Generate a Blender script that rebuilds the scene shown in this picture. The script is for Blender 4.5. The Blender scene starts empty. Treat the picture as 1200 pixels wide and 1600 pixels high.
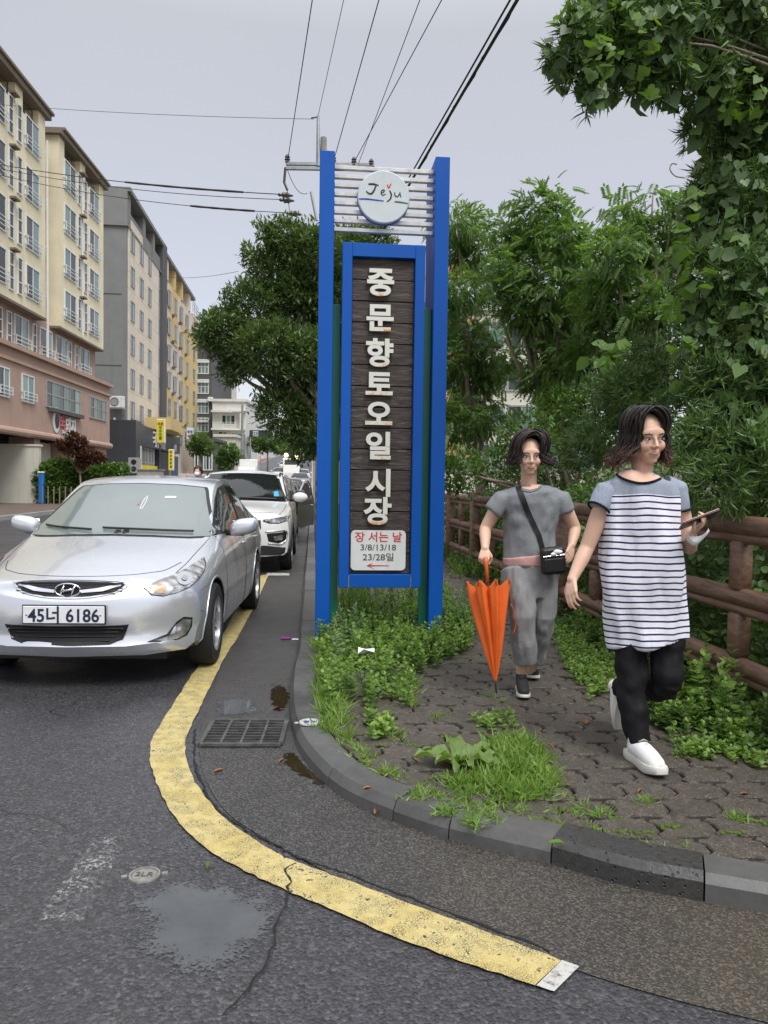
import bpy, bmesh, math, random
import numpy as np
from mathutils import Vector, Matrix, noise
from mathutils.bvhtree import BVHTree
from mathutils.geometry import delaunay_2d_cdt
random.seed(7); RNG = np.random.default_rng(11)
R = math.radians
SC = bpy.context.scene
COL = SC.collection

# ---------------------------------------------------------------- camera, sky, sun, exposure
FOC = 1190.0
CAM_H = 1.40
cam_data = bpy.data.cameras.new("camera")
cam = bpy.data.objects.new("camera", cam_data); COL.objects.link(cam)
cam_data.sensor_fit = 'VERTICAL'; cam_data.sensor_height = 36.0
cam_data.lens = FOC / 1600.0 * 36.0
cam_data.clip_start = 0.05; cam_data.clip_end = 3000
CAMM = Matrix.Translation((0, 0, CAM_H)) @ Matrix.Rotation(R(90 - 2.17), 4, 'X') @ Matrix.Rotation(R(0.8), 4, 'Z')
cam.matrix_world = CAMM
SC.camera = cam

world = bpy.data.worlds.new("World"); SC.world = world; world.use_nodes = True
wn = world.node_tree; wn.nodes.clear()
def wnode(t, **k):
    n = wn.nodes.new(t)
    for a, b in k.items(): setattr(n, a, b)
    return n
w_out = wnode('ShaderNodeOutputWorld')
w_sky = wnode('ShaderNodeTexSky', sky_type='NISHITA', sun_disc=False, sun_elevation=R(56), sun_rotation=R(148))
w_b1 = wnode('ShaderNodeBackground'); w_b1.inputs['Strength'].default_value = 0.05
w_b2 = wnode('ShaderNodeBackground'); w_b2.inputs['Strength'].default_value = 1.0
w_add = wnode('ShaderNodeAddShader')
w_tc = wnode('ShaderNodeTexCoord'); w_sep = wnode('ShaderNodeSeparateXYZ')
w_ramp = wnode('ShaderNodeValToRGB')
w_noise = wnode('ShaderNodeTexNoise'); w_noise.inputs['Scale'].default_value = 2.2; w_noise.inputs['Detail'].default_value = 4
w_mul = wnode('ShaderNodeMapRange'); w_mul.inputs['To Min'].default_value = 0.96; w_mul.inputs['To Max'].default_value = 1.04
w_vm = wnode('ShaderNodeVectorMath', operation='SCALE')
wn.links.new(w_tc.outputs['Generated'], w_sep.inputs[0]); wn.links.new(w_sep.outputs['Z'], w_ramp.inputs[0])
e = w_ramp.color_ramp.elements
e[0].position = 0.0; e[0].color = (0.262, 0.215, 0.200, 1)
e[1].position = 1.0; e[1].color = (0.95, 0.94, 0.92, 1)
m_ = e.new(0.5); m_.color = (0.272, 0.256, 0.228, 1)
wn.links.new(w_tc.outputs['Generated'], w_noise.inputs['Vector']); wn.links.new(w_noise.outputs['Fac'], w_mul.inputs['Value'])
wn.links.new(w_ramp.outputs['Color'], w_vm.inputs[0]); wn.links.new(w_mul.outputs[0], w_vm.inputs['Scale'])
wn.links.new(w_vm.outputs[0], w_b2.inputs['Color']); wn.links.new(w_sky.outputs['Color'], w_b1.inputs['Color'])
wn.links.new(w_b1.outputs[0], w_add.inputs[0]); wn.links.new(w_b2.outputs[0], w_add.inputs[1]); wn.links.new(w_add.outputs[0], w_out.inputs['Surface'])

sun_d = bpy.data.lights.new("sun", 'SUN'); sun_d.energy = 1.5; sun_d.angle = R(28); sun_d.color = (1.0, 0.975, 0.94)
sun = bpy.data.objects.new("sun", sun_d); COL.objects.link(sun)
sun.rotation_euler = (R(34), 0, R(32))      # high, from behind the camera and to the right
SC.view_settings.view_transform = 'Standard'; SC.view_settings.look = 'None'
SC.view_settings.exposure = 0.80; SC.view_settings.gamma = 1.0; SC.view_settings.use_curve_mapping = False
SC.render.engine = 'CYCLES'
SC.cycles.max_bounces = 6; SC.cycles.transparent_max_bounces = 12; SC.cycles.use_denoising = True

# ---------------------------------------------------------------- measuring helpers (photo pixel -> place)
CO = Vector((0, 0, CAM_H)); C3 = CAMM.to_3x3()
def ray(x, y):
    return (C3 @ Vector(((x - 600) / FOC, -(y - 800) / FOC, -1))).normalized()
def G(x, y, z=0.0):
    d = ray(x, y); return CO + d * ((z - CAM_H) / d.z)
def D(x, y, Y):
    d = ray(x, y); return CO + d * (Y / d.y)
def gz(Y):
    """the street climbs gently beyond about forty metres"""
    t = max(0.0, Y - 42.0); return 0.055 * t * t / (t + 25.0)

# ---------------------------------------------------------------- materials
MATS = {}
class NT:
    def __init__(s, m):
        m.use_nodes = True; s.t = m.node_tree; s.t.nodes.clear()
        s.out = s.n('ShaderNodeOutputMaterial'); s.m = m
    def n(s, t, ins=None, **k):
        nd = s.t.nodes.new(t)
        for a, b in k.items(): setattr(nd, a, b)
        for a, b in (ins or {}).items(): s.set(nd, a, b)
        return nd
    def set(s, nd, key, v):
        i = nd.inputs[key]
        if isinstance(v, bpy.types.NodeSocket): s.t.links.new(v, i)
        elif isinstance(v, (tuple, list)) and len(v) == 3 and i.type == 'RGBA': i.default_value = (*v, 1)
        else: i.default_value = v
    def noise(s, scale, detail=4, rough=.55, vec=None, dist=0):
        return s.n('ShaderNodeTexNoise', {'Scale': scale, 'Detail': detail, 'Roughness': rough, 'Distortion': dist, 'Vector': vec or s.obj()}).outputs['Fac']
    def obj(s):
        if not hasattr(s, '_o'): s._o = s.n('ShaderNodeTexCoord').outputs['Object']
        return s._o
    def pos(s):
        if not hasattr(s, '_p'): s._p = s.n('ShaderNodeNewGeometry').outputs['Position']
        return s._p
    def ramp(s, fac, stops, interp='LINEAR'):
        nd = s.n('ShaderNodeValToRGB', {'Fac': fac}); cr = nd.color_ramp; cr.interpolation = interp
        while len(cr.elements) < len(stops): cr.elements.new(.5)
        for el, (p, c) in zip(cr.elements, stops):
            el.position = p; el.color = (*c, 1) if isinstance(c, (tuple, list)) else (c, c, c, 1)
        return nd.outputs['Color']
    def mix(s, f, a, b, mode='MIX'):
        nd = s.n('ShaderNodeMix', data_type='RGBA', blend_type=mode)
        s.set(nd, 0, f)
        for k, v in ((6, a), (7, b)): s.set(nd, k, v if isinstance(v, bpy.types.NodeSocket) else (*v, 1) if len(v) == 3 else v)
        return nd.outputs[2]
    def math(s, op, a, b=0.0, c=None):
        nd = s.n('ShaderNodeMath', operation=op); s.set(nd, 0, a); s.set(nd, 1, b)
        if c is not None: s.set(nd, 2, c)
        return nd.outputs[0]
    def map(s, v, a, b, c, d):
        return s.n('ShaderNodeMapRange', {'Value': v, 'From Min': a, 'From Max': b, 'To Min': c, 'To Max': d}).outputs[0]
    def bump(s, h, strength=.3, dist=.01, normal=None):
        nd = s.n('ShaderNodeBump', {'Height': h, 'Strength': strength, 'Distance': dist})
        if normal: s.set(nd, 'Normal', normal)
        return nd.outputs[0]
    def scale(s, v, vec=None):
        return s.n('ShaderNodeMapping', {'Vector': vec or s.obj(), 'Scale': v}).outputs[0]
    def bsdf(s, **k):
        nd = s.n('ShaderNodeBsdfPrincipled')
        for a, b in k.items(): s.set(nd, a.replace('_', ' '), b)
        s.t.links.new(nd.outputs[0], s.out.inputs[0]); return nd
    def rand(s):
        return s.n('ShaderNodeNewGeometry').outputs['Random Per Island']
    def orand(s):
        return s.n('ShaderNodeObjectInfo').outputs['Random']

def mk(name):
    m = bpy.data.materials.new(name); MATS[name] = m; return NT(m)
def simple(name, col, rough=.5, metal=0.0, var=.12, nscale=3.0, bump=0.0, bscale=60, spec=.5, coat=0.0, dirt=0.0, dirtcol=(.1, .09, .075)):
    s = mk(name)
    nz = s.noise(nscale, 5, .6, s.pos())
    c = s.mix(s.map(nz, .3, .7, 0, 1), tuple(x * (1 - var) for x in col), tuple(min(1, x * (1 + var)) for x in col))
    if dirt:
        d = s.map(s.noise(nscale * 2.3, 8, .7, s.scale((1, 1, .35), s.pos())), .52, .78, 0, dirt)
        c = s.mix(d, c, dirtcol)
    k = dict(Base_Color=c, Roughness=s.map(nz, .3, .7, max(0, rough - .06), min(1, rough + .06)), Metallic=metal)
    if bump: k['Normal'] = s.bump(s.noise(bscale, 4, .6, s.pos()), bump, .01)
    b = s.bsdf(**k); b.inputs['Specular IOR Level'].default_value = spec
    if coat: b.inputs['Coat Weight'].default_value = coat; b.inputs['Coat Roughness'].default_value = .04
    return s.m

# ---------------------------------------------------------------- mesh building
class MB:
    def __init__(s): s.v = []; s.f = []; s.mi = []; s.cur = 0
    def add(s, vs, fs, M=None):
        b = len(s.v)
        if M is not None: vs = [M @ Vector(v) for v in vs]
        s.v.extend(tuple(v) for v in vs); s.f.extend(tuple(b + i for i in f) for f in fs); s.mi.extend([s.cur] * len(fs)); return s
    def mat(s, i): s.cur = i; return s
    def box(s, a, b, M=None, bev=0.0):
        x0, y0, z0 = a; x1, y1, z1 = b
        if x0 > x1: x0, x1 = x1, x0
        if y0 > y1: y0, y1 = y1, y0
        if z0 > z1: z0, z1 = z1, z0
        if bev <= 0:
            return s.add([(x0, y0, z0), (x1, y0, z0), (x1, y1, z0), (x0, y1, z0), (x0, y0, z1), (x1, y0, z1), (x1, y1, z1), (x0, y1, z1)],
                         [(0, 3, 2, 1), (4, 5, 6, 7), (0, 1, 5, 4), (1, 2, 6, 5), (2, 3, 7, 6), (3, 0, 4, 7)], M)
        e = bev; vs = []; 
        for z, i in ((z0, e), (z0 + e, 0), (z1 - e, 0), (z1, e)):
            vs += [(x0 + e, y0 + i, z), (x1 - e, y0 + i, z), (x1 - i, y0 + e, z), (x1 - i, y1 - e, z), (x1 - e, y1 - i, z), (x0 + e, y1 - i, z), (x0 + i, y1 - e, z), (x0 + i, y0 + e, z)]
        fs = [tuple(range(7, -1, -1)), tuple(range(24, 32))]
        for k in range(3):
            for j in range(8): fs.append((k * 8 + j, k * 8 + (j + 1) % 8, k * 8 + 8 + (j + 1) % 8, k * 8 + 8 + j))
        return s.add(vs, fs, M)
    def tube(s, pts, r, n=8, cap=True, sx=1.0, up=None):
        """swept circle; r a number or a list; sx flattens it along the second axis"""
        pts = [Vector(p) for p in pts]; rs = r if isinstance(r, (list, tuple)) else [r] * len(pts)
        vs = []; fs = []; ref = Vector(up) if up else None; a = None
        for i, p in enumerate(pts):
            t = (pts[min(i + 1, len(pts) - 1)] - pts[max(i - 1, 0)])
            t = t.normalized() if t.length > 1e-9 else Vector((0, 0, 1))
            if ref is not None: a = (ref - t * ref.dot(t)).normalized()
            elif a is None:
                q = Vector((0, 0, 1)) if abs(t.z) < .9 else Vector((1, 0, 0)); a = t.cross(q).normalized()
            else: a = (a - t * a.dot(t)).normalized()
            b = t.cross(a)
            for k in range(n):
                w = 2 * math.pi * k / n; vs.append(p + (a * math.cos(w) + b * math.sin(w) * sx) * rs[i])
        for i in range(len(pts) - 1):
            for k in range(n):
                fs.append((i * n + k, i * n + (k + 1) % n, (i + 1) * n + (k + 1) % n, (i + 1) * n + k))
        if cap: fs += [tuple(range(n - 1, -1, -1)), tuple(range((len(pts) - 1) * n, len(pts) * n))]
        return s.add(vs, fs)
    def lathe(s, prof, n=24, M=None, arc=2 * math.pi, cap=False):
        """profile of (radius, height) about Z"""
        vs = []; fs = []; m = len(prof)
        for k in range(n):
            w = arc * k / n
            for r_, z in prof: vs.append((r_ * math.cos(w), r_ * math.sin(w), z))
        for k in range(n):
            k2 = (k + 1) % n
            for j in range(m - 1): fs.append((k * m + j, k2 * m + j, k2 * m + j + 1, k * m + j + 1))
        if cap:
            fs.append(tuple(k * m for k in range(n - 1, -1, -1))); fs.append(tuple(k * m + m - 1 for k in range(n)))
        return s.add(vs, fs, M)
    def prism(s, poly, z0, z1, M=None):
        n = len(poly)
        vs = [(x, y, z0) for x, y in poly] + [(x, y, z1) for x, y in poly]
        fs = [tuple(range(n - 1, -1, -1)), tuple(range(n, 2 * n))] + [(i, (i + 1) % n, n + (i + 1) % n, n + i) for i in range(n)]
        return s.add(vs, fs, M)
    def ball(s, c, r, n=10, m=7, M=None):
        rx, ry, rz = r if isinstance(r, (tuple, list)) else (r, r, r); vs = []; fs = []
        for j in range(m + 1):
            t = math.pi * j / m
            for k in range(n):
                w = 2 * math.pi * k / n; vs.append((c[0] + rx * math.sin(t) * math.cos(w), c[1] + ry * math.sin(t) * math.sin(w), c[2] - rz * math.cos(t)))
        for j in range(m):
            for k in range(n): fs.append((j * n + k, j * n + (k + 1) % n, (j + 1) * n + (k + 1) % n, (j + 1) * n + k))
        return s.add(vs, fs, M)
    def mesh(s, name, mats, smooth=False, autos=None):
        me = bpy.data.meshes.new(name); me.from_pydata(s.v, [], s.f)
        for m in (mats if isinstance(mats, (list, tuple)) else [mats]): me.materials.append(MATS[m] if isinstance(m, str) else m)
        if any(s.mi): me.polygons.foreach_set('material_index', s.mi)
        if smooth or autos:
            me.polygons.foreach_set('use_smooth', [True] * len(me.polygons))
            if autos: me.set_sharp_from_angle(angle=R(autos))
        me.update(); return me
    def build(s, name, mats, parent=None, smooth=False, autos=None, world=False):
        return link(name, s.mesh(name, mats, smooth, autos), parent, world)
def wm(o):
    """world matrix of an object from its own loc/rot/scale and its parents (nothing evaluated yet)"""
    m = o.matrix_basis.copy()
    if o.parent: m = wm(o.parent) @ o.matrix_parent_inverse @ m
    return m
def link(name, me, parent=None, world=False, loc=None, rot=None):
    o = bpy.data.objects.new(name, me); COL.objects.link(o)
    if loc is not None: o.location = loc
    if rot is not None: o.rotation_euler = rot
    if parent is not None:
        o.parent = parent
        if world: o.matrix_parent_inverse = wm(parent).inverted()
    return o
def tag(o, label=None, cat=None, group=None, kind=None):
    for k, v in (('label', label), ('category', cat), ('group', group), ('kind', kind)):
        if v: o[k] = v
    return o
def thing(name, label, cat, loc=(0, 0, 0), rotz=0.0, group=None):
    o = bpy.data.objects.new(name, None); COL.objects.link(o); o.empty_display_size = .2
    o.location = loc; o.rotation_euler = (0, 0, rotz)
    return tag(o, label, cat, group)
def copy_tree(o, parent=None):
    c = o.copy(); COL.objects.link(c)
    if parent is not None: c.parent = parent
    for ch in list(KIDS(o)): copy_tree(ch, c)
    return c
def KIDS(o): return [x for x in o.children]
def stuff(o, label=None, cat=None): return tag(o, label, cat, kind='stuff')
def struct(o, label=None): return tag(o, label, None, kind='structure')
def fastmesh(name, V, F, mats, smooth=False, k=4):
    """numpy arrays -> mesh; all faces have k corners"""
    me = bpy.data.meshes.new(name); V = np.asarray(V, np.float32); F = np.asarray(F, np.int32)
    me.vertices.add(len(V)); me.vertices.foreach_set('co', V.ravel())
    me.loops.add(F.size); me.loops.foreach_set('vertex_index', F.ravel())
    me.polygons.add(len(F)); me.polygons.foreach_set('loop_start', np.arange(len(F), dtype=np.int32) * k)
    for m in (mats if isinstance(mats, (list, tuple)) else [mats]): me.materials.append(MATS[m])
    me.update(calc_edges=True)
    if smooth: me.polygons.foreach_set('use_smooth', [True] * len(F))
    return me
def text_mb(txt, size=1.0, extr=.01, bold=0.0, M=None, center=True, res=3, shear=0.0, squash=1.0):
    c = bpy.data.curves.new("lettering", "FONT"); c.body = txt; c.extrude = extr; c.offset = bold; c.resolution_u = res; c.size = size; c.shear = shear
    o = bpy.data.objects.new("lettering", c); COL.objects.link(o)
    me = bpy.data.meshes.new_from_object(o.evaluated_get(bpy.context.evaluated_depsgraph_get()))
    vs = [v.co.copy() for v in me.vertices]; fs = [tuple(p.vertices) for p in me.polygons]
    bpy.data.objects.remove(o); bpy.data.curves.remove(c); bpy.data.meshes.remove(me)
    xs = [v.x for v in vs]; ys = [v.y for v in vs]; cx = (min(xs) + max(xs)) / 2; cy = (min(ys) + max(ys)) / 2
    if center: vs = [Vector(((v.x - cx) * squash, v.y - cy, v.z)) for v in vs]
    mb = MB(); mb.add(vs, fs, M); mb.w = (max(xs) - min(xs)) * squash; mb.h = max(ys) - min(ys); return mb
def crom(pts, n):
    """Catmull-Rom through points, n samples per span"""
    P = [Vector(p) for p in pts]; P = [P[0] * 2 - P[1]] + P + [P[-1] * 2 - P[-2]]; out = []
    for i in range(1, len(P) - 2):
        for k in range(n):
            t = k / n; a, b, c, d = P[i - 1:i + 3]
            out.append(.5 * ((2 * b) + (c - a) * t + (2 * a - 5 * b + 4 * c - d) * t * t + (3 * b - a - 3 * c + d) * t ** 3))
    out.append(P[-2]); return out
def resample(pts, step):
    P = [Vector(p) for p in pts]; out = [P[0]]; acc = 0.0
    for a, b in zip(P, P[1:]):
        L = (b - a).length; t = step - acc
        while t <= L: out.append(a.lerp(b, t / L)); t += step
        acc = L - (t - step)
    return out
def lerp_tab(tab, x):
    xs = [t[0] for t in tab]; ys = [t[1] for t in tab]
    return float(np.interp(x, xs, ys))
def smooth_tab(tab, x):
    """monotone-ish smooth interpolation of a table"""
    n = len(tab)
    if x <= tab[0][0]: return tab[0][1]
    if x >= tab[-1][0]: return tab[-1][1]
    d = [(tab[i + 1][1] - tab[i][1]) / (tab[i + 1][0] - tab[i][0]) for i in range(n - 1)]
    m = [d[0]] + [0 if d[i - 1] * d[i] <= 0 else 2 * d[i - 1] * d[i] / (d[i - 1] + d[i]) for i in range(1, n - 1)] + [d[-1]]
    for i in range(n - 1):
        if x <= tab[i + 1][0]:
            h = tab[i + 1][0] - tab[i][0]; t = (x - tab[i][0]) / h
            return ((2 * t ** 3 - 3 * t * t + 1) * tab[i][1] + (t ** 3 - 2 * t * t + t) * h * m[i] + (-2 * t ** 3 + 3 * t * t) * tab[i + 1][1] + (t ** 3 - t * t) * h * m[i + 1])
# ================================================================ GROUND, ROAD, KERB, PAVEMENT
def mat_asphalt():
    s = mk('asphalt'); P = s.pos()
    big = s.noise(.55, 4, .6, P); mid = s.noise(9, 5, .65, P)
    vor = s.n('ShaderNodeTexVoronoi', {'Scale': 95.0, 'Vector': P, 'Randomness': 1.0}); vf = vor.outputs['Distance']
    stone = s.n('ShaderNodeSeparateColor', {'Color': vor.outputs['Color']}).outputs[0]
    base = s.ramp(stone, [(0, (.022, .022, .025)), (.5, (.043, .043, .049)), (.85, (.072, .071, .078)), (1, (.115, .112, .115))])
    base = s.mix(s.map(big, .35, .65, 0, .45), base, (.03, .03, .034))
    base = s.mix(s.map(mid, .45, .8, 0, .35), base, (.065, .062, .062))
    wet = s.map(s.noise(1.3, 6, .7, P), .35, .7, 0, 1)
    rough = s.math('ADD', s.map(wet, 0, 1, .42, .17), s.map(vf, 0, .5, 0, .12))
    h = s.math('ADD', s.math('MULTIPLY', vf, -1.0), s.math('MULTIPLY', s.noise(60, 3, .6, P), .9))
    # cracks
    wv = s.n('ShaderNodeTexVoronoi', {'Scale': .42, 'Vector': s.n('ShaderNodeVectorMath', {0: P, 1: s.n('ShaderNodeVectorMath', {0: s.n('ShaderNodeTexNoise', {'Scale': 2.5, 'Detail': 6, 'Vector': P}).outputs['Color'], 'Scale': .5}, operation='SCALE').outputs[0]}, operation='ADD').outputs[0]}, feature='DISTANCE_TO_EDGE')
    crack = s.math('MULTIPLY', s.map(wv.outputs['Distance'], .0, .006, 1, 0), s.map(s.noise(.8, 2, .5, P), .6, .68, 0, 1))
    base = s.mix(crack, base, (.006, .006, .006))
    h = s.math('SUBTRACT', h, s.math('MULTIPLY', crack, 1.5))
    b = s.bsdf(Base_Color=base, Roughness=rough, Normal=s.bump(h, .48, .006))
    b.inputs['Specular IOR Level'].default_value = .62
def mat_gutter():
    s = mk('gutter_asphalt'); P = s.pos()
    vor = s.n('ShaderNodeTexVoronoi', {'Scale': 170.0, 'Vector': P}); stone = s.n('ShaderNodeSeparateColor', {'Color': vor.outputs['Color']}).outputs[0]
    big = s.noise(1.1, 5, .6, P)
    sx = s.n('ShaderNodeSeparateXYZ', {'Vector': P}); right = s.map(s.math('ADD', sx.outputs[0], s.math('MULTIPLY', big, .9)), .2, 1.9, 0, 1)
    c = s.ramp(stone, [(0, (.026, .025, .025)), (.6, (.048, .046, .045)), (1, (.12, .11, .10))])
    brown = s.ramp(stone, [(0, (.035, .029, .020)), (.6, (.062, .051, .035)), (1, (.14, .115, .078))])
    c = s.mix(s.math('MULTIPLY', right, s.map(big, .3, .6, .35, 1)), c, brown)
    c = s.mix(s.map(s.noise(3, 6, .7, P), .55, .75, 0, .6), c, (.022, .021, .02))
    h = s.math('ADD', s.math('MULTIPLY', vor.outputs['Distance'], -1.0), s.noise(50, 3, .6, P))
    s.bsdf(Base_Color=c, Roughness=s.map(big, .3, .7, .3, .62), Normal=s.bump(h, .4, .004))
def mat_line():
    s = mk('yellow_paint'); P = s.pos()
    n1 = s.noise(38, 8, .75, P); n2 = s.noise(5, 4, .6, P)
    vor = s.n('ShaderNodeTexVoronoi', {'Scale': 120.0, 'Vector': P}, feature='DISTANCE_TO_EDGE').outputs['Distance']
    y = s.mix(s.map(n2, .3, .7, 0, 1), (.56, .44, .15), (.64, .55, .27))
    y = s.mix(s.map(n1, .35, .6, .5, 0), y, (.36, .28, .09))
    gaps = s.math('MAXIMUM', s.math('MULTIPLY', s.map(vor, .02, .12, .75, 0), s.map(s.noise(14, 4, .6, P), .40, .6, .1, 1)), s.map(s.math('ADD', n1, s.math('MULTIPLY', n2, .25)), .72, .76, 0, 1))
    c = s.mix(gaps, y, (.035, .034, .036))
    s.bsdf(Base_Color=c, Roughness=.5, Normal=s.bump(s.math('SUBTRACT', n1, s.math('MULTIPLY', gaps, .6)), .6, .005))
    s = mk('white_paint'); P = s.pos(); n1 = s.noise(40, 8, .75, P)
    s.bsdf(Base_Color=s.mix(s.map(n1, .50, .68, 0, 1), (.50, .49, .46), (.08, .08, .08)), Roughness=.55, Normal=s.bump(n1, .5, .004))
    s = mk('worn_white_paint'); P = s.pos(); n1 = s.noise(60, 8, .8, P)
    b = s.n('ShaderNodeBsdfPrincipled', {'Base Color': (.6, .6, .58), 'Roughness': .6}); t = s.n('ShaderNodeBsdfTransparent')
    mx = s.n('ShaderNodeMixShader', {0: s.math('MULTIPLY', s.map(n1, .50, .60, 0, .85), s.map(s.noise(5, 3, .6, P), .42, .66, .05, 1)), 1: t.outputs[0], 2: b.outputs[0]}); s.t.links.new(mx.outputs[0], s.out.inputs[0])
def mat_stone():
    s = mk('kerb_concrete'); P = s.pos(); r_ = s.orand()
    n = s.noise(26, 6, .7, P); big = s.noise(3, 4, .6, P)
    c = s.ramp(n, [(.3, (.060, .060, .058)), (.6, (.105, .104, .099)), (.8, (.17, .166, .158))])
    c = s.mix(s.map(big, .35, .65, .1, .8), c, (.05, .049, .047))
    c = s.mix(s.map(r_, 0, 1, 0, .45), c, (.17, .17, .165))
    s.bsdf(Base_Color=c, Roughness=s.map(big, .35, .65, .55, .28), Normal=s.bump(n, .4, .004))
    s = mk('dark_pitted_kerb'); P = s.pos()
    v = s.n('ShaderNodeTexVoronoi', {'Scale': 55.0, 'Vector': P, 'Randomness': 1.0}); pit = s.math('MULTIPLY', s.map(v.outputs['Distance'], .22, .3, 1, 0), s.map(s.n('ShaderNodeSeparateColor', {'Color': v.outputs['Color']}).outputs[1], .62, .66, 0, 1))
    n = s.noise(40, 5, .7, P)
    c = s.mix(pit, s.mix(s.map(n, .3, .7, 0, 1), (.030, .029, .028), (.06, .058, .055)), (.006, .006, .006))
    s.bsdf(Base_Color=c, Roughness=.33, Normal=s.bump(s.math('SUBTRACT', n, s.math('MULTIPLY', pit, 2.0)), .6, .005))
    s = mk('paver_concrete'); P = s.pos(); r_ = s.orand()
    v = s.n('ShaderNodeTexVoronoi', {'Scale': 190.0, 'Vector': P}); g = s.n('ShaderNodeSeparateColor', {'Color': v.outputs['Color']}).outputs[0]
    n = s.noise(14, 6, .7, P); big = s.noise(1.4, 4, .6, P)
    c = s.ramp(g, [(0, (.054, .045, .037)), (.6, (.092, .078, .064)), (.93, (.125, .106, .088)), (1, (.26, .22, .18))])
    c = s.mix(s.map(r_, 0, 1, 0, .4), c, (.05, .044, .037)); c = s.mix(s.map(n, .45, .75, 0, .55), c, (.036, .031, .026))
    c = s.mix(s.map(big, .55, .72, 0, .4), c, (.05, .058, .028))
    s.bsdf(Base_Color=c, Roughness=s.map(n, .3, .7, .75, .42), Normal=s.bump(s.math('ADD', n, s.math('MULTIPLY', g, .3)), .45, .006))
    s = mk('joint_soil'); P = s.pos(); n = s.noise(9, 6, .7, P)
    c = s.ramp(n, [(.3, (.012, .010, .007)), (.52, (.026, .021, .012)), (.62, (.04, .055, .010)), (.75, (.06, .09, .013))])
    s.bsdf(Base_Color=c, Roughness=.9, Normal=s.bump(s.noise(120, 3, .6, P), .8, .006))
mat_asphalt(); mat_gutter(); mat_line(); mat_stone()
simple('earth', (.045, .036, .022), .95, nscale=4, var=.4, bump=.7, bscale=40)
simple('far_ground', (.06, .075, .03), .95, nscale=.05, var=.4)
simple('far_paving', (.13, .10, .08), .8, nscale=1.2, var=.2, bump=.2)
simple('metal_grate', (.16, .16, .15), .45, .7, var=.35, nscale=20)
simple('cast_iron', (.27, .26, .24), .5, .3, var=.25, nscale=40, bump=.3, bscale=300)
simple('pit_black', (.008, .008, .008), .8)
simple('far_concrete', (.30, .295, .28), .8, nscale=2, var=.15)

# --- terrain sheet to the horizon, with the street's rise
def sheet(name, xfun, ys, zoff, mat, nx=2):
    mb = MB(); vs = []; fs = []
    for Y in ys:
        xa, xb = xfun(Y)
        for i in range(nx): vs.append((xa + (xb - xa) * i / (nx - 1), Y, gz(Y) + zoff))
    for j in range(len(ys) - 1):
        for i in range(nx - 1): a = j * nx + i; fs.append((a, a + 1, a + nx + 1, a + nx))
    mb.add(vs, fs); return mb.build(name, mat)
YS = [-60, -10, 0, 42] + [42 + 8 * k for k in range(1, 60)]
struct(sheet('ground', lambda Y: (-900, 900), YS + [2500], -.25, 'far_ground'))
KX = lambda Y: -.11 - .0945 * Y            # our kerb, straight part
LX = lambda Y: -10.15 - .0945 * Y           # kerb across the street
struct(sheet('road', lambda Y: (LX(Y) - .02, 14 if Y < 2.2 else KX(Y) + .02), [-14, 0, 2.19], 0, 'asphalt'))
struct(sheet('road', lambda Y: (LX(Y) - .02, 14 if Y < 5.01 else KX(Y) + .12), [2.19, 5.0, 5.02, 12, 20, 30, 42] + [42 + 8 * k for k in range(1, 52)], 0, 'asphalt'))

# --- our kerb: outer foot line traced on the ground
kerb_px = [(452, 1108), (457, 1146), (470, 1180), (500, 1218), (541, 1252), (620, 1287), (700, 1314), (780, 1334), (860, 1353), (980, 1388), (1100, 1412), (1200, 1430)]
kline = [Vector((KX(Y), Y, 0)) for Y in (46, 40, 34, 28, 22, 18, 15, 12.4, 10, 8.3, 7, 6)] + [G(*p) for p in [(456, 1058)]] + [G(*p) for p in kerb_px]
d_ = (kline[-1] - kline[-2]).normalized(); kline += [kline[-1] + d_ * t for t in (.8, 2, 4, 7)]
kcurve = []
for p in crom(kline, 12): kcurve.append(Vector((p.x, p.y, 0)))
KH = .09; KW = .17
def offset_line(line, d):
    out = []
    for i, p in enumerate(line):
        t = (line[min(i + 1, len(line) - 1)] - line[max(0, i - 1)]); t.z = 0; t.normalize()
        out.append(p + Vector((-t.y, t.x, 0)) * d)     # left of travel = pavement side
    return out
kin = offset_line(kcurve, KW)
def cumlen(line):
    a = [0.0]
    for p, q in zip(line, line[1:]): a.append(a[-1] + (q - p).length)
    return a
KC = cumlen(kcurve)
def at_len(line, cum, s_):
    s_ = min(max(s_, 0), cum[-1] - 1e-6); i = int(np.searchsorted(cum, s_, side='right') - 1); i = min(i, len(line) - 2)
    return line[i].lerp(line[i + 1], (s_ - cum[i]) / max(1e-9, cum[i + 1] - cum[i]))
kerb = bpy.data.objects.new('kerb', None); COL.objects.link(kerb); struct(kerb)
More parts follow.
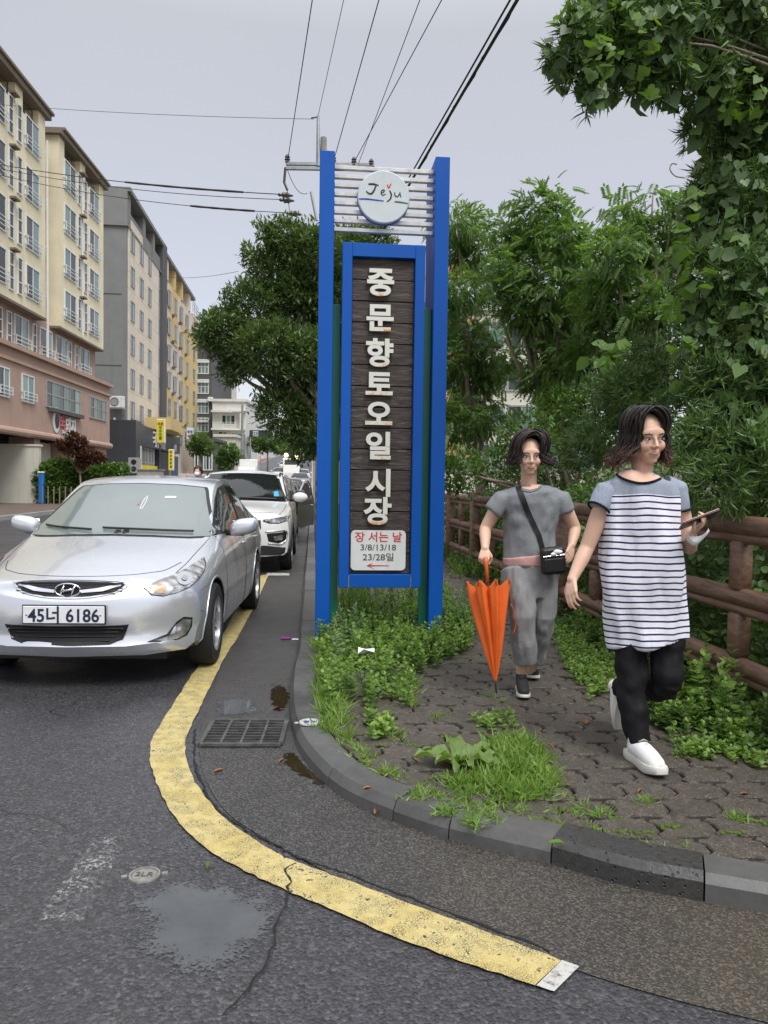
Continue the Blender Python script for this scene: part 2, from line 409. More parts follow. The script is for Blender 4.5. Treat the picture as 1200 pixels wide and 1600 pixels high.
def kerb_piece(s0, s1, mat, hh=KH, seg=6, gap=.006, bevel=.035):
    """one kerb stone swept along the curve: foot, face, bevel, top, back"""
    mb = MB(); prof = [(0.0, -.05), (0.006, hh - bevel * 1.1), (.03 if bevel > .02 else .012, hh - .004), (KW - .01, hh), (KW, hh - .006), (KW, -.05)]
    j = (random.uniform(-.003, .003), random.uniform(-.003, .003)); vs = []; fs = []; m = len(prof)
    for i in range(seg + 1):
        s_ = s0 + gap / 2 + (s1 - s0 - gap) * i / seg
        p = at_len(kcurve, KC, s_); q = at_len(kcurve, KC, s_ + .05); r_ = at_len(kcurve, KC, s_ - .05)
        t = (q - r_).normalized(); nrm = Vector((-t.y, t.x, 0))
        for a, z in prof: v = p + nrm * (a + j[0]); vs.append((v.x, v.y, z + j[1] + gz(p.y)))
    for i in range(seg):
        for k in range(m - 1): fs.append((i * m + k, i * m + k + 1, (i + 1) * m + k + 1, (i + 1) * m + k))
    fs.append(tuple(range(m))); fs.append(tuple(range(seg * m + m - 1, seg * m - 1, -1)))
    mb.add(vs, fs); return mb.build('kerb_stone', mat, kerb)
def len_of(pt):
    return KC[min(range(len(kcurve)), key=lambda i: (kcurve[i] - pt).length)]
joints = [len_of(G(x, y)) for x, y in ((455, 1060), (458, 1160), (512, 1228), (611, 1283), (700, 1314), (862, 1354), (1100, 1413))]
marks = [0.0]
while marks[-1] < joints[0] - 1.2: marks.append(marks[-1] + 1.0)
marks += joints; marks += [joints[-1] + .62 * k for k in range(1, 14)]
for i in range(len(marks) - 1):
    if marks[i + 1] >= KC[-1]: break
    right = marks[i] >= joints[5] - .01
    kerb_piece(marks[i], marks[i + 1], 'dark_pitted_kerb' if abs(marks[i] - joints[5]) < .01 else 'kerb_concrete', KH + (.010 if right else 0), 8, bevel=.03 if right else .04)
far_k = MB()
for Y in range(46, 420, 8): far_k.add([(KX(Y), Y, gz(Y) - .1), (KX(Y) + KW, Y, gz(Y) - .1), (KX(Y) + KW, Y, gz(Y) + KH), (KX(Y), Y, gz(Y) + KH), (KX(Y + 8), Y + 8, gz(Y + 8) - .1), (KX(Y + 8) + KW, Y + 8, gz(Y + 8) - .1), (KX(Y + 8) + KW, Y + 8, gz(Y + 8) + KH), (KX(Y + 8), Y + 8, gz(Y + 8) + KH)], [(0, 4, 7, 3), (3, 7, 6, 2), (2, 6, 5, 1)])
far_k.build('far_kerb', 'far_concrete', kerb)

# --- pavement base + pavers
FX = lambda Y: 2.63 - .107 * Y              # fence line
pave = MB(); n_ = len(kin)
loop = [(p.x, p.y) for p in kin] + [(9, 1.0), (9, 46)]
cd = delaunay_2d_cdt([Vector(p) for p in loop], [], [list(range(len(loop)))], 1, 1e-5)
pave.add([(v.x, v.y, KH - .028) for v in cd[0]], cd[2])
sidewalk = struct(pave.build('sidewalk', 'joint_soil'))
stuffed = sheet('sidewalk', lambda Y: (KX(Y) + KW, 60), [46 + 8 * k for k in range(48)], KH - .01, 'far_paving'); struct(stuffed)
PW, PD = .225, .172
def zig(t, amp):                                      # one period over t 0..1
    t = t % 1.0; pts = [(0, 0), (.18, 0), (.32, 1), (.68, 1), (.82, 0), (1, 0)]
    return amp * (lerp_tab(pts, t) - .5)
def paver_outline(gap=.0065):
    out = []; nx_ = [0, .18, .32, .68, .82, 1]
    W, Dp = PW, PD
    for t in nx_: out.append((-W / 2 + W * t, -Dp / 2 + zig(t, .016)))
    for t in nx_[1:-1]: out.append((W / 2 + zig(t, .030), -Dp / 2 + Dp * t))
    for t in reversed(nx_): out.append((-W / 2 + W * t, Dp / 2 + zig(t, .016)))
    for t in reversed(nx_[1:-1]): out.append((-W / 2 + zig(t, .030), -Dp / 2 + Dp * t))
    return [(x * (1 - gap / W * 2.0), y * (1 - gap / Dp * 2.0)) for x, y in out]
POUT = paver_outline()
def paver_mb(poly, M=None, mb=None):
    mb = mb or MB(); n = len(poly); cx = sum(p[0] for p in poly) / n; cy = sum(p[1] for p in poly) / n
    def ring(k, z): return [(cx + (x - cx) * k, cy + (y - cy) * k, z) for x, y in poly]
    vs = ring(1, -.03) + ring(1, -.007) + ring(.95, 0); fs = []
    for a in (0, 1): fs += [(a * n + i, a * n + (i + 1) % n, (a + 1) * n + (i + 1) % n, (a + 1) * n + i) for i in range(n)]
    fs.append(tuple(range(2 * n, 3 * n))); return mb.add(vs, fs, M)
paver_me = paver_mb(POUT).mesh('paver', 'paver_concrete')
def kerb_side(x, y):
    """signed distance to the kerb's inner line (positive = on the pavement), nearest point, normal"""
    best = None
    for i in range(0, len(kin) - 1):
        a, b = kin[i], kin[i + 1]
        t = b - a; L2 = t.x * t.x + t.y * t.y
        if L2 < 1e-9: continue
        u = max(0, min(1, ((x - a.x) * t.x + (y - a.y) * t.y) / L2)); qx, qy = a.x + t.x * u, a.y + t.y * u
        d = math.hypot(x - qx, y - qy)
        if best is None or d < best[0]:
            L = math.sqrt(L2); nx_, ny_ = -t.y / L, t.x / L
            best = (d, (x - qx) * nx_ + (y - qy) * ny_, qx, qy, nx_, ny_)
    return best
def clip(poly, qx, qy, nx_, ny_):
    out = []
    for i in range(len(poly)):
        a, b = poly[i], poly[(i + 1) % len(poly)]
        da = (a[0] - qx) * nx_ + (a[1] - qy) * ny_; db = (b[0] - qx) * nx_ + (b[1] - qy) * ny_
        if da >= 0: out.append(a)
        if da * db < 0: t = da / (da - db); out.append((a[0] + (b[0] - a[0]) * t, a[1] + (b[1] - a[1]) * t))
    return out
cand = []; ang = R(4.0)
for j in range(-20, 130):
    for i in range(-60, 40):
        lx = (i + .5 * (j % 2) + 0.0) * PW; ly = j * PD
        x = 1.0 + lx * math.cos(ang) - ly * math.sin(ang); y = 2.2 + lx * math.sin(ang) + ly * math.cos(ang)
        if y < 1.2 or y > 15 or x < -2 or x > FX(y) + .25 or x > 3.2: continue
        if x > .62 * y + .6: continue                 # outside the frame
        sd = kerb_side(x, y)
        if sd[1] < -.02 and sd[0] < .4 and sd[1] < -PW * .55: continue
        if sd[1] < 0 and sd[0] > PW * .6: continue
        cand.append((math.hypot(x, y), x, y, sd))
cand.sort(key=lambda c: c[0]); rest = MB()
for idx, (dist, x, y, sd) in enumerate(cand):
    M = Matrix.Translation((x, y, KH + random.uniform(-.006, .004))) @ Matrix.Rotation(ang + random.uniform(-.012, .012), 4, 'Z') @ Matrix.Rotation(random.uniform(-.014, .014), 4, 'X') @ Matrix.Rotation(random.uniform(-.014, .014), 4, 'Y')
    edge = sd[0] < PW * .75; pl = POUT
    if edge:
        inv = M.inverted(); q = inv @ Vector((sd[2], sd[3], 0)); nn = inv.to_3x3() @ Vector((sd[4], sd[5], 0))
        pl = clip(POUT, q.x + nn.x * .006, q.y + nn.y * .006, nn.x, nn.y)
        if len(pl) < 3: continue
    if idx < 290:
        me = paver_mb(pl).mesh('paver', 'paver_concrete') if edge else paver_me
        o = link('paver', me, sidewalk); o.matrix_basis = M
    else: paver_mb(pl, M, rest)
ro = rest.build('far_pavers', 'paver_concrete', sidewalk); ro['kind'] = 'stuff'

# --- gutter strip, yellow line
def band(name, left, right, z, mat, parent=None):
    n = max(len(left), len(right)) * 6
    def rs(L):
        P = [Vector((p.x, p.y, 0)) for p in L]; c = cumlen(P); return [at_len(P, c, c[-1] * i / n) for i in range(n + 1)]
    a, b = rs(left), rs(right); mb = MB()
    mb.add([(p.x, p.y, z) for p in a] + [(p.x, p.y, z) for p in b], [(i, n + 1 + i, n + 2 + i, i + 1) for i in range(n)])
    return mb.build(name, mat, parent)
gut_px = [(404, 900), (385, 945), (366, 990), (348, 1040), (330, 1088), (316, 1130), (312, 1175), (322, 1220), (352, 1268), (400, 1303), (470, 1342), (560, 1388), (725, 1447), (897, 1516), (1040, 1560), (1200, 1600)]
gut = [Vector((KX(Y) - .42, Y, 0)) for Y in (44, 30, 20, 14)] + [G(*p) for p in gut_px]
gut = crom(gut, 6)
i0 = min(range(len(kcurve)), key=lambda i: abs(kcurve[i].y - 44)); i1 = len_of(G(1200, 1430)) + 1.2
kk = [p for p, c in zip(kcurve, KC) if c < i1 and c >= KC[i0]]
gmb = MB(); gl = [(p.x, p.y) for p in gut] + [(p.x + .0, p.y) for p in reversed([kk_ for kk_ in offset_line(kk, .02)])]
cd = delaunay_2d_cdt([Vector(p) for p in gl], [], [list(range(len(gl)))], 1, 1e-5)
gmb.add([(v.x, v.y, .004) for v in cd[0]], cd[2]); struct(gmb.build('gutter', 'gutter_asphalt'))
yo = [(392, 903), (380, 930), (352, 985), (325, 1020), (309, 1043), (296, 1062), (267, 1108), (241, 1150), (234, 1179), (240, 1212), (258, 1254), (287, 1296), (333, 1336), (396, 1370), (454, 1397), (500, 1417), (608, 1463), (725, 1507), (836, 1543)]
yi = [(420, 898), (408, 925), (385, 972), (369, 1000), (355, 1022), (342, 1046), (321, 1090), (306, 1121), (292, 1152), (290, 1179), (297, 1208), (317, 1242), (350, 1280), (396, 1313), (437, 1338), (480, 1355), (550, 1382), (725, 1446), (878, 1504)]
A = [G(*p) for p in yo]; B = [G(*p) for p in yi]
def wob(L, amp=.004): return [p + Vector((random.uniform(-amp, amp), random.uniform(-amp, amp), 0)) for p in L]
yl = band('yellow_line', wob(crom(A, 6)), wob(crom(B, 6)), .008, 'yellow_paint'); struct(yl)
tip = band('white_line_end', [G(836, 1543), G(858, 1551), G(866, 1553)], [G(878, 1504), G(898, 1511), G(905, 1514)], .008, 'white_paint'); struct(tip)
struct(band('white_bay_line', [G(417, 896), G(440, 896), G(452, 896.5)], [G(417, 900), G(440, 900), G(452, 900)], .0085, 'white_paint'))
struct(band('worn_white_marking', [G(60, 1440), G(90, 1390), G(150, 1310)], [G(130, 1440), G(150, 1400), G(205, 1305)], .004, 'worn_white_paint'))
# crack along the line's inner edge + one across it
cr = MB(); pts = crom([G(x, y) for x, y in ((305, 1140), (303, 1180), (314, 1222), (338, 1262), (375, 1292), (430, 1322), (480, 1347), (560, 1374), (700, 1428), (860, 1488))], 10)
def crack_strip(mb, pts, w, z):
    for a, b in zip(pts, pts[1:]):
        t = (b - a).normalized(); nn = Vector((-t.y, t.x, 0))
    L = []; 
    for i, p in enumerate(pts):
        t = (pts[min(i + 1, len(pts) - 1)] - pts[max(0, i - 1)]).normalized(); nn = Vector((-t.y, t.x, 0))
        k = random.uniform(-1, 1) * w * .9; ww = w * random.uniform(.25, 1)
        L.append((p + nn * (k + ww), p + nn * (k - ww)))
    mb.add([(q.x, q.y, z) for pr in L for q in pr], [(2 * i, 2 * i + 1, 2 * i + 3, 2 * i + 2) for i in range(len(pts) - 1)])
crack_strip(cr, pts, .007, .0062)
crack_strip(cr, resample([G(x, y) for x, y in ((462, 1352), (446, 1362), (455, 1378), (449, 1392), (448, 1420), (430, 1450), (428, 1480), (410, 1520), (380, 1560), (340, 1600))], .03), .006, .0105)
struct(cr.build('pavement_crack', 'pit_black'))

# --- puddles
def mat_puddle():
    s = mk('puddle_water'); P = s.obj()
    at = s.n('ShaderNodeAttribute', attribute_name='edge').outputs['Fac']
    n1 = s.noise(7, 5, .7, s.pos()); n2 = s.noise(90, 3, .7, s.pos())
    fac = s.math('ADD', at, s.math('ADD', s.math('MULTIPLY', s.math('SUBTRACT', n1, .5), .9), s.math('MULTIPLY', s.math('SUBTRACT', n2, .5), .9)))
    fac = s.map(fac, .30, .42, 0, .9)
    rgh = .03
    b = s.n('ShaderNodeBsdfPrincipled', {'Base Color': s.ramp(n1, [(.3, (.075, .08, .088)), (.7, (.11, .115, .12))]), 'Roughness': .04, 'IOR': 1.33, 'Specular IOR Level': .9})
    t = s.n('ShaderNodeBsdfTransparent')
    mx = s.n('ShaderNodeMixShader', {0: fac, 1: t.outputs[0], 2: b.outputs[0]}); s.t.links.new(mx.outputs[0], s.out.inputs[0])
mat_puddle()
s = mk('gutter_water'); at = s.n('ShaderNodeAttribute', attribute_name='edge').outputs['Fac']
n1 = s.noise(16, 5, .7, s.pos()); fac = s.map(s.math('ADD', at, s.math('MULTIPLY', s.math('SUBTRACT', n1, .5), 1.1)), .45, .52, 0, 1)
b = s.n('ShaderNodeBsdfPrincipled', {'Base Color': (.026, .018, .010), 'Roughness': .03, 'IOR': 1.33})
mx = s.n('ShaderNodeMixShader', {0: fac, 1: s.n('ShaderNodeBsdfTransparent').outputs[0], 2: b.outputs[0]}); s.t.links.new(mx.outputs[0], s.out.inputs[0])
def puddle(name, outline, z, label, mat='puddle_water'):
    P = [G(*p) for p in outline]; P = crom(P + [P[0]], 6)[:-1]; c = sum(P, Vector()) / len(P)
    rings = [0, .35, .6, .8, .92, 1.0]; vs = [tuple(c)]; ed = [1.0]; fs = []; n = len(P)
    for r_ in rings[1:]:
        for p in P: q = c.lerp(p, r_); vs.append((q.x, q.y, 0)); ed.append(1 - r_)
    vs = [(v[0] - c.x, v[1] - c.y, 0) for v in vs]
    fs = [(0, 1 + i, 1 + (i + 1) % n) for i in range(n)]
    for k in range(len(rings) - 2):
        for i in range(n): a = 1 + k * n; fs.append((a + i, a + n + i, a + n + (i + 1) % n, a + (i + 1) % n))
    mb = MB(); mb.add(vs, fs); me = mb.mesh(name, mat); a = me.attributes.new('edge', 'FLOAT', 'POINT'); a.data.foreach_set('value', ed)
    o = link(name, me, loc=(c.x, c.y, z)); tag(o, label, 'puddle'); return o
puddle('puddle', [(170, 1400), (225, 1355), (330, 1362), (440, 1385), (478, 1435), (440, 1495), (360, 1545), (260, 1560), (185, 1490)], .003, 'grey puddle reflecting the sky on the open asphalt below the metal cap')
puddle('puddle', [(418, 1060), (440, 1058), (462, 1080), (458, 1110), (446, 1128), (425, 1128), (412, 1090)], .006, 'dark wet patch in the gutter just above the drain grate', 'gutter_water')
puddle('puddle', [(425, 1165), (450, 1160), (470, 1185), (510, 1222), (545, 1252), (520, 1248), (455, 1215), (425, 1190)], .006, 'dark brown puddle along the kerb just below the drain grate', 'gutter_water')
puddle('puddle', [(330, 1092), (370, 1085), (410, 1098), (405, 1122), (360, 1128), (325, 1118)], .006, 'shallow wet film beside the yellow line above the drain grate', 'puddle_water')

# --- drain grate
def grate():
    c = [G(327, 1130), G(440, 1130), G(447, 1168), G(320, 1168)]
    o = (c[0] + c[1] + c[2] + c[3]) / 4; ux = ((c[1] - c[0]) + (c[2] - c[3])).normalized(); uy = Vector((-ux.y, ux.x, 0))
    w = ((c[1] - c[0]).length + (c[2] - c[3]).length) / 2; h = ((c[3] - c[0]).dot(-uy) + (c[2] - c[1]).dot(-uy)) / 2
    t = thing('drain_grate', 'rectangular metal drain grate set in the gutter beside the kerb', 'drain grate', (o.x, o.y, .008), math.atan2(ux.y, ux.x))
    mb = MB(); mb.box((-w / 2, -h / 2, 0), (w / 2, h / 2, .001)); mb.build('pit', 'pit_black', t)
    f = MB()
    for s_ in (-1, 1):
        f.box((-w / 2, s_ * h / 2 - .012, .0015), (w / 2, s_ * h / 2 + .012, .016)); f.box((s_ * w / 2 - .012, -h / 2 + .012, .0015), (s_ * w / 2 + .012, h / 2 - .012, .015))
    f.build('frame', 'metal_grate', t)
    for k in range(1, 4): MB().box((-w / 2 + w * k / 4 - .007, -h / 2 + .012, .003), (-w / 2 + w * k / 4 + .007, h / 2 - .012, .014)).build('cross_bar', 'metal_grate', t)
    nb = 9
    for k in range(1, nb): MB().box((-w / 2 + .012, -h / 2 + h * k / nb - .0045, .003), (w / 2 - .012, -h / 2 + h * k / nb + .0045, .012)).build('bar', 'metal_grate', t)
grate()
# --- small covers
def cover(px, py, z, r_, name, label, mat, txt, tmat):
    p = G(px, py, z); t = thing(name, label, 'cover', (p.x, p.y, z))
    MB().lathe([(0, .004), (r_ * .78, .004), (r_ * .8, .001), (r_ * .84, .001), (r_ * .86, .006), (r_ * .98, .006), (r_, 0)], 32).build('disc', mat, t, autos=30)
    m = text_mb(txt, r_ * .75, .001, 0, Matrix.Translation((0, 0, .0055))); m.build('lettering', tmat, t)
    for k in range(2):
        a = math.pi * k + .2; MB().box((-.008, -.008, 0), (.012, .008, .005), Matrix.Rotation(a, 4, 'Z') @ Matrix.Translation((r_ + .012, 0, 0))).build('lug', mat, t)
simple('white_marker', (.55, .56, .56), .4, .1, var=.1, nscale=60); simple('blue_print', (.05, .08, .18), .5)
cover(226, 1368, 0, .055, 'valve_cover', 'small round metal cap let into the asphalt left of the yellow line', 'cast_iron', '2LR', 'metal_grate')
cover(484, 1129, KH, .058, 'survey_marker', 'round white boundary marker set on the kerb top by the drain', 'white_marker', '경계', 'blue_print')
struct(sheet('far_sidewalk', lambda Y: (LX(Y) - 14, LX(Y)), [-10, 6, 20, 42] + [42 + 8 * k for k in range(1, 52)], .10, 'far_paving'))
fk = MB()
ys = [-10, 6, 20, 42] + [42 + 8 * k for k in range(1, 52)]
for Y, Y2 in zip(ys, ys[1:]): fk.add([(LX(Y), Y, gz(Y) - .1), (LX(Y), Y, gz(Y) + .14), (LX(Y) - .18, Y, gz(Y) + .14), (LX(Y2), Y2, gz(Y2) - .1), (LX(Y2), Y2, gz(Y2) + .14), (LX(Y2) - .18, Y2, gz(Y2) + .14)], [(0, 1, 4, 3), (1, 2, 5, 4)])
struct(fk.build('far_kerb', 'far_concrete'))
# soil bank behind and under the fence
bk = MB(); vs = []; fs = []; ysb = [0.5 + .5 * k for k in range(60)]
for Y in ysb:
    for i in range(16):
        x = FX(Y) - .25 + i * (.25 if i < 8 else .8)
        vs.append((x, Y, KH - .04 + (.05 if i else -.03) + .04 * noise.noise(Vector((x * 1.5, Y * 1.5, 0))) - (0.02 * i)))
for j in range(len(ysb) - 1):
    for i in range(15): a = j * 16 + i; fs.append((a, a + 1, a + 17, a + 16))
bk.add(vs, fs); struct(bk.build('soil_bank', 'earth', smooth=True))
# ================================================================ CARS
def paint(name, col, metal=0.0, rough=.3, flake=True, coat=1.0):
    s = mk(name); P = s.obj(); c = col
    n = s.noise(2.2, 5, .6, P); drops = s.n('ShaderNodeTexVoronoi', {'Scale': 70.0, 'Vector': P}).outputs['Distance']
    cc = s.mix(s.map(n, .4, .75, 0, .10), c, (.25, .24, .22))
    h = s.map(drops, .12, .3, 1, 0)
    b = s.bsdf(Base_Color=cc, Metallic=metal, Roughness=s.map(n, .3, .7, rough - .03, rough + .06), Coat_Weight=coat, Coat_Roughness=.06)
    b.inputs['Coat Normal'].default_value = (0, 0, 0)
    s.set(b, 'Coat Normal', s.bump(s.math('MULTIPLY', h, s.map(s.noise(30, 2, .5, P), .5, .6, 0, 1)), .12, .002))
paint('silver_paint', (.68, .70, .745), .60, .27); paint('white_car_paint', (.80, .80, .78)); paint('dark_grey_paint', (.09, .095, .10), .5)
paint('black_car_paint', (.015, .015, .017)); paint('light_silver_paint', (.5, .51, .53), .6); paint('plain_white_paint', (.78, .78, .76))
def glass(name, col, spec=.5, ior=1.5, rough=.03):
    s = mk(name); n = s.noise(3, 3, .5)
    b = s.bsdf(Base_Color=s.mix(n, col, tuple(x * 1.3 for x in col)), Roughness=rough, IOR=ior); b.inputs['Specular IOR Level'].default_value = spec
glass('windscreen_glass', (.15, .18, .175), .8, 1.75, .05); glass('dark_glass', (.010, .013, .014), .5, 1.55)
glass('side_glass', (.02, .026, .028), .7, 1.55)
simple('black_trim', (.012, .012, .013), .45, var=.2); simple('grille_black', (.006, .006, .007), .6)
simple('tyre_rubber', (.016, .016, .017), .8, var=.3, nscale=30, bump=.3, bscale=200)
simple('alloy', (.55, .55, .56), .3, .9, var=.08); simple('chrome', (.8, .8, .82), .12, 1.0, var=.03)
simple('plate_white', (.74, .75, .76), .4, var=.05, nscale=12); simple('plate_ink', (.012, .018, .05), .5)
simple('amber_lens', (.50, .32, .20), .2, var=.1); simple('red_lens', (.5, .012, .012), .15, var=.1, coat=1)
simple('cladding', (.025, .025, .026), .7, var=.2, bump=.1)
simple('notice_tag', (.28, .20, .16), .6); simple('car_seat', (.05, .05, .05), .8); simple('sticker_blue', (.05, .4, .65), .5)
s = mk('lamp_reflector'); v = s.n('ShaderNodeTexVoronoi', {'Scale': 15.0, 'Vector': s.obj()}); 
s.bsdf(Base_Color=s.ramp(v.outputs['Distance'], [(0, .75), (.45, .50), (.7, .30)]), Metallic=.75, Roughness=.16, Normal=s.bump(v.outputs['Distance'], .8, .01), Coat_Weight=1.0)
def loft(sp, nst=64, ncap=9):
    """whole car shell from section tables; y runs backwards from the front bumper"""
    L, W = sp['L'], sp['W']; T = lambda k, x: smooth_tab(sp[k], x)
    st = sorted(set([L * i / nst for i in range(nst + 1)] + sp.get('extra', [])))
    def section(s_):
        w = T('w', s_) * W; zb = T('zb', s_); zs = T('zs', s_); zt = T('zt', s_); zr = min(T('zr', s_), zt - .004); wr = T('wr', s_) * W
        zr = max(zr, zs + .01)
        p = [(0, zb), (.6 * w, zb), (.90 * w, zb + .015), (.965 * w, zb + .06), (.985 * w, zb + .16), (w, zb + (zs - zb) * .45), (w * .995, zb + (zs - zb) * .66), (w * .978, zb + (zs - zb) * .84), (w * .955, zs - .035), (w * .925, zs)]
        x0, z0 = w * .925, zs
        for k in (.12, .32, .55, .78, .93, 1.0):
            bulge = .018 * math.sin(math.pi * k) * min(1, (zr - zs) / .2)
            p.append((x0 + (wr - x0) * k ** 1.05 + bulge, z0 + (zr - z0) * k))
        for k in (.93, .8, .6, .4, .2, 0):
            p.append((wr * k, zr + (zt - zr) * (1 - k ** 2.3)))
        return p
    def front(x, z, s_):
        u = min(1, abs(x) / W)
        F = sp['fa'] * (1 - (1 - u ** sp['fn']) ** (1 / sp['fn'])) + smooth_tab(sp['frake'], z)
        B = sp['ba'] * (1 - (1 - u ** 3) ** (1 / 3)) + smooth_tab(sp['brake'], z)
        ff = max(0, 1 - s_ / 1.35) ** 1.4; bb = max(0, 1 - (L - s_) / 1.2) ** 1.4
        y = s_ + F * ff - B * bb
        for fn in sp.get('mods', []): y += fn(abs(x), z, y)
        return y
    half = [section(s_) for s_ in st]; m = len(half[0]); ring = lambda h: [(x, z) for x, z in h] + [(-x, z) for x, z in reversed(h[1:-1])]
    vs = []; fs = []; rings = []
    def add_ring(h, s_):
        r_ = ring(h); b = len(vs); vs.extend((x, front(x, z, s_), z) for x, z in r_); rings.append(b); return len(r_)
    def cap(h, s_, order):
        zc = sum(z for _, z in h) / len(h)
        for t in order: add_ring([(x * t, zc + (z - zc) * t) for x, z in h], s_)
    ts = [i / ncap for i in range(1, ncap)]; cap(half[0], 0, ts)
    for h, s_ in zip(half, st): add_ring(h, s_)
    cap(half[-1], L, reversed(ts)); n = 2 * m - 2
    for a, b in zip(rings, rings[1:]):
        for k in range(n): fs.append((a + k, a + (k + 1) % n, b + (k + 1) % n, b + k))
    for b, flip in ((rings[0], True), (rings[-1], False)):
        zc = sum(vs[b + k][2] for k in range(n)) / n; yc = sum(vs[b + k][1] for k in range(n)) / n
        c = len(vs); vs.append((0, yc if sp.get('nofc') else front(0, zc, 0 if flip else L), zc))
        for k in range(n): fs.append((c, b + (k + 1) % n, b + k) if flip else (c, b + k, b + (k + 1) % n))
    return vs, fs
def bvh_of(vs, fs): return BVHTree.FromPolygons([Vector(v) for v in vs], fs)
def patch(bvh, outline, caster, off=.004, step=.04, mat='dark_glass', name='window', parent=None, smooth=True, thick=0.0):
    """cover cut to an outline and laid on the shell; caster(u, v) -> (origin, direction)"""
    us = [p[0] for p in outline]; vv = [p[1] for p in outline]; pts = [Vector(p) for p in outline]; n0 = len(pts)
    dense = []
    for i in range(n0):
        a, b = pts[i], pts[(i + 1) % n0]; k = max(1, int((b - a).length / step))
        dense += [a.lerp(b, t / k) for t in range(k)]
    n = len(dense); extra = []
    u = min(us) + step / 2
    while u < max(us):
        v = min(vv) + step / 2
        while v < max(vv): extra.append(Vector((u, v))); v += step
        u += step
    cd = delaunay_2d_cdt(dense + extra, [], [list(range(n))], 1, 1e-6)
    P = []; ok = []
    for q in cd[0]:
        o, d = caster(q.x, q.y); hit = bvh.ray_cast(Vector(o), Vector(d).normalized())
        if hit[0] is None: P.append(None)
        else:
            nn = hit[1]; nn = nn if nn.dot(Vector(d)) < 0 else -nn
            P.append(hit[0] + nn * off)
    fs = [f for f in cd[2] if all(P[i] is not None for i in f)]
    if not fs: return None
    used = sorted({i for f in fs for i in f}); rm = {a: b for b, a in enumerate(used)}
    V = [tuple(P[i]) for i in used]; F = []
    for f in fs:
        a, b, c = (Vector(V[rm[i]]) for i in f[:3]); nn = (b - a).cross(c - a)
        o, d = caster(cd[0][f[0]].x, cd[0][f[0]].y)
        g = tuple(rm[i] for i in f); F.append(g if nn.dot(Vector(d)) < 0 else tuple(reversed(g)))
    mb = MB(); mb.add(V, F)
    if parent is None: return mb
    return mb.build(name, mat, parent, smooth=smooth)
FRONT = lambda u, v: ((u, -3, v), (0, 1, 0))
REAR = lambda u, v: ((u, 9, v), (0, -1, 0))
def SIDE(sg): return lambda u, v: ((sg * 3, u, v), (-sg, 0, 0))
def TOP(u, v): return ((u, v, 4), (0, 0, -1))
def mirror(mb):
    m = MB(); m.v = [(-x, y, z) for x, y, z in mb.v]; m.f = [tuple(reversed(f)) for f in mb.f]; m.mi = list(mb.mi); return m
def seam(bvh, line, caster, r=.003, off=.0, n=5):
    P = []
    for q in resample([Vector((*p, 0)) for p in line], .03) + [Vector((*line[-1], 0))]:
        o, d = caster(q.x, q.y); h = bvh.ray_cast(Vector(o), Vector(d).normalized())
        if h[0] is not None: P.append(h[0] + (h[1] if h[1].dot(Vector(d)) < 0 else -h[1]) * off)
    P = [p for i, p in enumerate(P) if i == 0 or (p - P[i - 1]).length > 1e-4]
    return MB().tube(P, r, n) if len(P) > 1 else MB()
def boolean_cut(vs, fs, mats, cutters, name='body'):
    mb = MB(); mb.add(vs, fs); me = mb.mesh(name, mats); o = bpy.data.objects.new(name, me); COL.objects.link(o); cs = []
    for c in cutters:
        c.mi = [1] * len(c.f); cm = c.mesh('cutter', mats); co = bpy.data.objects.new('cutter', cm); COL.objects.link(co); cs.append(co)
        md = o.modifiers.new('cut', 'BOOLEAN'); md.operation = 'DIFFERENCE'; md.object = co; md.solver = 'EXACT'
        try: md.material_mode = 'TRANSFER'
        except Exception: pass
    dg = bpy.context.evaluated_depsgraph_get(); out = bpy.data.meshes.new_from_object(o.evaluated_get(dg))
    bpy.data.objects.remove(o)
    for c in cs: bpy.data.objects.remove(c)
    return out
def wheel(parent, x, y, r, sg, wdt=.19, spokes=10, rimk=.66, detail=True):
    w = thing('wheel', None, None, (x, y, r)); w.parent = parent
    M = Matrix.Rotation(R(90) * sg, 4, 'Y')
    t = MB(); t.lathe([(r * rimk, -wdt / 2), (r * .93, -wdt / 2), (r * .985, -wdt * .40), (r, -wdt * .3), (r, wdt * .3), (r * .985, wdt * .40), (r * .93, wdt / 2), (r * rimk, wdt / 2)], 36, M); t.build('tyre', 'tyre_rubber', w, autos=40)
    q = MB(); rr = r * rimk
    q.lathe([(rr, wdt / 2 + .002), (rr * .93, wdt / 2 - .008), (rr * .90, wdt * .1), (rr * .9, -wdt * .3)], 36, M)
    q.lathe([(0, wdt * .36), (rr * .18, wdt * .36), (rr * .22, wdt * .28), (rr * .22, 0)], 20, M)
    if detail:
        for k in range(spokes):
            a = 2 * math.pi * k / spokes
            q.box((rr * .16, -.012, wdt * .10), (rr * .94, .012, wdt * .36), M @ Matrix.Rotation(a, 4, 'Z'), bev=.006)
    else: q.lathe([(0, wdt * .3), (rr * .9, wdt * .2)], 20, M)
    q.build('rim', 'alloy', w, autos=35)
    d = MB(); d.lathe([(0, wdt * .02), (rr * .9, wdt * .02)], 24, M); d.build('brake_disc', 'grille_black', w)
def rrect(x0, z0, x1, z1, r, n=4):
    out = []
    for cx, cz, a in ((x1 - r, z1 - r, 0), (x0 + r, z1 - r, 90), (x0 + r, z0 + r, 180), (x1 - r, z0 + r, 270)):
        out += [(cx + r * math.cos(R(a + 90 * k / n)), cz + r * math.sin(R(a + 90 * k / n))) for k in range(n + 1)]
    return out
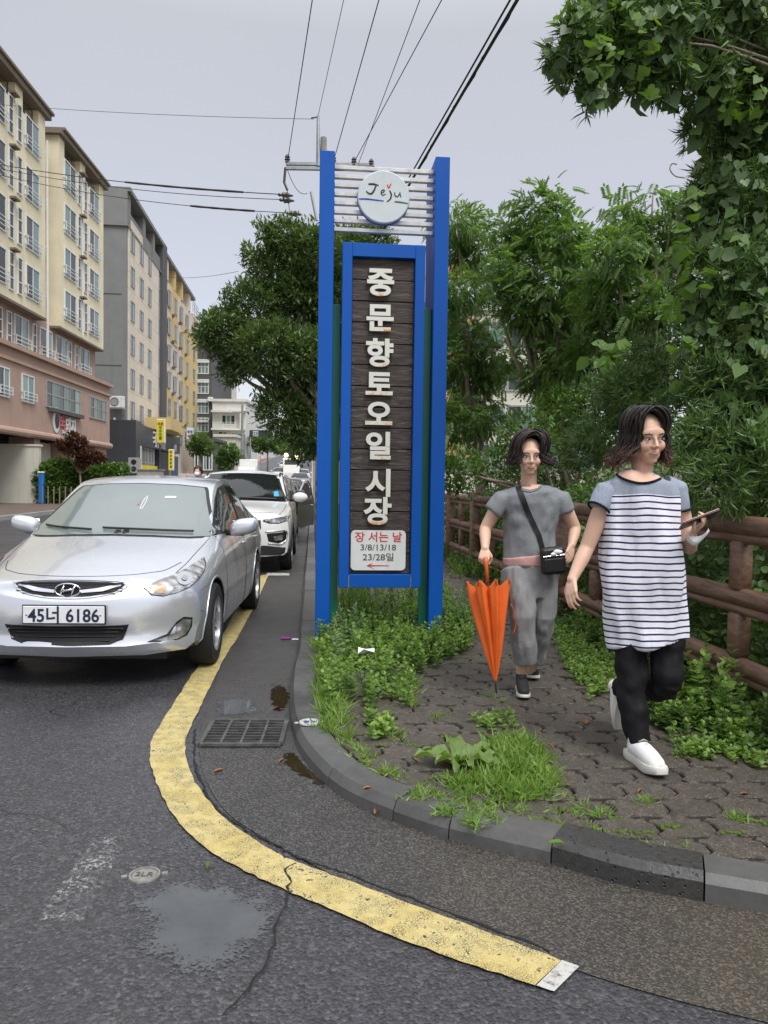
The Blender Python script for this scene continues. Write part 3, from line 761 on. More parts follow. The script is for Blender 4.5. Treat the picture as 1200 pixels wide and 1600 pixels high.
def make_shell(t, sp, paintm, detail=True):
    vs, fs = loft(sp, 64 if detail else 36); bvh = bvh_of(vs, fs); cut = []
    for ax in sp['axles']:
        for sg in (-1, 1):
            c = MB(); M = Matrix.Translation((sg * (sp['W'] - .10), ax, sp['wr_r'] * .98)) @ Matrix.Rotation(R(90), 4, 'Y')
            c.lathe([(sp['arch'], -.16), (sp['arch'], .30)], 36, M, cap=True); cut.append(c)
    me = boolean_cut(vs, fs, [paintm, 'grille_black'], cut)
    me.polygons.foreach_set('use_smooth', [True] * len(me.polygons)); me.set_sharp_from_angle(angle=R(38))
    body = link('body', me, t)
    for ax in sp['axles']:
        for sg in (-1, 1): wheel(t, sg * (sp['W'] - sp.get('wi', .105)), ax, sp['wr_r'], sg, detail=detail)
    return bvh, body
def windows(t, bvh, sp, glassm='side_glass', wsm='windscreen_glass', rear=False):
    ws = sp['ws']; full = ws + [(-x, z) for x, z in reversed(ws)]
    grow = lambda P, k, c: [((x - c[0]) * k + c[0], (z - c[1]) * k + c[1]) for x, z in P]
    c = (0, sum(z for _, z in ws) / len(ws))
    patch(bvh, grow(full, 1.045, c), FRONT, .002, .06, 'black_trim', 'windscreen_seal', t); w = patch(bvh, full, FRONT, .006, .06, wsm, 'windscreen', t)
    if 'rs' in sp:
        rs = sp['rs']; full = rs + [(-x, z) for x, z in reversed(rs)]
        patch(bvh, full, REAR, .005, .06, 'dark_glass', 'rear_window', t)
    for sg in (-1, 1):
        patch(bvh, sp['dlo'], SIDE(sg), .002, .06, 'black_trim', 'window_surround', t)
        for q in sp['sw']: patch(bvh, q, SIDE(sg), .006, .06, glassm, 'side_window', t)

# ---------- silver saloon in the foreground
SIL = dict(L=4.37, W=.85, axles=[.83, 3.40], wr_r=.312, arch=.352, fa=.50, fn=2.35, ba=.25, wi=.10,
    w=[(0, .955), (.5, .99), (1.0, 1.0), (2.8, 1.0), (3.8, .98), (4.37, .93)],
    zb=[(0, .225), (.5, .19), (1.2, .17), (3.2, .17), (4.37, .26)],
    zs=[(0, .66), (.25, .72), (.7, .80), (1.2, .875), (2.2, .915), (3.3, .96), (4.0, .985), (4.37, .93)],
    zt=[(0, .735), (.12, .775), (.5, .865), (1.0, .955), (1.12, .985), (1.5, 1.18), (1.85, 1.345), (2.05, 1.41), (2.45, 1.445), (2.9, 1.43), (3.3, 1.345), (3.8, 1.14), (3.98, 1.085), (4.3, 1.065), (4.37, 1.03)],
    zr=[(0, .69), (.3, .765), (.7, .84), (1.1, .915), (1.3, .965), (1.6, 1.13), (1.95, 1.315), (2.15, 1.378), (2.5, 1.41), (2.9, 1.395), (3.3, 1.29), (3.75, 1.10), (3.95, 1.04), (4.37, .97)],
    wr=[(0, .70), (.4, .76), (.9, .83), (1.25, .845), (1.6, .78), (2.0, .715), (2.4, .70), (2.9, .69), (3.4, .69), (3.9, .78), (4.37, .74)],
    frake=[(.15, .10), (.24, .045), (.3, .01), (.45, .0), (.56, .012), (.66, .045), (.74, .11), (.80, .15)],
    brake=[(.2, .05), (.5, .0), (.9, .05), (1.1, .12)],
    ws=[(0, .965), (.30, .958), (.55, .945), (.715, .945), (.735, .965), (.66, 1.08), (.60, 1.20), (.552, 1.305), (.53, 1.33), (.30, 1.352), (0, 1.36)],
    rs=[(0, 1.12), (.5, 1.12), (.6, 1.15), (.5, 1.33), (0, 1.36)],
    dlo=[(1.28, .95), (1.45, 1.04), (1.85, 1.24), (2.1, 1.335), (2.5, 1.37), (2.9, 1.355), (3.3, 1.25), (3.6, 1.10), (3.72, 1.00), (3.3, .985), (2.4, .945)],
    sw=[[(1.50, .965), (1.6, 1.08), (1.9, 1.235), (2.15, 1.325), (2.36, 1.345), (2.40, .965)], [(2.50, .965), (2.46, 1.345), (2.9, 1.335), (3.18, 1.255), (3.20, .995)], [(3.26, 1.0), (3.25, 1.235), (3.5, 1.10), (3.6, 1.015)]])
def sil_mod(x, z, y):
    a = 0.0
    if y < 1.0:
        # pocket round the fog lamp, ledge under the hexagon round the plate
        u = (x - .60) / .13; v = (z - .40) / .075; a += .035 * math.exp(-(u * u + v * v) ** 1.5)
        u = x / .46; v = (z - .665) / .052; a += .022 * math.exp(-(u * u + v * v) ** 4)
        u = x / .44; v = (z - .385) / .072; a += .03 * math.exp(-(u * u + v * v) ** 4)
        a -= .016 * math.exp(-((z - .295) / .028) ** 2)
        a += .012 * math.exp(-((z - .60 + .1 * x) / .02) ** 2) * (1 if x > .46 else 0) 
    return a
SIL['mods'] = [sil_mod]
front_p = G(120, 1034); 
silver = thing('silver_car', 'silver saloon car parked on the yellow line, facing the camera with plate 45너 6186', 'car', (-2.07, 4.93, 0), R(2.7))
def silver_car():
    t = silver; sp = SIL; bvh, body = make_shell(t, sp, 'silver_paint'); windows(t, bvh, sp)
    MW = wm(t); MI = MW.inverted(); R3 = MI.to_3x3(); cl = MI @ CO
    PX = lambda u, v: (cl, R3 @ ray(u, v))
    def sym(name, mb, mat, **k):
        if mb is None: return
        mb.build(name, mat, t, **k); mirror(mb).build(name, mat, t, **k)
    # headlights (outline measured on the shell), inner bowls
    hl = [(226, 918), (246, 908), (270, 899), (290, 889), (306, 879), (317, 872), (320, 880), (318, 893), (309, 906), (295, 918), (276, 926), (256, 931), (238, 929)]
    g2 = lambda P, k: [((x - sum(p[0] for p in P) / len(P)) * k + sum(p[0] for p in P) / len(P), (y - sum(p[1] for p in P) / len(P)) * k + sum(p[1] for p in P) / len(P)) for x, y in P]
    sym('headlight_rim', patch(bvh, g2(hl, 1.05), PX, .002, 5), 'black_trim', smooth=True)
    sym('headlight', patch(bvh, hl, PX, .006, 4), 'lamp_reflector', smooth=True)
    sym('indicator', patch(bvh, [(232, 919), (248, 912), (259, 918), (258, 927), (244, 927)], PX, .009, 3), 'amber_lens', smooth=True)
    bowl = lambda cx, cy, r_: [(cx + r_ * math.cos(a) * 1.0, cy + r_ * math.sin(a) * .85) for a in [2 * math.pi * k / 16 for k in range(16)]]
    sym('lamp_bowl', patch(bvh, bowl(288, 905, 12.5), PX, .010, 3), 'chrome', smooth=True)
    sym('lamp_bulb', patch(bvh, bowl(288, 905, 5), PX, .014, 2), 'alloy', smooth=True)
    # fog lamps
    fg = [(232, 1002), (262, 990), (276, 972), (286, 965), (299, 966), (298, 979), (291, 992), (276, 999), (255, 1002)]
    sym('fog_lamp_bezel', patch(bvh, g2(fg, 1.07), PX, .003, 4), 'black_trim', smooth=True)
    sym('fog_lamp', patch(bvh, [(244, 1001), (264, 993), (274, 976), (286, 967), (298, 968), (296, 980), (289, 991), (276, 998), (258, 1001)], PX, .007, 3), 'lamp_reflector', smooth=True)
    # grilles
    up = [(-.36, .70), (-.30, .655), (-.15, .628), (0, .622), (.15, .628), (.30, .655), (.36, .70), (.25, .715), (0, .722), (-.25, .715)]
    patch(bvh, up, FRONT, .004, .03, 'grille_black', 'upper_grille', t)
    for k in range(-5, 6): pass
    gm = MB()
    for z in (.642, .658, .675, .692, .707):
        hw = .30 if z < .65 else .345
        m = seam(bvh, [(-hw, z), (0, z - .0), (hw, z)], FRONT, .0028, .006); gm.add(m.v, m.f)
    gm.build('grille_mesh', 'black_trim', t)
    for sg in (-1, 1):
        b = [(.085, .662), (.20, .675), (.33, .699), (.335, .690), (.22, .655), (.085, .645)]
        patch(bvh, [(sg * x, z) for x, z in b], FRONT, .014, .02, 'chrome', 'grille_bar', t)
    up2 = [(x * 1.035, .672 + (z - .672) * 1.18) for x, z in up]
    rim = seam(bvh, crom([(*p, 0) for p in up2 + [up2[0]]], 4) and [(v.x, v.y) for v in crom([(*p, 0) for p in up2 + [up2[0]]], 4)], FRONT, .006, .002); rim.build('grille_surround', 'silver_paint', t, smooth=True)
    lo = [(-.40, .445), (-.36, .345), (-.28, .315), (0, .308), (.28, .315), (.36, .345), (.40, .445), (.2, .438), (0, .436), (-.2, .438)]
    patch(bvh, lo, FRONT, .004, .03, 'grille_black', 'lower_grille', t)
    for z in (.335, .365, .395, .42): 
        hw = .27 + (z - .33) * 1.1; m = seam(bvh, [(-hw, z), (hw, z)], FRONT, .006, .006); m.build('grille_bar', 'black_trim', t, smooth=True)
    # emblem: an italic letter in an oval
    em = thing('emblem', None, None); em.parent = t; y0 = bvh.ray_cast(Vector((0, -3, .668)), Vector((0, 1, 0)))[0].y
    pts = [(.082 * math.cos(a), .668 + .043 * math.sin(a)) for a in [2 * math.pi * k / 28 for k in range(29)]]
    MB().tube([(x, y0 - .022 + .5 * x * x, z) for x, z in pts], .0055, 6).build('ring', 'chrome', em, smooth=True)
    h = MB()
    for sg in (-1, 1): h.tube([(sg * .036 - .012, y0 - .02, .637), (sg * .034, y0 - .024, .668), (sg * .036 + .014, y0 - .02, .699)], [.006, .009, .006], 6)
    h.tube([(-.034, y0 - .022, .660), (0, y0 - .026, .668), (.036, y0 - .022, .676)], .0075, 6); h.build('letter', 'chrome', em, smooth=True)
    MB().prism([(x * .95, (z - .668) * .95) for x, z in pts[:-1]], -.002, .002, Matrix.Translation((0, y0 - .014, .668)) @ Matrix.Rotation(R(90), 4, 'X')).build('badge_back', 'grille_black', em)
    # plate
    yp = bvh.ray_cast(Vector((0, -3, .52)), Vector((0, 1, 0)))[0].y - .022
    pl = thing('licence_plate', None, None, (0, yp, .517)); pl.parent = t
    MB().box((-.26, -.004, -.056), (.26, .004, .056), bev=.003).build('plate', 'plate_white', pl)
    MB().box((-.268, .004, -.064), (.268, .012, .064), bev=.003).build('plate_frame', 'black_trim', pl)
    m = text_mb("45너 6186", .118, .0008, .0022, Matrix.Translation((0, -.0052, 0)) @ Matrix.Rotation(R(90), 4, 'X'), squash=.92); m.build('lettering', 'plate_ink', pl)
    for x in (-.235, .235): MB().lathe([(0, .004), (.007, .003), (.008, 0)], 10, Matrix.Translation((x, -.004, 0)) @ Matrix.Rotation(R(90), 4, 'X')).build('plate_screw', 'chrome', pl)
    # panel gaps
    g = MB()
    def S(line, c, r=.0028):
        m = seam(bvh, line, c, r, -.0006); g.add(m.v, m.f)
    hoodf = [(-.62, .80), (-.55, .762), (-.4, .752), (-.2, .748), (0, .747), (.2, .748), (.4, .752), (.55, .762), (.62, .80)]
    S(hoodf, FRONT, .0035)
    for sg in (-1, 1):
        S([(sg * .62, .36), (sg * .655, .6), (sg * .69, .95), (sg * .715, 1.22)], TOP, .003)
        SD = SIDE(sg)
        S([(1.30, .93), (1.27, .80), (1.30, .45), (1.34, .24), (1.40, .215), (2.35, .215), (2.42, .25), (2.44, .6), (2.45, .95)], SD)
        S([(2.45, .6), (2.44, .25), (2.5, .215), (2.98, .215), (3.06, .35), (3.22, .62), (3.30, .8), (3.28, .985)], SD)
        S([(.40, .62), (.62, .64), (1.28, .80)], SD, .0015); S([(.30, .50), (.47, .46)], SD, .002)
    g.build('panel_gaps', 'black_trim', t)
    for sg in (-1, 1):
        for (ya, yb) in ((2.22, 2.40), (3.06, 3.22)):
            P = []
            for k in range(7):
                y = ya + (yb - ya) * k / 6; hx = bvh.ray_cast(Vector((sg * 3, y, .82)), Vector((-sg, 0, 0)))[0]; P.append(hx + Vector((sg * (.012 + .022 * math.sin(math.pi * k / 6)), 0, 0)))
            MB().tube(P, [.008, .012, .013, .013, .013, .012, .008], 8).build('door_handle', 'silver_paint', t, smooth=True)
        # arch lips
        for ax in sp['axles']:
            P = []
            for k in range(-3, 28):
                a = math.pi * k / 24; yy = ax + math.cos(a) * (sp['arch'] + .006); zz = sp['wr_r'] + math.sin(a) * (sp['arch'] + .006)
                hx = bvh.ray_cast(Vector((sg * 3, yy, max(zz, .21))), Vector((-sg, 0, 0)))[0]
                if hx and zz > .20: P.append(hx + Vector((sg * .0, 0, 0)))
            MB().tube(P, .007, 6).build('wheel_arch_lip', 'silver_paint', t, smooth=True)
        # mirror
        mr = thing('wing_mirror', None, None, (sg * .93, 1.66, 1.0)); mr.parent = t
        mb = MB(); mb.ball((0, 0, 0), (.125, .075, .078), 18, 12); sq = lambda v, a, k: math.copysign(abs(v / a) ** k * a, v); mb.v = [(sq(x, .125, .72), min(y, .03), sq(z, .078, .75 if z > 0 else .55) * (1.0 if z > 0 else .85) + (.022 * (x * sg) / .1)) for x, y, z in mb.v]
        mb.build('mirror_cap', 'silver_paint', mr, smooth=True)
        MB().tube([(sg * -.16, .0, -.045), (sg * -.08, 0, -.055), (0, 0, -.055)], [.03, .022, .02], 8).build('mirror_arm', 'black_trim', mr, smooth=True)
        MB().box((-.105, .028, -.055), (.105, .034, .055), bev=.003).build('mirror_glass', 'chrome', mr)
    # wipers
    wp = [[(-.62, .985), (-.50, .975), (-.20, .962)], [(-.12, .975), (.15, .968), (.58, .952)]]
    for ln in wp:
        w = seam(bvh, [(x, z + .02) for x, z in ln], FRONT, .009, .022); w.build('wiper', 'black_trim', t, smooth=True)
    MB().tube([(0.02, 1.30, 1.18), (.02, 1.31, 1.12)], .004, 5)
    # charm hanging behind the glass reads as a pale loop
    lp = [(.10 + .012 * math.cos(a), 1.20 + .060 * math.sin(a)) for a in [2 * math.pi * k / 16 for k in range(17)]]
    seam(bvh, [(x, z) for x, z in lp], FRONT, .0035, .006).build('hanging_charm', 'plate_white', t)
    patch(bvh, [(.055, 1.215), (.070, 1.215), (.075, 1.18), (.05, 1.18)], FRONT, .008, .02, 'notice_tag', 'hanging_ornament', t)
    patch(bvh, [(.25, 1.255), (.34, 1.255), (.34, 1.24), (.25, 1.24)], FRONT, .008, .02, 'plate_white', 'sticker', t)
    # front underside
    MB().box((-.6, .25, .17), (.6, .9, .24)).build('undertray', 'black_trim', t)
silver_car()

# ---------- white SUV behind it
SUV = dict(L=4.27, W=.885, axles=[.82, 3.41], wr_r=.335, arch=.372, fa=.40, fn=2.6, ba=.22, wi=.10,
    w=[(0, .96), (.5, .99), (1.0, 1.0), (3.4, 1.0), (4.27, .94)], zb=[(0, .27), (.6, .22), (3.4, .22), (4.27, .32)],
    zs=[(0, .86), (.3, .92), (1.1, 1.00), (2.2, 1.03), (3.4, 1.07), (4.27, 1.05)],
    zt=[(0, .93), (.15, .985), (.9, 1.07), (1.05, 1.10), (1.45, 1.34), (1.75, 1.50), (2.0, 1.57), (2.5, 1.60), (3.4, 1.585), (3.8, 1.54), (4.05, 1.32), (4.2, 1.1), (4.27, 1.06)],
    zr=[(0, .90), (.3, .95), (.9, 1.02), (1.2, 1.06), (1.55, 1.27), (1.9, 1.46), (2.2, 1.53), (3.3, 1.53), (3.8, 1.47), (4.0, 1.3), (4.27, 1.055)],
    wr=[(0, .74), (.9, .83), (1.25, .86), (1.6, .80), (2.0, .735), (2.6, .71), (3.6, .70), (4.27, .75)],
    frake=[(.2, .06), (.4, .02), (.6, .0), (.75, .01), (.86, .04), (.95, .12)], brake=[(.2, .05), (.7, .0), (1.0, .05), (1.5, .2)],
    ws=[(0, 1.10), (.45, 1.09), (.72, 1.075), (.745, 1.10), (.66, 1.27), (.60, 1.43), (.56, 1.50), (.3, 1.525), (0, 1.53)],
    rs=[(0, 1.15), (.6, 1.15), (.55, 1.45), (0, 1.47)],
    dlo=[(1.25, 1.075), (1.5, 1.22), (1.85, 1.41), (2.2, 1.495), (3.2, 1.50), (3.75, 1.42), (3.85, 1.20), (3.4, 1.11)],
    sw=[[(1.5, 1.10), (1.62, 1.24), (1.9, 1.40), (2.2, 1.475), (2.38, 1.48), (2.42, 1.09)], [(2.5, 1.09), (2.47, 1.48), (3.15, 1.475), (3.2, 1.12)], [(3.28, 1.13), (3.27, 1.46), (3.65, 1.39), (3.7, 1.22)]])
suv = thing('white_suv', 'white compact SUV parked behind the silver car with dark windscreen', 'car', (-2.27, 11.3, 0), R(5.2))
def white_suv():
    t = suv; sp = SUV; bvh, body = make_shell(t, sp, 'white_car_paint'); windows(t, bvh, sp, 'dark_glass', 'dark_glass')
    def sym(name, out, mat, off=.005, step=.03):
        patch(bvh, out, FRONT, off, step, mat, name, t); patch(bvh, [(-x, z) for x, z in out], FRONT, off, step, mat, name, t)
    sym('headlight_rim', [(.46, .80), (.55, .77), (.70, .765), (.82, .80), (.855, .87), (.80, .88), (.62, .845), (.47, .825)], 'black_trim', .003)
    sym('headlight', [(.50, .805), (.57, .782), (.69, .775), (.80, .805), (.835, .86), (.78, .868), (.62, .835), (.50, .82)], 'lamp_reflector', .008, .02)
    patch(bvh, [(-.43, .82), (-.44, .70), (-.36, .56), (.36, .56), (.44, .70), (.43, .82)], FRONT, .004, .05, 'grille_black', 'grille', t)
    for z in (.60, .66, .72, .78): seam(bvh, [(-.38, z), (.38, z)], FRONT, .010, .006).build('grille_bar', 'chrome', t, smooth=True)
    sym('fog_lamp_housing', [(.52, .62), (.74, .635), (.82, .66), (.80, .52), (.70, .47), (.55, .50)], 'black_trim', .004)
    sym('fog_lamp', [(.62, .575), (.76, .60), (.75, .52), (.64, .51)], 'lamp_reflector', .010, .02)
    for sg in (-1, 1): seam(bvh, [(sg * x, z) for x, z in ((.50, .645), (.78, .665), (.83, .62), (.80, .50), (.72, .45), (.54, .475))], FRONT, .011, .004).build('fog_lamp_trim', 'alloy', t, smooth=True)
    patch(bvh, [(-.80, .40), (-.78, .29), (.78, .29), (.80, .40), (.5, .44), (-.5, .44)], FRONT, .006, .05, 'cladding', 'lower_bumper', t)
    for sg in (-1, 1):
        patch(bvh, [(.45, .43), (.40, .30), (.40, .26), (3.9, .26), (3.9, .42), (3.82, .44), (1.3, .34), (1.2, .40)], SIDE(sg), .006, .05, 'cladding', 'side_cladding', t)
        for ax in sp['axles']:
            P = []
            for k in range(0, 25):
                a = math.pi * k / 24; hx = bvh.ray_cast(Vector((sg * 3, ax + math.cos(a) * .39, .335 + math.sin(a) * .39)), Vector((-sg, 0, 0)))[0]
                if hx: P.append(hx)
            MB().tube(P, .026, 6).build('wheel_arch_cladding', 'cladding', t, smooth=True)
        mr = thing('wing_mirror', None, None, (sg * .985, 1.62, 1.14)); mr.parent = t
        mb = MB(); mb.ball((0, 0, 0), (.13, .08, .085), 16, 10); mb.v = [(x, min(y, .03), z) for x, y, z in mb.v]; mb.build('mirror_cap', 'white_car_paint', mr, smooth=True)
        MB().tube([(sg * -.17, 0, -.05), (0, 0, -.06)], .025, 8).build('mirror_arm', 'black_trim', mr, smooth=True)
    g = MB()
    for sg in (-1, 1):
        for ln, c in ([[(1.32, 1.06), (1.28, .8), (1.33, .36), (2.40, .36), (2.46, 1.06)], SIDE(sg)], [[(2.46, .5), (2.46, .36), (3.0, .36), (3.22, .8), (3.25, 1.1)], SIDE(sg)], [[(sg * .70, .2), (sg * .75, .6), (sg * .78, 1.15)], TOP]):
            m = seam(bvh, ln, c, .004, 0); g.add(m.v, m.f)
        seam(bvh, [(sg * .62, 1.95), (sg * .60, 3.0), (sg * .60, 3.7)], TOP, .016, .012).build('roof_rail', 'black_trim', t, smooth=True)
    m = seam(bvh, [(-.60, .93), (0, .925), (.60, .93)], FRONT, .005, 0); g.add(m.v, m.f); g.build('panel_gaps', 'black_trim', t)
    seam(bvh, [(-.55, 1.115), (0, 1.11)], FRONT, .012, .02).build('wiper', 'black_trim', t); seam(bvh, [(0.02, 1.12), (.6, 1.10)], FRONT, .012, .02).build('wiper', 'black_trim', t)
    patch(bvh, [(.56, 1.15), (.64, 1.15), (.62, 1.23), (.55, 1.23)], FRONT, .010, .02, 'sticker_blue', 'sticker', t)
    pl = thing('licence_plate', None, None, (0, -.02, .62)); pl.parent = t; MB().box((-.26, 0, -.055), (.26, .01, .055)).build('plate', 'plate_white', pl)
white_suv()

# ---------- further vehicles
def scaled(sp, k):
    q = dict(sp); return q
def far_car(name, label, paintm, loc, rz, sp, facing=True, glassm='dark_glass', group='cars standing along the street'):
    t = thing(name, label, 'car', (loc[0], loc[1], gz(loc[1])), rz if facing else rz + math.pi, group)
    bvh, body = make_shell(t, sp, paintm, detail=False); windows(t, bvh, sp, glassm, glassm)
    top = .80 if sp is SIL else .88
    for sg in (-1, 1):
        patch(bvh, [(sg * x, z) for x, z in ((.45, top - .16), (.62, top - .17), (.80, top - .06), (.80, top), (.6, top - .04))], FRONT, .006, .04, 'lamp_reflector', 'headlight', t)
        patch(bvh, [(sg * x, z) for x, z in ((.50, .78), (.78, .80), (.80, .95), (.58, .93))], REAR, .006, .05, 'red_lens', 'tail_light', t)
        MB().ball((sg * .95, 1.65, 1.02 if sp is SIL else 1.14), (.12, .06, .08), 10, 8).build('wing_mirror', paintm, t, smooth=True)
    patch(bvh, [(-.42, top - .20), (-.34, .5), (.34, .5), (.42, top - .20)], FRONT, .006, .06, 'grille_black', 'grille', t)
    MB().box((-.26, -.03, .50), (.26, -.01, .60)).build('licence_plate', 'plate_white', t); MB().box((-.26, sp['L'] - .0, .70), (.26, sp['L'] + .02, .80)).build('licence_plate', 'plate_white', t)
    return t, bvh
cz = lambda Y, dx=-1.0: (KX(Y) + dx, Y)
dk, dkb = far_car('dark_grey_car', 'dark grey car with its kerb side front door standing open behind the white SUV', 'dark_grey_paint', cz(17.2, -1.15), R(5.3), SUV, glassm='windscreen_glass', group=None)
def open_door():
    t = thing('open_door', None, None, (.86, 1.35, 0)); t.parent = dk; t.rotation_euler = (0, 0, R(-22))
    out = [(0, .30), (1.05, .30), (1.08, .6), (1.06, .98), (1.02, 1.02), (.92, 1.30), (.72, 1.44), (.5, 1.42), (.12, 1.08), (0, .98)]
    hole = [(.95, 1.0), (.86, 1.27), (.70, 1.385), (.52, 1.37), (.20, 1.08), (.18, 1.02)]
    M = Matrix(((0, 0, 1, 0), (1, 0, 0, 0), (0, 1, 0, 0), (0, 0, 0, 1)))
    low = [p for p in out if p[1] <= 1.03]; MB().prism([(0, .30), (1.05, .30), (1.08, .6), (1.06, 1.0), (0, .98)], -.04, .04, M).build('door_skin', 'black_car_paint', t)
    MB().tube([(0, y, z) for y, z in [(0, .98), (.12, 1.08), (.5, 1.42), (.72, 1.45), (.92, 1.30), (1.06, .98)]], .022, 8).build('window_frame', 'alloy', t, smooth=True)
    MB().tube([(0, y, z) for y, z in [(1.06, .98), (1.09, .6), (1.05, .30)]], .02, 8).build('door_edge', 'alloy', t, smooth=True)
    MB().prism(hole, -.004, .004, M).build('side_window', 'dark_glass', t)
    MB().ball((.06, .12, 1.12), (.10, .06, .08), 10, 8).build('wing_mirror', 'dark_grey_paint', t, smooth=True)
    MB().box((.04, .82, .80), (.07, .98, .83), bev=.01).build('door_handle', 'chrome', t)
open_door()
far_car('black_car', 'black car with lit red tail lamps beyond the dark grey car with the open door', 'black_car_paint', (KX(23.2 + 4.3) - .95, 27.5), R(5.3), SIL, False)
far_car('light_silver_car', 'light silver hatchback parked beyond the black car near the kerb', 'light_silver_paint', cz(33, -1.0), R(5.3), SUV)
far_car('silver_grey_car', 'pale silver car driving in the far lane beside the white box truck', 'light_silver_paint', (-9.4, 62), R(5.3), SIL)
far_car('pale_white_car', 'white car further up the far lane behind the pale silver one', 'plain_white_paint', (-11.6, 84), R(5.3), SUV)
far_car('low_white_car', 'low white car in the road beyond the white SUV roof', 'plain_white_paint', (-6.2, 38), R(5.3), SIL)
far_car('distant_white_car', 'distant white car topping the rise of the street', 'plain_white_paint', (-15.8, 120), R(5.3), SIL)
far_car('distant_silver_car', 'distant silver car near the kerb under the big tree', 'light_silver_paint', (KX(66) - 1.0, 66), R(5.3), SUV)
far_car('parked_white_hatchback', 'distant white car near the kerb beyond the silver one', 'plain_white_paint', (KX(84) - 1.0, 84), R(5.3), SIL)
s = mk('lit_headlamp'); e_ = s.n('ShaderNodeEmission', {'Color': (1, .62, .28), 'Strength': 14.0}); s.t.links.new(e_.outputs[0], s.out.inputs[0])
def truck(name, label, x, Y, rz, w, h, L, lit=False, box=True, cat='truck'):
    t = thing(name, label, cat, (x, Y, gz(Y)), rz)
    MB().box((-w / 2, 1.7 if box else .5, .7), (w / 2, L, h), bev=.05).build('cargo_box' if box else 'cabin', 'plain_white_paint', t, autos=40)
    c = MB(); ch = 1.85 if box else h * .96
    prof = [(0, .45), (0, 1.05), (.35, ch - .05), (.5, ch), (1.62 if box else .52, ch), (1.62 if box else .52, .45)]
    c.prism([(y, z) for y, z in prof], -w / 2 + .06, w / 2 - .06, Matrix(((0, 0, 1, 0), (1, 0, 0, 0), (0, 1, 0, 0), (0, 0, 0, 1)))); c.build('cab', 'plain_white_paint', t)
    k = (ch - 1.10) / (.35); MB().add([(-w / 2 + .14, .03, 1.12), (w / 2 - .14, .03, 1.12), (w / 2 - .2, .325, ch - .12), (-w / 2 + .2, .325, ch - .12)], [(0, 1, 2, 3)]).build('windscreen', 'side_glass', t)
    for sg in (-1, 1):
        MB().box((sg * (w / 2 - .35) - .13, -.03, .68), (sg * (w / 2 - .35) + .13, 0, .86), bev=.01).build('headlight', 'lamp_reflector', t)
        MB().box((sg * (w / 2 + .05) - .05, .35, 1.15), (sg * (w / 2 + .05) + .05, .4, 1.5)).build('wing_mirror', 'black_trim', t)
        for ax in (.75, L - 1.0): wheel(t, sg * (w / 2 - .14), ax, .33, sg, detail=False)
    MB().box((-.3, -.025, .48), (.3, -.005, .6)).build('licence_plate', 'plate_white', t)
    MB().box((-w / 2 + .1, .1, .4), (w / 2 - .1, L - .1, .66)).build('chassis', 'black_trim', t)
    MB().box((-w / 2 + .06, -.03, .42), (w / 2 - .06, .02, .62)).build('bumper', 'cladding', t)
    if lit:
        for sg in (-1, 1): MB().ball((sg * (w / 2 - .35), .25, h + .28), (.2, .12, .2), 12, 8).build('warning_lamp', 'lit_headlamp', t, smooth=True)
        MB().box((-w / 2 + .2, .2, h), (w / 2 - .2, .3, h + .1)).build('lamp_bar', 'black_trim', t)
    return t
truck('box_truck', 'white box truck standing at the far side of the street', -13.2, 73, R(5.3), 1.75, 2.6, 5.2)
truck('service_van', 'white van with two glowing orange lamps on its roof coming down the street', -9.8, 80, R(5.3), 1.8, 2.65, 4.6, True, False, 'van')
far_car('dark_parked_car', 'dark car parked behind the cream wall at the left edge', 'black_car_paint', (-19.2, 34), R(95), SUV, group=None)
# ================================================================ THE MARKET SIGN, FENCE, POLE AND WIRES
s = mk('blue_gloss'); P = s.obj(); n = s.noise(1.6, 4, .6, s.scale((1, 1, .4))); sc_ = s.noise(34, 6, .8, P)
c = s.mix(s.map(n, .3, .7, 0, 1), (.001, .080, .38), (.001, .093, .44)); c = s.mix(s.map(sc_, .66, .74, 0, .6), c, (.08, .16, .36))
s.bsdf(Base_Color=c, Roughness=s.map(n, .3, .7, .36, .5), Normal=s.bump(s.noise(8, 3, .5, P), .05, .01)).inputs['Specular IOR Level'].default_value = .3
simple('green_fin', (.008, .125, .07), .45, var=.2, nscale=2); simple('bare_metal', (.30, .30, .29), .45, .6, var=.3, nscale=30)
simple('slat_steel', (.60, .59, .56), .42, .35, var=.18, nscale=9, dirt=.5, dirtcol=(.25, .22, .17)); simple('disc_face', (.60, .655, .67), .32, var=.04, nscale=4, dirt=.18)
simple('ink_black', (.014, .014, .02), .5); simple('ink_blue', (.01, .08, .5), .5); simple('ink_green', (.008, .16, .07), .5); simple('ink_red', (.72, .045, .02), .5)
simple('notice_white', (.72, .73, .71), .38, var=.04, nscale=8, dirt=.15); simple('notice_red', (.55, .05, .04), .5); simple('notice_grey', (.10, .10, .10), .5)
s = mk('weathered_board'); P = s.pos(); r_ = s.orand()
off = s.n('ShaderNodeCombineXYZ', {0: s.math('MULTIPLY', r_, 31), 2: s.math('MULTIPLY', r_, 7)}).outputs[0]
v = s.n('ShaderNodeVectorMath', {0: s.pos(), 1: off}, operation='ADD').outputs[0]
wv = s.n('ShaderNodeTexNoise', {'Scale': 1.0, 'Detail': 8, 'Roughness': .65, 'Distortion': 1.4, 'Vector': s.scale((4, 4, 62), v)}).outputs['Fac']
fine = s.n('ShaderNodeTexNoise', {'Scale': 1.0, 'Detail': 4, 'Vector': s.scale((14, 14, 320), v)}).outputs['Fac']
knot = s.noise(5, 4, .6, v)
c = s.ramp(wv, [(.3, (.020, .013, .011)), (.46, (.048, .034, .028)), (.56, (.085, .066, .056)), (.66, (.19, .165, .145))])
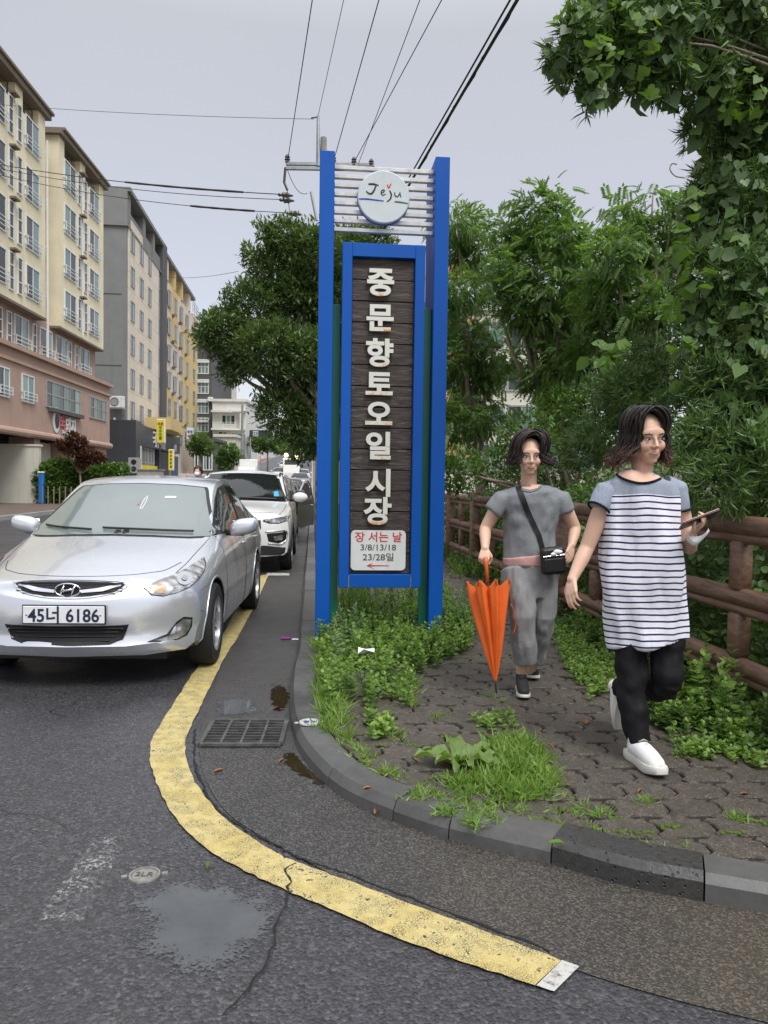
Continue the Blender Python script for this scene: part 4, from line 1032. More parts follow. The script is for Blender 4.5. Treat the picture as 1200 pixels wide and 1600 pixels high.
c = s.mix(s.map(fine, .5, .7, 0, .5), c, (.028, .02, .017)); c = s.mix(s.map(knot, .55, .72, 0, .6), c, (.035, .025, .021)); c = s.mix(s.map(r_, 0, 1, 0, .35), c, (.03, .023, .02))
s.bsdf(Base_Color=c, Roughness=.7, Normal=s.bump(s.math('ADD', wv, s.math('MULTIPLY', fine, .4)), .5, .006))
s = mk('cream_letter'); g = s.n('ShaderNodeTexCoord').outputs['Generated']; z = s.n('ShaderNodeSeparateXYZ', {'Vector': g}); n = s.noise(16, 6, .7, s.pos())
rust = s.math('MULTIPLY', s.map(z.outputs[2], .02, .20, 1, 0), s.map(n, .47, .60, 0, 1)); rust2 = s.map(n, .68, .74, 0, .6)
c = s.mix(s.math('MAXIMUM', rust, rust2), (.72, .71, .64), (.62, .28, .05)); s.bsdf(Base_Color=c, Roughness=.45)
def market_sign():
    o = G(489.5, 1003, KH); px0, py0 = -.555, 6.23
    t = thing('market_sign', 'tall blue market signboard with white Korean letters on dark boards between two posts', 'sign', (px0, py0, KH), R(5.3))
    H = 4.07 - KH; bl = 'blue_gloss'
    MB().box((0, 0, -.05), (.120, .26, H), bev=.004).build('post', bl, t); MB().box((.942, 0, -.05), (1.060, .26, H), bev=.004).build('post', bl, t)
    MB().box((.9425, .263, -.05), (.985, .50, H), bev=.004).build('rear_post', bl, t); MB().box((.075, .263, -.05), (.1195, .50, H), bev=.004).build('rear_post', bl, t)
    z = lambda v: v - KH
    MB().box((.1205, .10, .11), (.185, .13, z(2.87)), bev=.003).build('green_fin', 'green_fin', t); MB().box((.870, .10, .11), (.9415, .13, z(2.86)), bev=.003).build('green_fin', 'green_fin', t)
    # frame
    x0, x1, zb, zt = .190, .868, z(.535), z(3.345); a, b = .272, .786; ib, it = z(.645), z(3.235); y0, y1 = -.015, .145
    MB().box((x0, y0, zb), (a, y1, zt), bev=.004).build('frame_stile', bl, t); MB().box((b, y0, zb), (x1, y1, zt), bev=.004).build('frame_stile', bl, t)
    MB().box((a, y0 + .001, it), (b, y1, zt - .001), bev=.003).build('frame_rail', bl, t); MB().box((a, y0 + .001, zb + .001), (b, y1, ib), bev=.003).build('frame_rail', bl, t)
    MB().box((a, .075, ib), (b, .12, it)).build('back_panel', 'ink_black', t)
    w = MB()
    for x in (a, b): w.tube([(x + random.uniform(-.002, .002), y0 - .0015, ib - .108 + .02 * k) for k in range(6)], .005, 5)
    w.build('weld_seam', 'bare_metal', t)
    n = 15; ph = (it - ib) / n
    for k in range(n):
        d = random.uniform(0, .006)
        o = MB().box((a + .002, .035 + d, ib + ph * k + .0035), (b - .002, .070, ib + ph * (k + 1) - .0035), bev=.003).build('board', 'weathered_board', t)
    nl = MB()
    for k in range(n):
        for x in (a + .018, b - .018):
            for dz in (.03, ph - .03): nl.ball((x, .034, ib + ph * k + dz), (.004, .002, .004), 6, 4)
    nl.build('nails', 'bare_metal', t); t.children[-1]['kind'] = 'stuff'
    # letters
    R9 = Matrix.Rotation(R(90), 4, 'X'); cx = .512
    for ch, y in zip("중문향토오일시장", (444, 498.5, 552, 600, 646, 696, 754, 798)):
        zz = z(1.4 + (754.5 - y) * .005275)
        mb = text_mb(ch, .238, .010, .0075, R9, res=7, squash=1.06)
        c_ = MB(); c_.add(mb.v, mb.f); l = c_.build('letter', 'cream_letter', t); l.location = (cx - .008, .012, zz)
    # slats + disc
    for k in range(8):
        zz = 3.995 - k * .0715; MB().box((.1205, .085, z(zz) - .034), (.9415, .125, z(zz)), bev=.004).build('slat', 'slat_steel', t)
    dsc = thing('disc', None, None, (.522, .06, z(3.735))); dsc.parent = t
    MB().lathe([(0, .030), (.206, .030), (.213, .024), (.216, .012), (.216, -.02), (0, -.02)], 56, Matrix.Rotation(R(90), 4, 'X')).build('plate', 'disc_face', dsc, autos=30)
    MB().lathe([(.2165, .010), (.2175, -.021), (.2, -.022)], 56, Matrix.Rotation(R(90), 4, 'X')).build('rim', 'ink_blue', dsc)
    def st(pts, r, mat, name='stroke'):
        mb = MB(); P = crom([(x, -.0335, zz) for x, zz in pts], 6); n_ = len(P); rr = [r * (.55 + .45 * math.sin(math.pi * (.15 + .8 * i / (n_ - 1)))) for i in range(n_)]
        mb.tube(P, rr, 8); mb.v = [(x, -.0325 + (y + .0335) * .25, zz) for x, y, zz in mb.v]; return mb.build(name, mat, dsc, smooth=True)
    u = lambda X, Y: ((X - 606) / 150 * .21, (550 - Y) / 150 * .21)   # disc detail units
    st([u(516, 482), u(545, 480), u(575, 487)], .0075, 'ink_black', 'letter_stroke'); st([u(560, 486), u(552, 510), u(535, 535), u(515, 533), u(503, 522)], .0072, 'ink_black', 'letter_stroke')
    st([u(590, 530), u(606, 522), u(608, 512), u(596, 514), u(590, 528), u(600, 541), u(618, 534)], .0045, 'ink_black', 'letter_stroke')
    st([u(640, 512), u(650, 535), u(645, 560), u(625, 578)], .0062, 'ink_black', 'letter_stroke')
    st([u(670, 520), u(672, 540), u(688, 545), u(698, 528)], .0045, 'ink_black', 'letter_stroke'); st([u(700, 518), u(702, 535), u(708, 548)], .0045, 'ink_black', 'letter_stroke')
    st([u(635, 500), u(628, 485), u(626, 478)], .0052, 'ink_red', 'heart'); st([u(635, 500), u(642, 485), u(648, 471)], .0052, 'ink_red', 'heart')
    st([u(462, 569), u(500, 567), u(540, 569), u(606, 574)], .0062, 'ink_blue', 'blue_stroke'); st([u(670, 575), u(700, 576), u(748, 582)], .0062, 'ink_green', 'green_stroke')
    # notice board
    nt = thing('notice', None, None, (.512, .028, z(.835))); nt.parent = t
    nt.location = (.516, .022, z(1.4 + (754.5 - 860) * .00528)); hw, hh = .228, .166
    MB().prism(rrect(-hw, -hh, hw, hh, .035, 5), -.006, .004, Matrix.Rotation(R(90), 4, 'X')).build('notice_plate', 'notice_white', nt)
    for tx, sz, zz, m, bd in (("장 서는 날", .090, .111, 'notice_red', .0012), ("3/8/13/18", .070, .024, 'notice_grey', .0006), ("23/28일", .074, -.054, 'notice_grey', .0006)):
        mb = text_mb(tx, sz, .0008, bd, Matrix.Translation((0, -.0055, zz)) @ R9, squash=1.04 if zz > .1 else 1.12); mb.build('lettering', m, nt)
    ar = [(-.10, -.128), (-.045, -.105), (-.065, -.122), (.09, -.125), (.09, -.131), (-.065, -.134), (-.03, -.155)]
    MB().prism(ar, .004, .0055, Matrix.Rotation(R(90), 4, 'X')).build('arrow', 'notice_red', nt)
    MB().box((-.04, -.04, -.03), (.16, .30, .035)).build('base', 'kerb_concrete', t); MB().box((.90, -.04, -.03), (1.10, .30, .035)).build('base', 'kerb_concrete', t)
market_sign()

# ---------- log fence
s = mk('brown_log'); P = s.pos(); n = s.n('ShaderNodeTexNoise', {'Scale': 1.0, 'Detail': 6, 'Roughness': .6, 'Distortion': .6, 'Vector': s.scale((18, 2.2, 30), P)}).outputs['Fac']; n2 = s.noise(3, 5, .7, P)
c = s.ramp(n, [(.3, (.105, .060, .040)), (.5, (.20, .115, .078)), (.7, (.28, .18, .13))]); c = s.mix(s.map(n2, .5, .75, 0, .5), c, (.07, .042, .03))
s.bsdf(Base_Color=c, Roughness=s.map(n2, .3, .7, .38, .6), Normal=s.bump(n, .35, .01))
def fence():
    A = (FX(0), 0); ang = math.atan2(1, -.107)
    t = thing('log_fence', 'brown log rail fence of posts and three rails along the planted bank', 'fence', (FX(0), 0, KH), ang - R(90))
    k = math.hypot(1, .107)
    mains = [v * k for v in (-.2, 1.6, 3.5, 5.75, 7.7, 9.65, 11.6, 13.5, 15.4, 17.3)]; mids = [v * k for v in (2.55, 4.55, 6.78, 8.68, 10.6, 12.55, 14.5, 16.4)]
    for y in mains: MB().box((-.07, y - .07, -.1), (.07, y + .07, 1.20), bev=.018).build('post', 'brown_log', t, autos=50)
    for i in range(len(mains) - 1):
        a, b = mains[i] + .07, mains[i + 1] - .07
        for z0, r_ in ((1.09, .058), (.66, .054), (.25, .054)):
            w = [random.uniform(-.004, .004) for _ in range(9)]
            P = [(-.012 * 0, a + (b - a) * j / 8, z0 + w[j]) for j in range(9)]
            MB().tube(P, [r_ * random.uniform(.97, 1.03) for _ in P], 14).build('rail', 'brown_log', t, smooth=True)
            MB().tube([(-.004, p[1], z0 - r_ - .022) for p in P], .032, 8).build('rail_underside', 'brown_log', t, smooth=True)
    for y in mids:
        for z0, z1 in ((.70, .995), (.30, .56)): MB().box((-.05, y - .055, z0), (.05, y + .055, z1), bev=.015).build('short_post', 'brown_log', t, autos=50)
fence()

# ---------- pole behind the sign, its fittings and cables
simple('pole_concrete', (.24, .24, .235), .85, nscale=2, var=.15); simple('galvanised', (.33, .35, .36), .5, .6, var=.2); simple('insulator', (.07, .06, .06), .35); simple('cable_black', (.02, .02, .022), .6)
PY = 28.0
def utility_pole():
    b = D(500, 755, PY); top = D(497.5, 215, PY); t = thing('utility_pole', 'tall concrete utility pole rising behind the left post of the sign', 'utility pole', (b.x, PY, gz(PY)))
    q = lambda p: (p.x - b.x, p.y - PY, p.z - gz(PY))
    MB().lathe([(.19, -.1), (.11, q(top)[2])], 16).build('pole', 'pole_concrete', t, smooth=True)
    MB().tube([q(D(497.5, 260, PY)), q(D(497, 181, PY))], [.09, .05], 8).build('steel_extension', 'galvanised', t)
    MB().tube([q(D(486, 184, PY)), q(D(499, 182, PY))], .035, 6).build('top_bracket', 'galvanised', t)
    for dy in (0, 7): MB().box(tuple(Vector(q(D(447, 256 + dy, PY))) - Vector((0, .06, .05))), tuple(Vector(q(D(585, 258 + dy, PY))) + Vector((0, .06, .05)))).build('crossarm', 'galvanised', t)
    for x, y in ((449, 249), (521, 251), (553, 253), (580, 256)): MB().lathe([(0, .0), (.09, .0), (.07, .08), (.11, .1), (.07, .16), (.10, .19), (.05, .28), (0, .28)], 10, Matrix.Translation(q(D(x, y + 5, PY)))).build('insulator', 'insulator', t)
    MB().tube([q(D(486, 300, PY)), q(D(495, 345, PY))], .06, 6).build('stay_arm', 'galvanised', t)
    for x, y in ((446, 304), (448, 312), (459, 333)):
        mb = MB(); P = [q(D(x - 12 + 3 * k, y + .2 * k, PY)) for k in range(9)]; mb.tube(P, [.03, .07, .05, .12, .09, .12, .06, .05, .03], 7); mb.build('strain_insulator', 'insulator', t)
    P = [D(446, 262, PY), D(444, 285, PY), D(449, 297, PY)]; MB().tube([q(p) for p in P], .05, 6).build('surge_arrester', 'insulator', t)
    return b
utility_pole()
def wire(label, a, b, r, sag=.25, thick=None, mat='cable_black', n=24):
    A, B = Vector(a), Vector(b); c = A.copy(); P = []
    for k in range(n + 1):
        u = k / n; p = A.lerp(B, u); p.z -= sag * 4 * u * (1 - u); P.append(p - c)
    mb = MB(); mb.tube(P, r, 5)
    o = mb.build('overhead_cable', mat, None); o.location = c; tag(o, label, 'cable', 'cables strung from the pole')
    if thick:
        i0, i1, rr = thick; Q = []
        for k in range(9):
            u = i0 + (i1 - i0) * k / 8; p = A.lerp(B, u); p.z -= sag * 4 * u * (1 - u); Q.append(p - c)
        MB().tube(Q, [rr * (1 if j in (1, 3, 5, 7) else .8) for j in range(9)], 6).build('cable_sleeve', mat, o)
    return o
def over(label, x0, y0, x1, r, ytop=0, far=-14, z_drop=0):
    """a cable from the pole that leaves the picture at the top and runs on over the camera"""
    a = D(x0, y0, PY); d = ray(x1, ytop); b = CO + d * ((a.z - .0 - CAM_H) / d.z); e = b + (b - a) * ((b.y - far) / (a.y - b.y)); wire(label, a, e, r, .0)
over('thin overhead wire from the leftmost insulator of the crossarm', 450, 248, 488, .014)
over('thin overhead wire from the very tip of the pole', 497, 181, 537, .010)
over('overhead wire from the insulator next to the blue post', 522, 249, 592, .014)
over('overhead wire from the insulator over the slats, left one of the pair that cross', 554, 252, 690, .013)
over('overhead wire from the rightmost insulator, crossing the one beside it', 560, 256, 656, .011)
a = D(500, 527, PY); 
def bundle(label, x1, r, dx=0, lash=False):
    A = D(500 + dx, 527, PY); m = ray(655 + dx, 268); B = ray(x1, 0); z = 1.4 + 5.4; Bp = CO + B * ((z + .1 - CAM_H) / B.z)
    E = Bp + (Bp - A) * 1.6; o = wire(label, A, E, r, .0)
    if lash:
        c = Vector(A); P = []
        for k in range(120):
            u = k / 119; p = A.lerp(E, u) - c; P.append(p + Vector((.024 * math.cos(k * 2.1), 0, .024 * math.sin(k * 2.1) - .012)))
        MB().tube(P, .009, 4).build('cable_lashing', 'cable_black', o)
bundle('thick lashed bundle of black cables running up to the top right', 808, .022, lash=True); bundle('slimmer cable running just left of the thick lashed bundle', 797, .013, -3)
wire('thin high wire running left from the tip of the pole over the street', D(490, 186, PY), D(-40, 160, 34), .009, .12)
wire('upper of three cables crossing to the yellow block, with a black sleeve', D(446, 304, PY), D(-60, 246, 38), .018, .25, (.10, .42, .045))
wire('middle of three cables crossing to the yellow block', D(448, 312, PY), D(-60, 250, 38), .014, .35)
wire('lowest of three cables crossing to the yellow block, with a short black sleeve', D(459, 333, PY), D(-60, 258, 38), .014, .4, (.09, .25, .045))
wire('slack jumper wire hanging beside the pole', D(449, 265, PY), D(480, 302, PY), .012, .3); wire('dropper wire hanging below the crossarm', D(449, 297, PY), D(454, 345, PY), .012, .0)
wire('faint wire near the tree running left to the grey block', D(372, 424, 40), D(255, 432, 60), .012, .2)
# yellow-black striped guard with a marker light at the kerb
def guard():
    p = D(487.5, 800, 20.5); t = thing('kerb_post', 'slim kerb post with yellow and black stripes and a lit amber beacon', 'post', (KX(20.5) + .28, 20.5, KH))
    for k in range(9): MB().lathe([(.075, 0), (.075, .15)], 14, Matrix.Translation((0, 0, .15 * k)), cap=True).build('stripe_band', 'guard_yellow' if k % 2 else 'ink_black', t, smooth=False)
    MB().lathe([(.03, 1.35), (.03, 2.35)], 10).build('rod', 'galvanised', t); MB().ball((0, 0, 2.42), .07, 10, 8).build('beacon', 'lit_headlamp', t, smooth=True)
simple('guard_yellow', (.65, .45, .03), .5); guard()
# ================================================================ BUILDINGS
def wall(name, col, dirt=.25, dc=(.2, .18, .14), rough=.85, ns=.8, joints=None):
    s = mk(name); P = s.pos(); n = s.noise(ns, 6, .65, P); st = s.noise(1.0, 8, .75, s.scale((2.2, 2.2, .16), P))
    c = s.mix(s.map(n, .3, .7, 0, 1), tuple(x * .9 for x in col), tuple(min(1, x * 1.08) for x in col)); c = s.mix(s.map(st, .52, .75, 0, dirt), c, dc)
    h = s.noise(30, 3, .6, P)
    if joints:
        sx = s.n('ShaderNodeSeparateXYZ', {'Vector': s.obj()})
        def ln(o, per): return s.math('LESS_THAN', s.math('FRACT', s.math('DIVIDE', s.math('ADD', o, 500.0), per)), joints[2] / per)
        j = s.math('MAXIMUM', ln(s.math('ADD', sx.outputs[0], sx.outputs[1]), joints[0]), ln(sx.outputs[2], joints[1])); c = s.mix(s.math('MULTIPLY', j, .55), c, tuple(x * .45 for x in col)); h = s.math('SUBTRACT', h, j)
    s.bsdf(Base_Color=c, Roughness=rough, Normal=s.bump(h, .2, .01))
wall('cream_render', (.74, .67, .48), .34, (.42, .35, .23)); wall('brown_render', (.36, .27, .215), .25, (.22, .165, .13)); wall('pink_render', (.42, .285, .225), .28, (.22, .13, .10))
wall('eave_brown', (.18, .145, .11), .4); wall('grey_render', (.20, .205, .20), .35, (.09, .09, .09)); wall('pale_panel', (.66, .59, .49), .2, (.5, .43, .34), joints=(3.2, 1.45, .05))
wall('pale_pink', (.64, .54, .45), .15, (.36, .3, .23)); wall('ochre_render', (.58, .44, .20), .25, (.38, .28, .12)); wall('dark_grey_render', (.085, .085, .09), .3)
wall('shop_tile', (.045, .048, .055), .35, (.10, .10, .10), .4, joints=(.92, .62, .02)); wall('light_stone', (.62, .60, .52), .2, (.4, .38, .3)); wall('white_render', (.62, .63, .60), .2, (.35, .33, .3))
wall('garden_wall', (.60, .58, .50), .3, (.32, .28, .2)); wall('slate_blue', (.22, .24, .28), .2); wall('far_white', (.60, .61, .61), .15, (.5, .5, .5))
simple('window_white', (.66, .67, .66), .45, var=.06); simple('window_grey', (.32, .31, .30), .5, var=.1); simple('rail_steel', (.12, .12, .125), .5, .5); simple('shop_yellow', (.72, .60, .03), .5, var=.05); simple('shop_white', (.68, .68, .66), .5)
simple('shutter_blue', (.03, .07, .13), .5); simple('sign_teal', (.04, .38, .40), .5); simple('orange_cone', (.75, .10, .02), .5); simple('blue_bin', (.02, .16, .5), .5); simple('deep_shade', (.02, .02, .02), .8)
def wglass(name, a, b):
    s = mk(name); r_ = s.orand(); n = s.noise(.9, 3, .6, s.pos()); c = s.mix(s.math('GREATER_THAN', s.math('ADD', r_, s.math('MULTIPLY', n, .25)), .58), a, b)
    s.bsdf(Base_Color=c, Roughness=.08, IOR=1.5)
wglass('pane_dark', (.015, .020, .021), (.04, .05, .05)); wglass('pane_teal', (.13, .21, .21), (.17, .25, .245)); wglass('pane_green', (.10, .17, .15), (.2, .3, .28))
MZ = Matrix(((1, 0, 0, 0), (0, 0, -1, 0), (0, 1, 0, 0), (0, 0, 0, 1)))
WCACHE = {}
def window(parent, x, z, w, h, mats=('pane_dark', 'pane_teal'), frame='window_white', rail=True, cols=2, rows=1, y=0.0, rim=.07):
    """a window centred at x with its sill at z on the wall plane y; frame stands proud, panes sit inside it"""
    key = (round(w, 2), round(h, 2), mats, frame, rail, cols, rows, rim)
    if key not in WCACHE:
        f = MB(); d = .07
        f.box((-w / 2, -d, 0), (w / 2, .0, rim)); f.box((-w / 2, -d, h - rim), (w / 2, 0, h)); f.box((-w / 2, -d, rim), (-w / 2 + rim, 0, h - rim)); f.box((w / 2 - rim, -d, rim), (w / 2, 0, h - rim))
        for k in range(1, cols): X = -w / 2 + w * k / cols; f.box((X - rim * .45, -d * .9, rim), (X + rim * .45, 0, h - rim))
        for k in range(1, rows): Z = h * k / rows; f.box((-w / 2 + rim, -d * .85, Z - rim * .5), (w / 2 - rim, 0, Z + rim * .5))
        fm = f.mesh('window', frame); ps = []
        for c in range(cols):
            X0 = -w / 2 + w * c / cols + rim * .5; X1 = -w / 2 + w * (c + 1) / cols - rim * .5
            ps.append((MB().box((X0, -.030, rim * .8), (X1, -.012, h - rim * .8)).mesh('pane', mats[c % len(mats)])))
        rm = None
        if rail:
            r_ = MB(); e = .08
            for Z in (.12 * h, .24 * h, .36 * h): r_.box((-w / 2 - e, -.19, Z - .018), (w / 2 + e, -.16, Z + .018))
            for X in (-w / 2 - e, w / 2 + e - .04): r_.box((X, -.16, .12 * h - .02), (X + .04, 0, .12 * h + .02)); r_.box((X, -.16, .36 * h - .02), (X + .04, 0, .36 * h + .02)); r_.box((X, -.195, .08 * h), (X + .04, -.16, .38 * h))
            rm = r_.mesh('guard_rail', 'window_white')
        WCACHE[key] = (fm, ps, rm)
    fm, ps, rm = WCACHE[key]; o = link('window', fm, parent, loc=(x, y, z))
    for p in ps: link('pane', p, o)
    if rm: link('guard_rail', rm, o)
    return o
def railing(parent, x0, x1, z0, z1, y, n=5, mat='rail_steel', y1=None):
    m = MB(); y1 = y if y1 is None else y1
    for k in range(n): Z = z0 + (z1 - z0) * (k + 1) / n; m.box((x0, y - .03, Z - .035), (x1, y, Z))
    X = x0
    while X <= x1: m.box((X - .025, y - .035, z0), (X + .025, y + .005, z1)); X += 1.5
    return m.build('roof_railing', mat, parent)

# ---------- yellow block
YD = Vector((-.0496, 1)).normalized(); Yo = (-19.4 - .75 + .0496 * 27, 26.0)
yb = thing('yellow_apartment_block', 'yellow and brown apartment block with railed windows and brown eaves at the left', 'building', (Yo[0], Yo[1], 0), math.atan2(YD.y, YD.x))
YK = YD.length; 
def yl_(x):
    Z = -16.77 / ((x - 600) / FOC + .0496); return (Z - 26) / YD.y
def yellow():
    t = yb; L = yl_(165.5); A1 = yl_(77); R1 = yl_(97.5); dp = 12
    MB().box((-8, .6, 3.7), (L, dp, 19.9)).build('rear_wall', 'brown_render', t)
    MB().box((-8, -.02, 7.9), (L - .1, .597, 10.35)).build('third_floor_wall', 'brown_render', t)
    # cream volumes
    for a, b, nm in ((-8, A1, 'cream_wall'), (R1, L, 'cream_wall')):
        MB().box((a, -.55, 10.35), (b, .598, 20.3)).build(nm, 'cream_render', t)
        # open parapet band under the eave
        cols = [a + .0, b - .9]; x = a + 3.6
        while x < b - 1.5: cols.append(x); x += 4.4
        for c in cols: MB().box((c, -.55, 20.3), (c + .9, .3, 21.35)).build('parapet_pier', 'cream_render', t)
        railing(t, a + .1, b - .1, 20.3, 21.3, -.2, 4)
        MB().box((a - .3 if a > 0 else a, -.80, 21.35), (b + .30, 3.2, 21.65)).build('eave', 'eave_brown', t); MB().box((a, -.92, 21.653), (b + .42, 3.4, 21.8)).build('eave_cap', 'eave_brown', t)
        MB().box((a, -.60, 10.22), (b, .0, 10.348)).build('string_course', 'eave_brown', t)
    MB().box((A1 + .003, .2, 10.35), (R1 - .003, .597, 19.0)).build('recess_wall', 'brown_render', t); railing(t, A1 + .05, R1 - .05, 19.0, 20.6, .3, 5)
    MB().box((R1 + .4, .6, 19.9), (L - .4, dp, 20.2)).build('roof', 'eave_brown', t)
    # base block
    MB().box((-8, -.9, 3.75), (L + .25, .59, 7.78)).build('base_wall', 'pink_render', t)
    MB().box((-8, -1.15, 7.783), (L + .45, .6, 8.0)).build('cornice', 'pink_render', t); MB().box((-8, -1.02, 7.15), (L + .35, -.903, 7.3)).build('cornice_band', 'pink_render', t)
    MB().tube([(-8, -.92, 3.72), (L + .3, -.92, 3.72)], .2, 10).build('base_roll_moulding', 'pink_render', t)
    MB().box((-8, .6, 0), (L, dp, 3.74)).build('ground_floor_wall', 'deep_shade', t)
    for xa, xb in ((yl_(53), yl_(62)), (yl_(111), yl_(117)), (yl_(149), L)): MB().box((xa, -.75, 0), (xb, .59, 3.6)).build('pillar', 'pink_render', t)
    # arch panel
    ar = MB(); xa, xb = yl_(70), yl_(110); xm = (xa + xb) / 2; w = (xb - xa) / 2
    pts = [(xa, 0), (xa, 3.5), (xb, 3.5), (xb, 0)] + [(xm + w * .72 * math.cos(a), 2.4 * math.sin(a)) for a in [math.pi * k / 12 for k in range(13)]]
    cd = delaunay_2d_cdt([Vector(p) for p in pts], [], [list(range(len(pts)))], 1, 1e-5); ar.add([(v.x, .45, v.y) for v in cd[0]], cd[2]); ar.build('arch_panel', 'garden_wall', t)
    rows = [18.62, 16.02, 13.46, 10.92]
    for x in (150.5, 114, 56.5, 3): 
        for z in rows: window(t, yl_(x), z, 1.9 if x > 100 else 1.75, 1.75, ('pane_dark', 'pane_teal') if x in (150.5, 56.5) else ('pane_teal', 'pane_dark'), y=-.55)
    for x in (128, 137.5, 24, 37):
        for z in rows: window(t, yl_(x), z - .1, .55, 1.9, ('pane_dark',), rail=False, rows=3, cols=1, y=-.55, rim=.06)
    for z in (17.6, 14.95, 12.3, 9.75): pass
    for z in (16.75, 14.1, 11.5): window(t, yl_(85), z, 2.0, 1.8, y=.2)
    for x in (3, 54.5, 91, 114, 148): window(t, yl_(x), 8.25, 1.8, 1.75, ('pane_dark', 'pane_teal'), y=-.02)
    for x in (22, 36, 73.5, 126, 136): window(t, yl_(x), 8.12, .55, 1.85, ('pane_dark',), rail=False, rows=3, cols=1, y=-.02, rim=.06)
    window(t, yl_(0), 5.3, 1.2, 1.45, y=-.9); window(t, yl_(38), 5.3, 1.5, 1.45, ('pane_green', 'pane_teal'), y=-.9)
    window(t, yl_(95), 5.35, 5.4, 1.5, ('pane_dark', 'pane_green'), 'window_grey', False, 6, 2, y=-.9); window(t, yl_(148.5), 5.35, 3.4, 1.4, ('pane_dark', 'pane_green'), 'window_grey', False, 4, 2, y=-.9)
    MB().box((yl_(70), -1.2, 5.12), (yl_(120), -.905, 5.33)).build('window_ledge', 'dark_grey_render', t)
    # drain pipes and little vents
    for x in (29, 133):
        for z in rows: MB().box((yl_(x) - .5, -.85, z + 1.9), (yl_(x) + .1, -.55, z + 2.0)).build('vent_hood', 'eave_brown', t)
    pm = MB(); pm.tube([(yl_(78), -.62, 8), (yl_(78), -.62, 20.2)], .06, 6); pm.tube([(yl_(132), -.62, 10.4), (yl_(132), -.62, 20.2)], .05, 6); pm.build('drain_pipes', 'window_white', t)
    # restaurant lettering
    def put(txt, px, py, size, mat, bold=.02, name='lettering'):
        Z = 26 + yl_(px) * YD.y; zz = CAM_H + (749 - py) / FOC * Z
        text_mb(txt, size, .03, bold, Matrix.Translation((yl_(px), -.96, zz)) @ Matrix.Rotation(R(90), 4, 'X')).build(name, mat, t)
    put("뚝", 91, 660, 1.25, 'sign_pink', .03); put("돼지", 104, 667, .95, 'shop_white', .035); put("흑돼지전문점", 100, 679, .33, 'shop_white', .02)
    Z = 26 + yl_(82) * YD.y; zz = CAM_H + (749 - 658) / FOC * Z
    MB().prism([(.52 * math.cos(a), .72 * math.sin(a)) for a in [2 * math.pi * k / 20 for k in range(20)]], 0, .05, Matrix.Translation((yl_(82), -.91, zz)) @ Matrix.Rotation(R(90), 4, 'X')).build('round_logo', 'shop_white', t)
    MB().prism([(.30 * math.cos(a), .42 * math.sin(a)) for a in [2 * math.pi * k / 20 for k in range(20)]], .05, .07, Matrix.Translation((yl_(82) + .08, -.91, zz - .05)) @ Matrix.Rotation(R(90), 4, 'X')).build('round_logo_centre', 'ink_black', t)
simple('sign_pink', (.55, .10, .12), .5)
yellow()
# cream garden wall + kerb side things in front
gw = thing('garden_wall', 'plain cream wall standing at the left edge before the yellow block', 'wall', (-24.5, 39.5, 0))
MB().box((0, 0, 0), (6.6, .25, 3.05)).build('wall_face', 'garden_wall', gw); MB().box((-.05, -.05, 3.053), (6.66, .3, 3.16)).build('coping', 'garden_wall', gw)
bb = thing('blue_bin', 'small blue bin beside the cream wall', 'bin', (-17.74, 39.0, .1)); MB().box((0, 0, 0), (.27, .4, 1.55), bev=.05).build('bin_body', 'blue_bin', bb); MB().box((-.02, -.03, 1.553), (.29, .43, 1.65), bev=.03).build('lid', 'shop_white', bb)

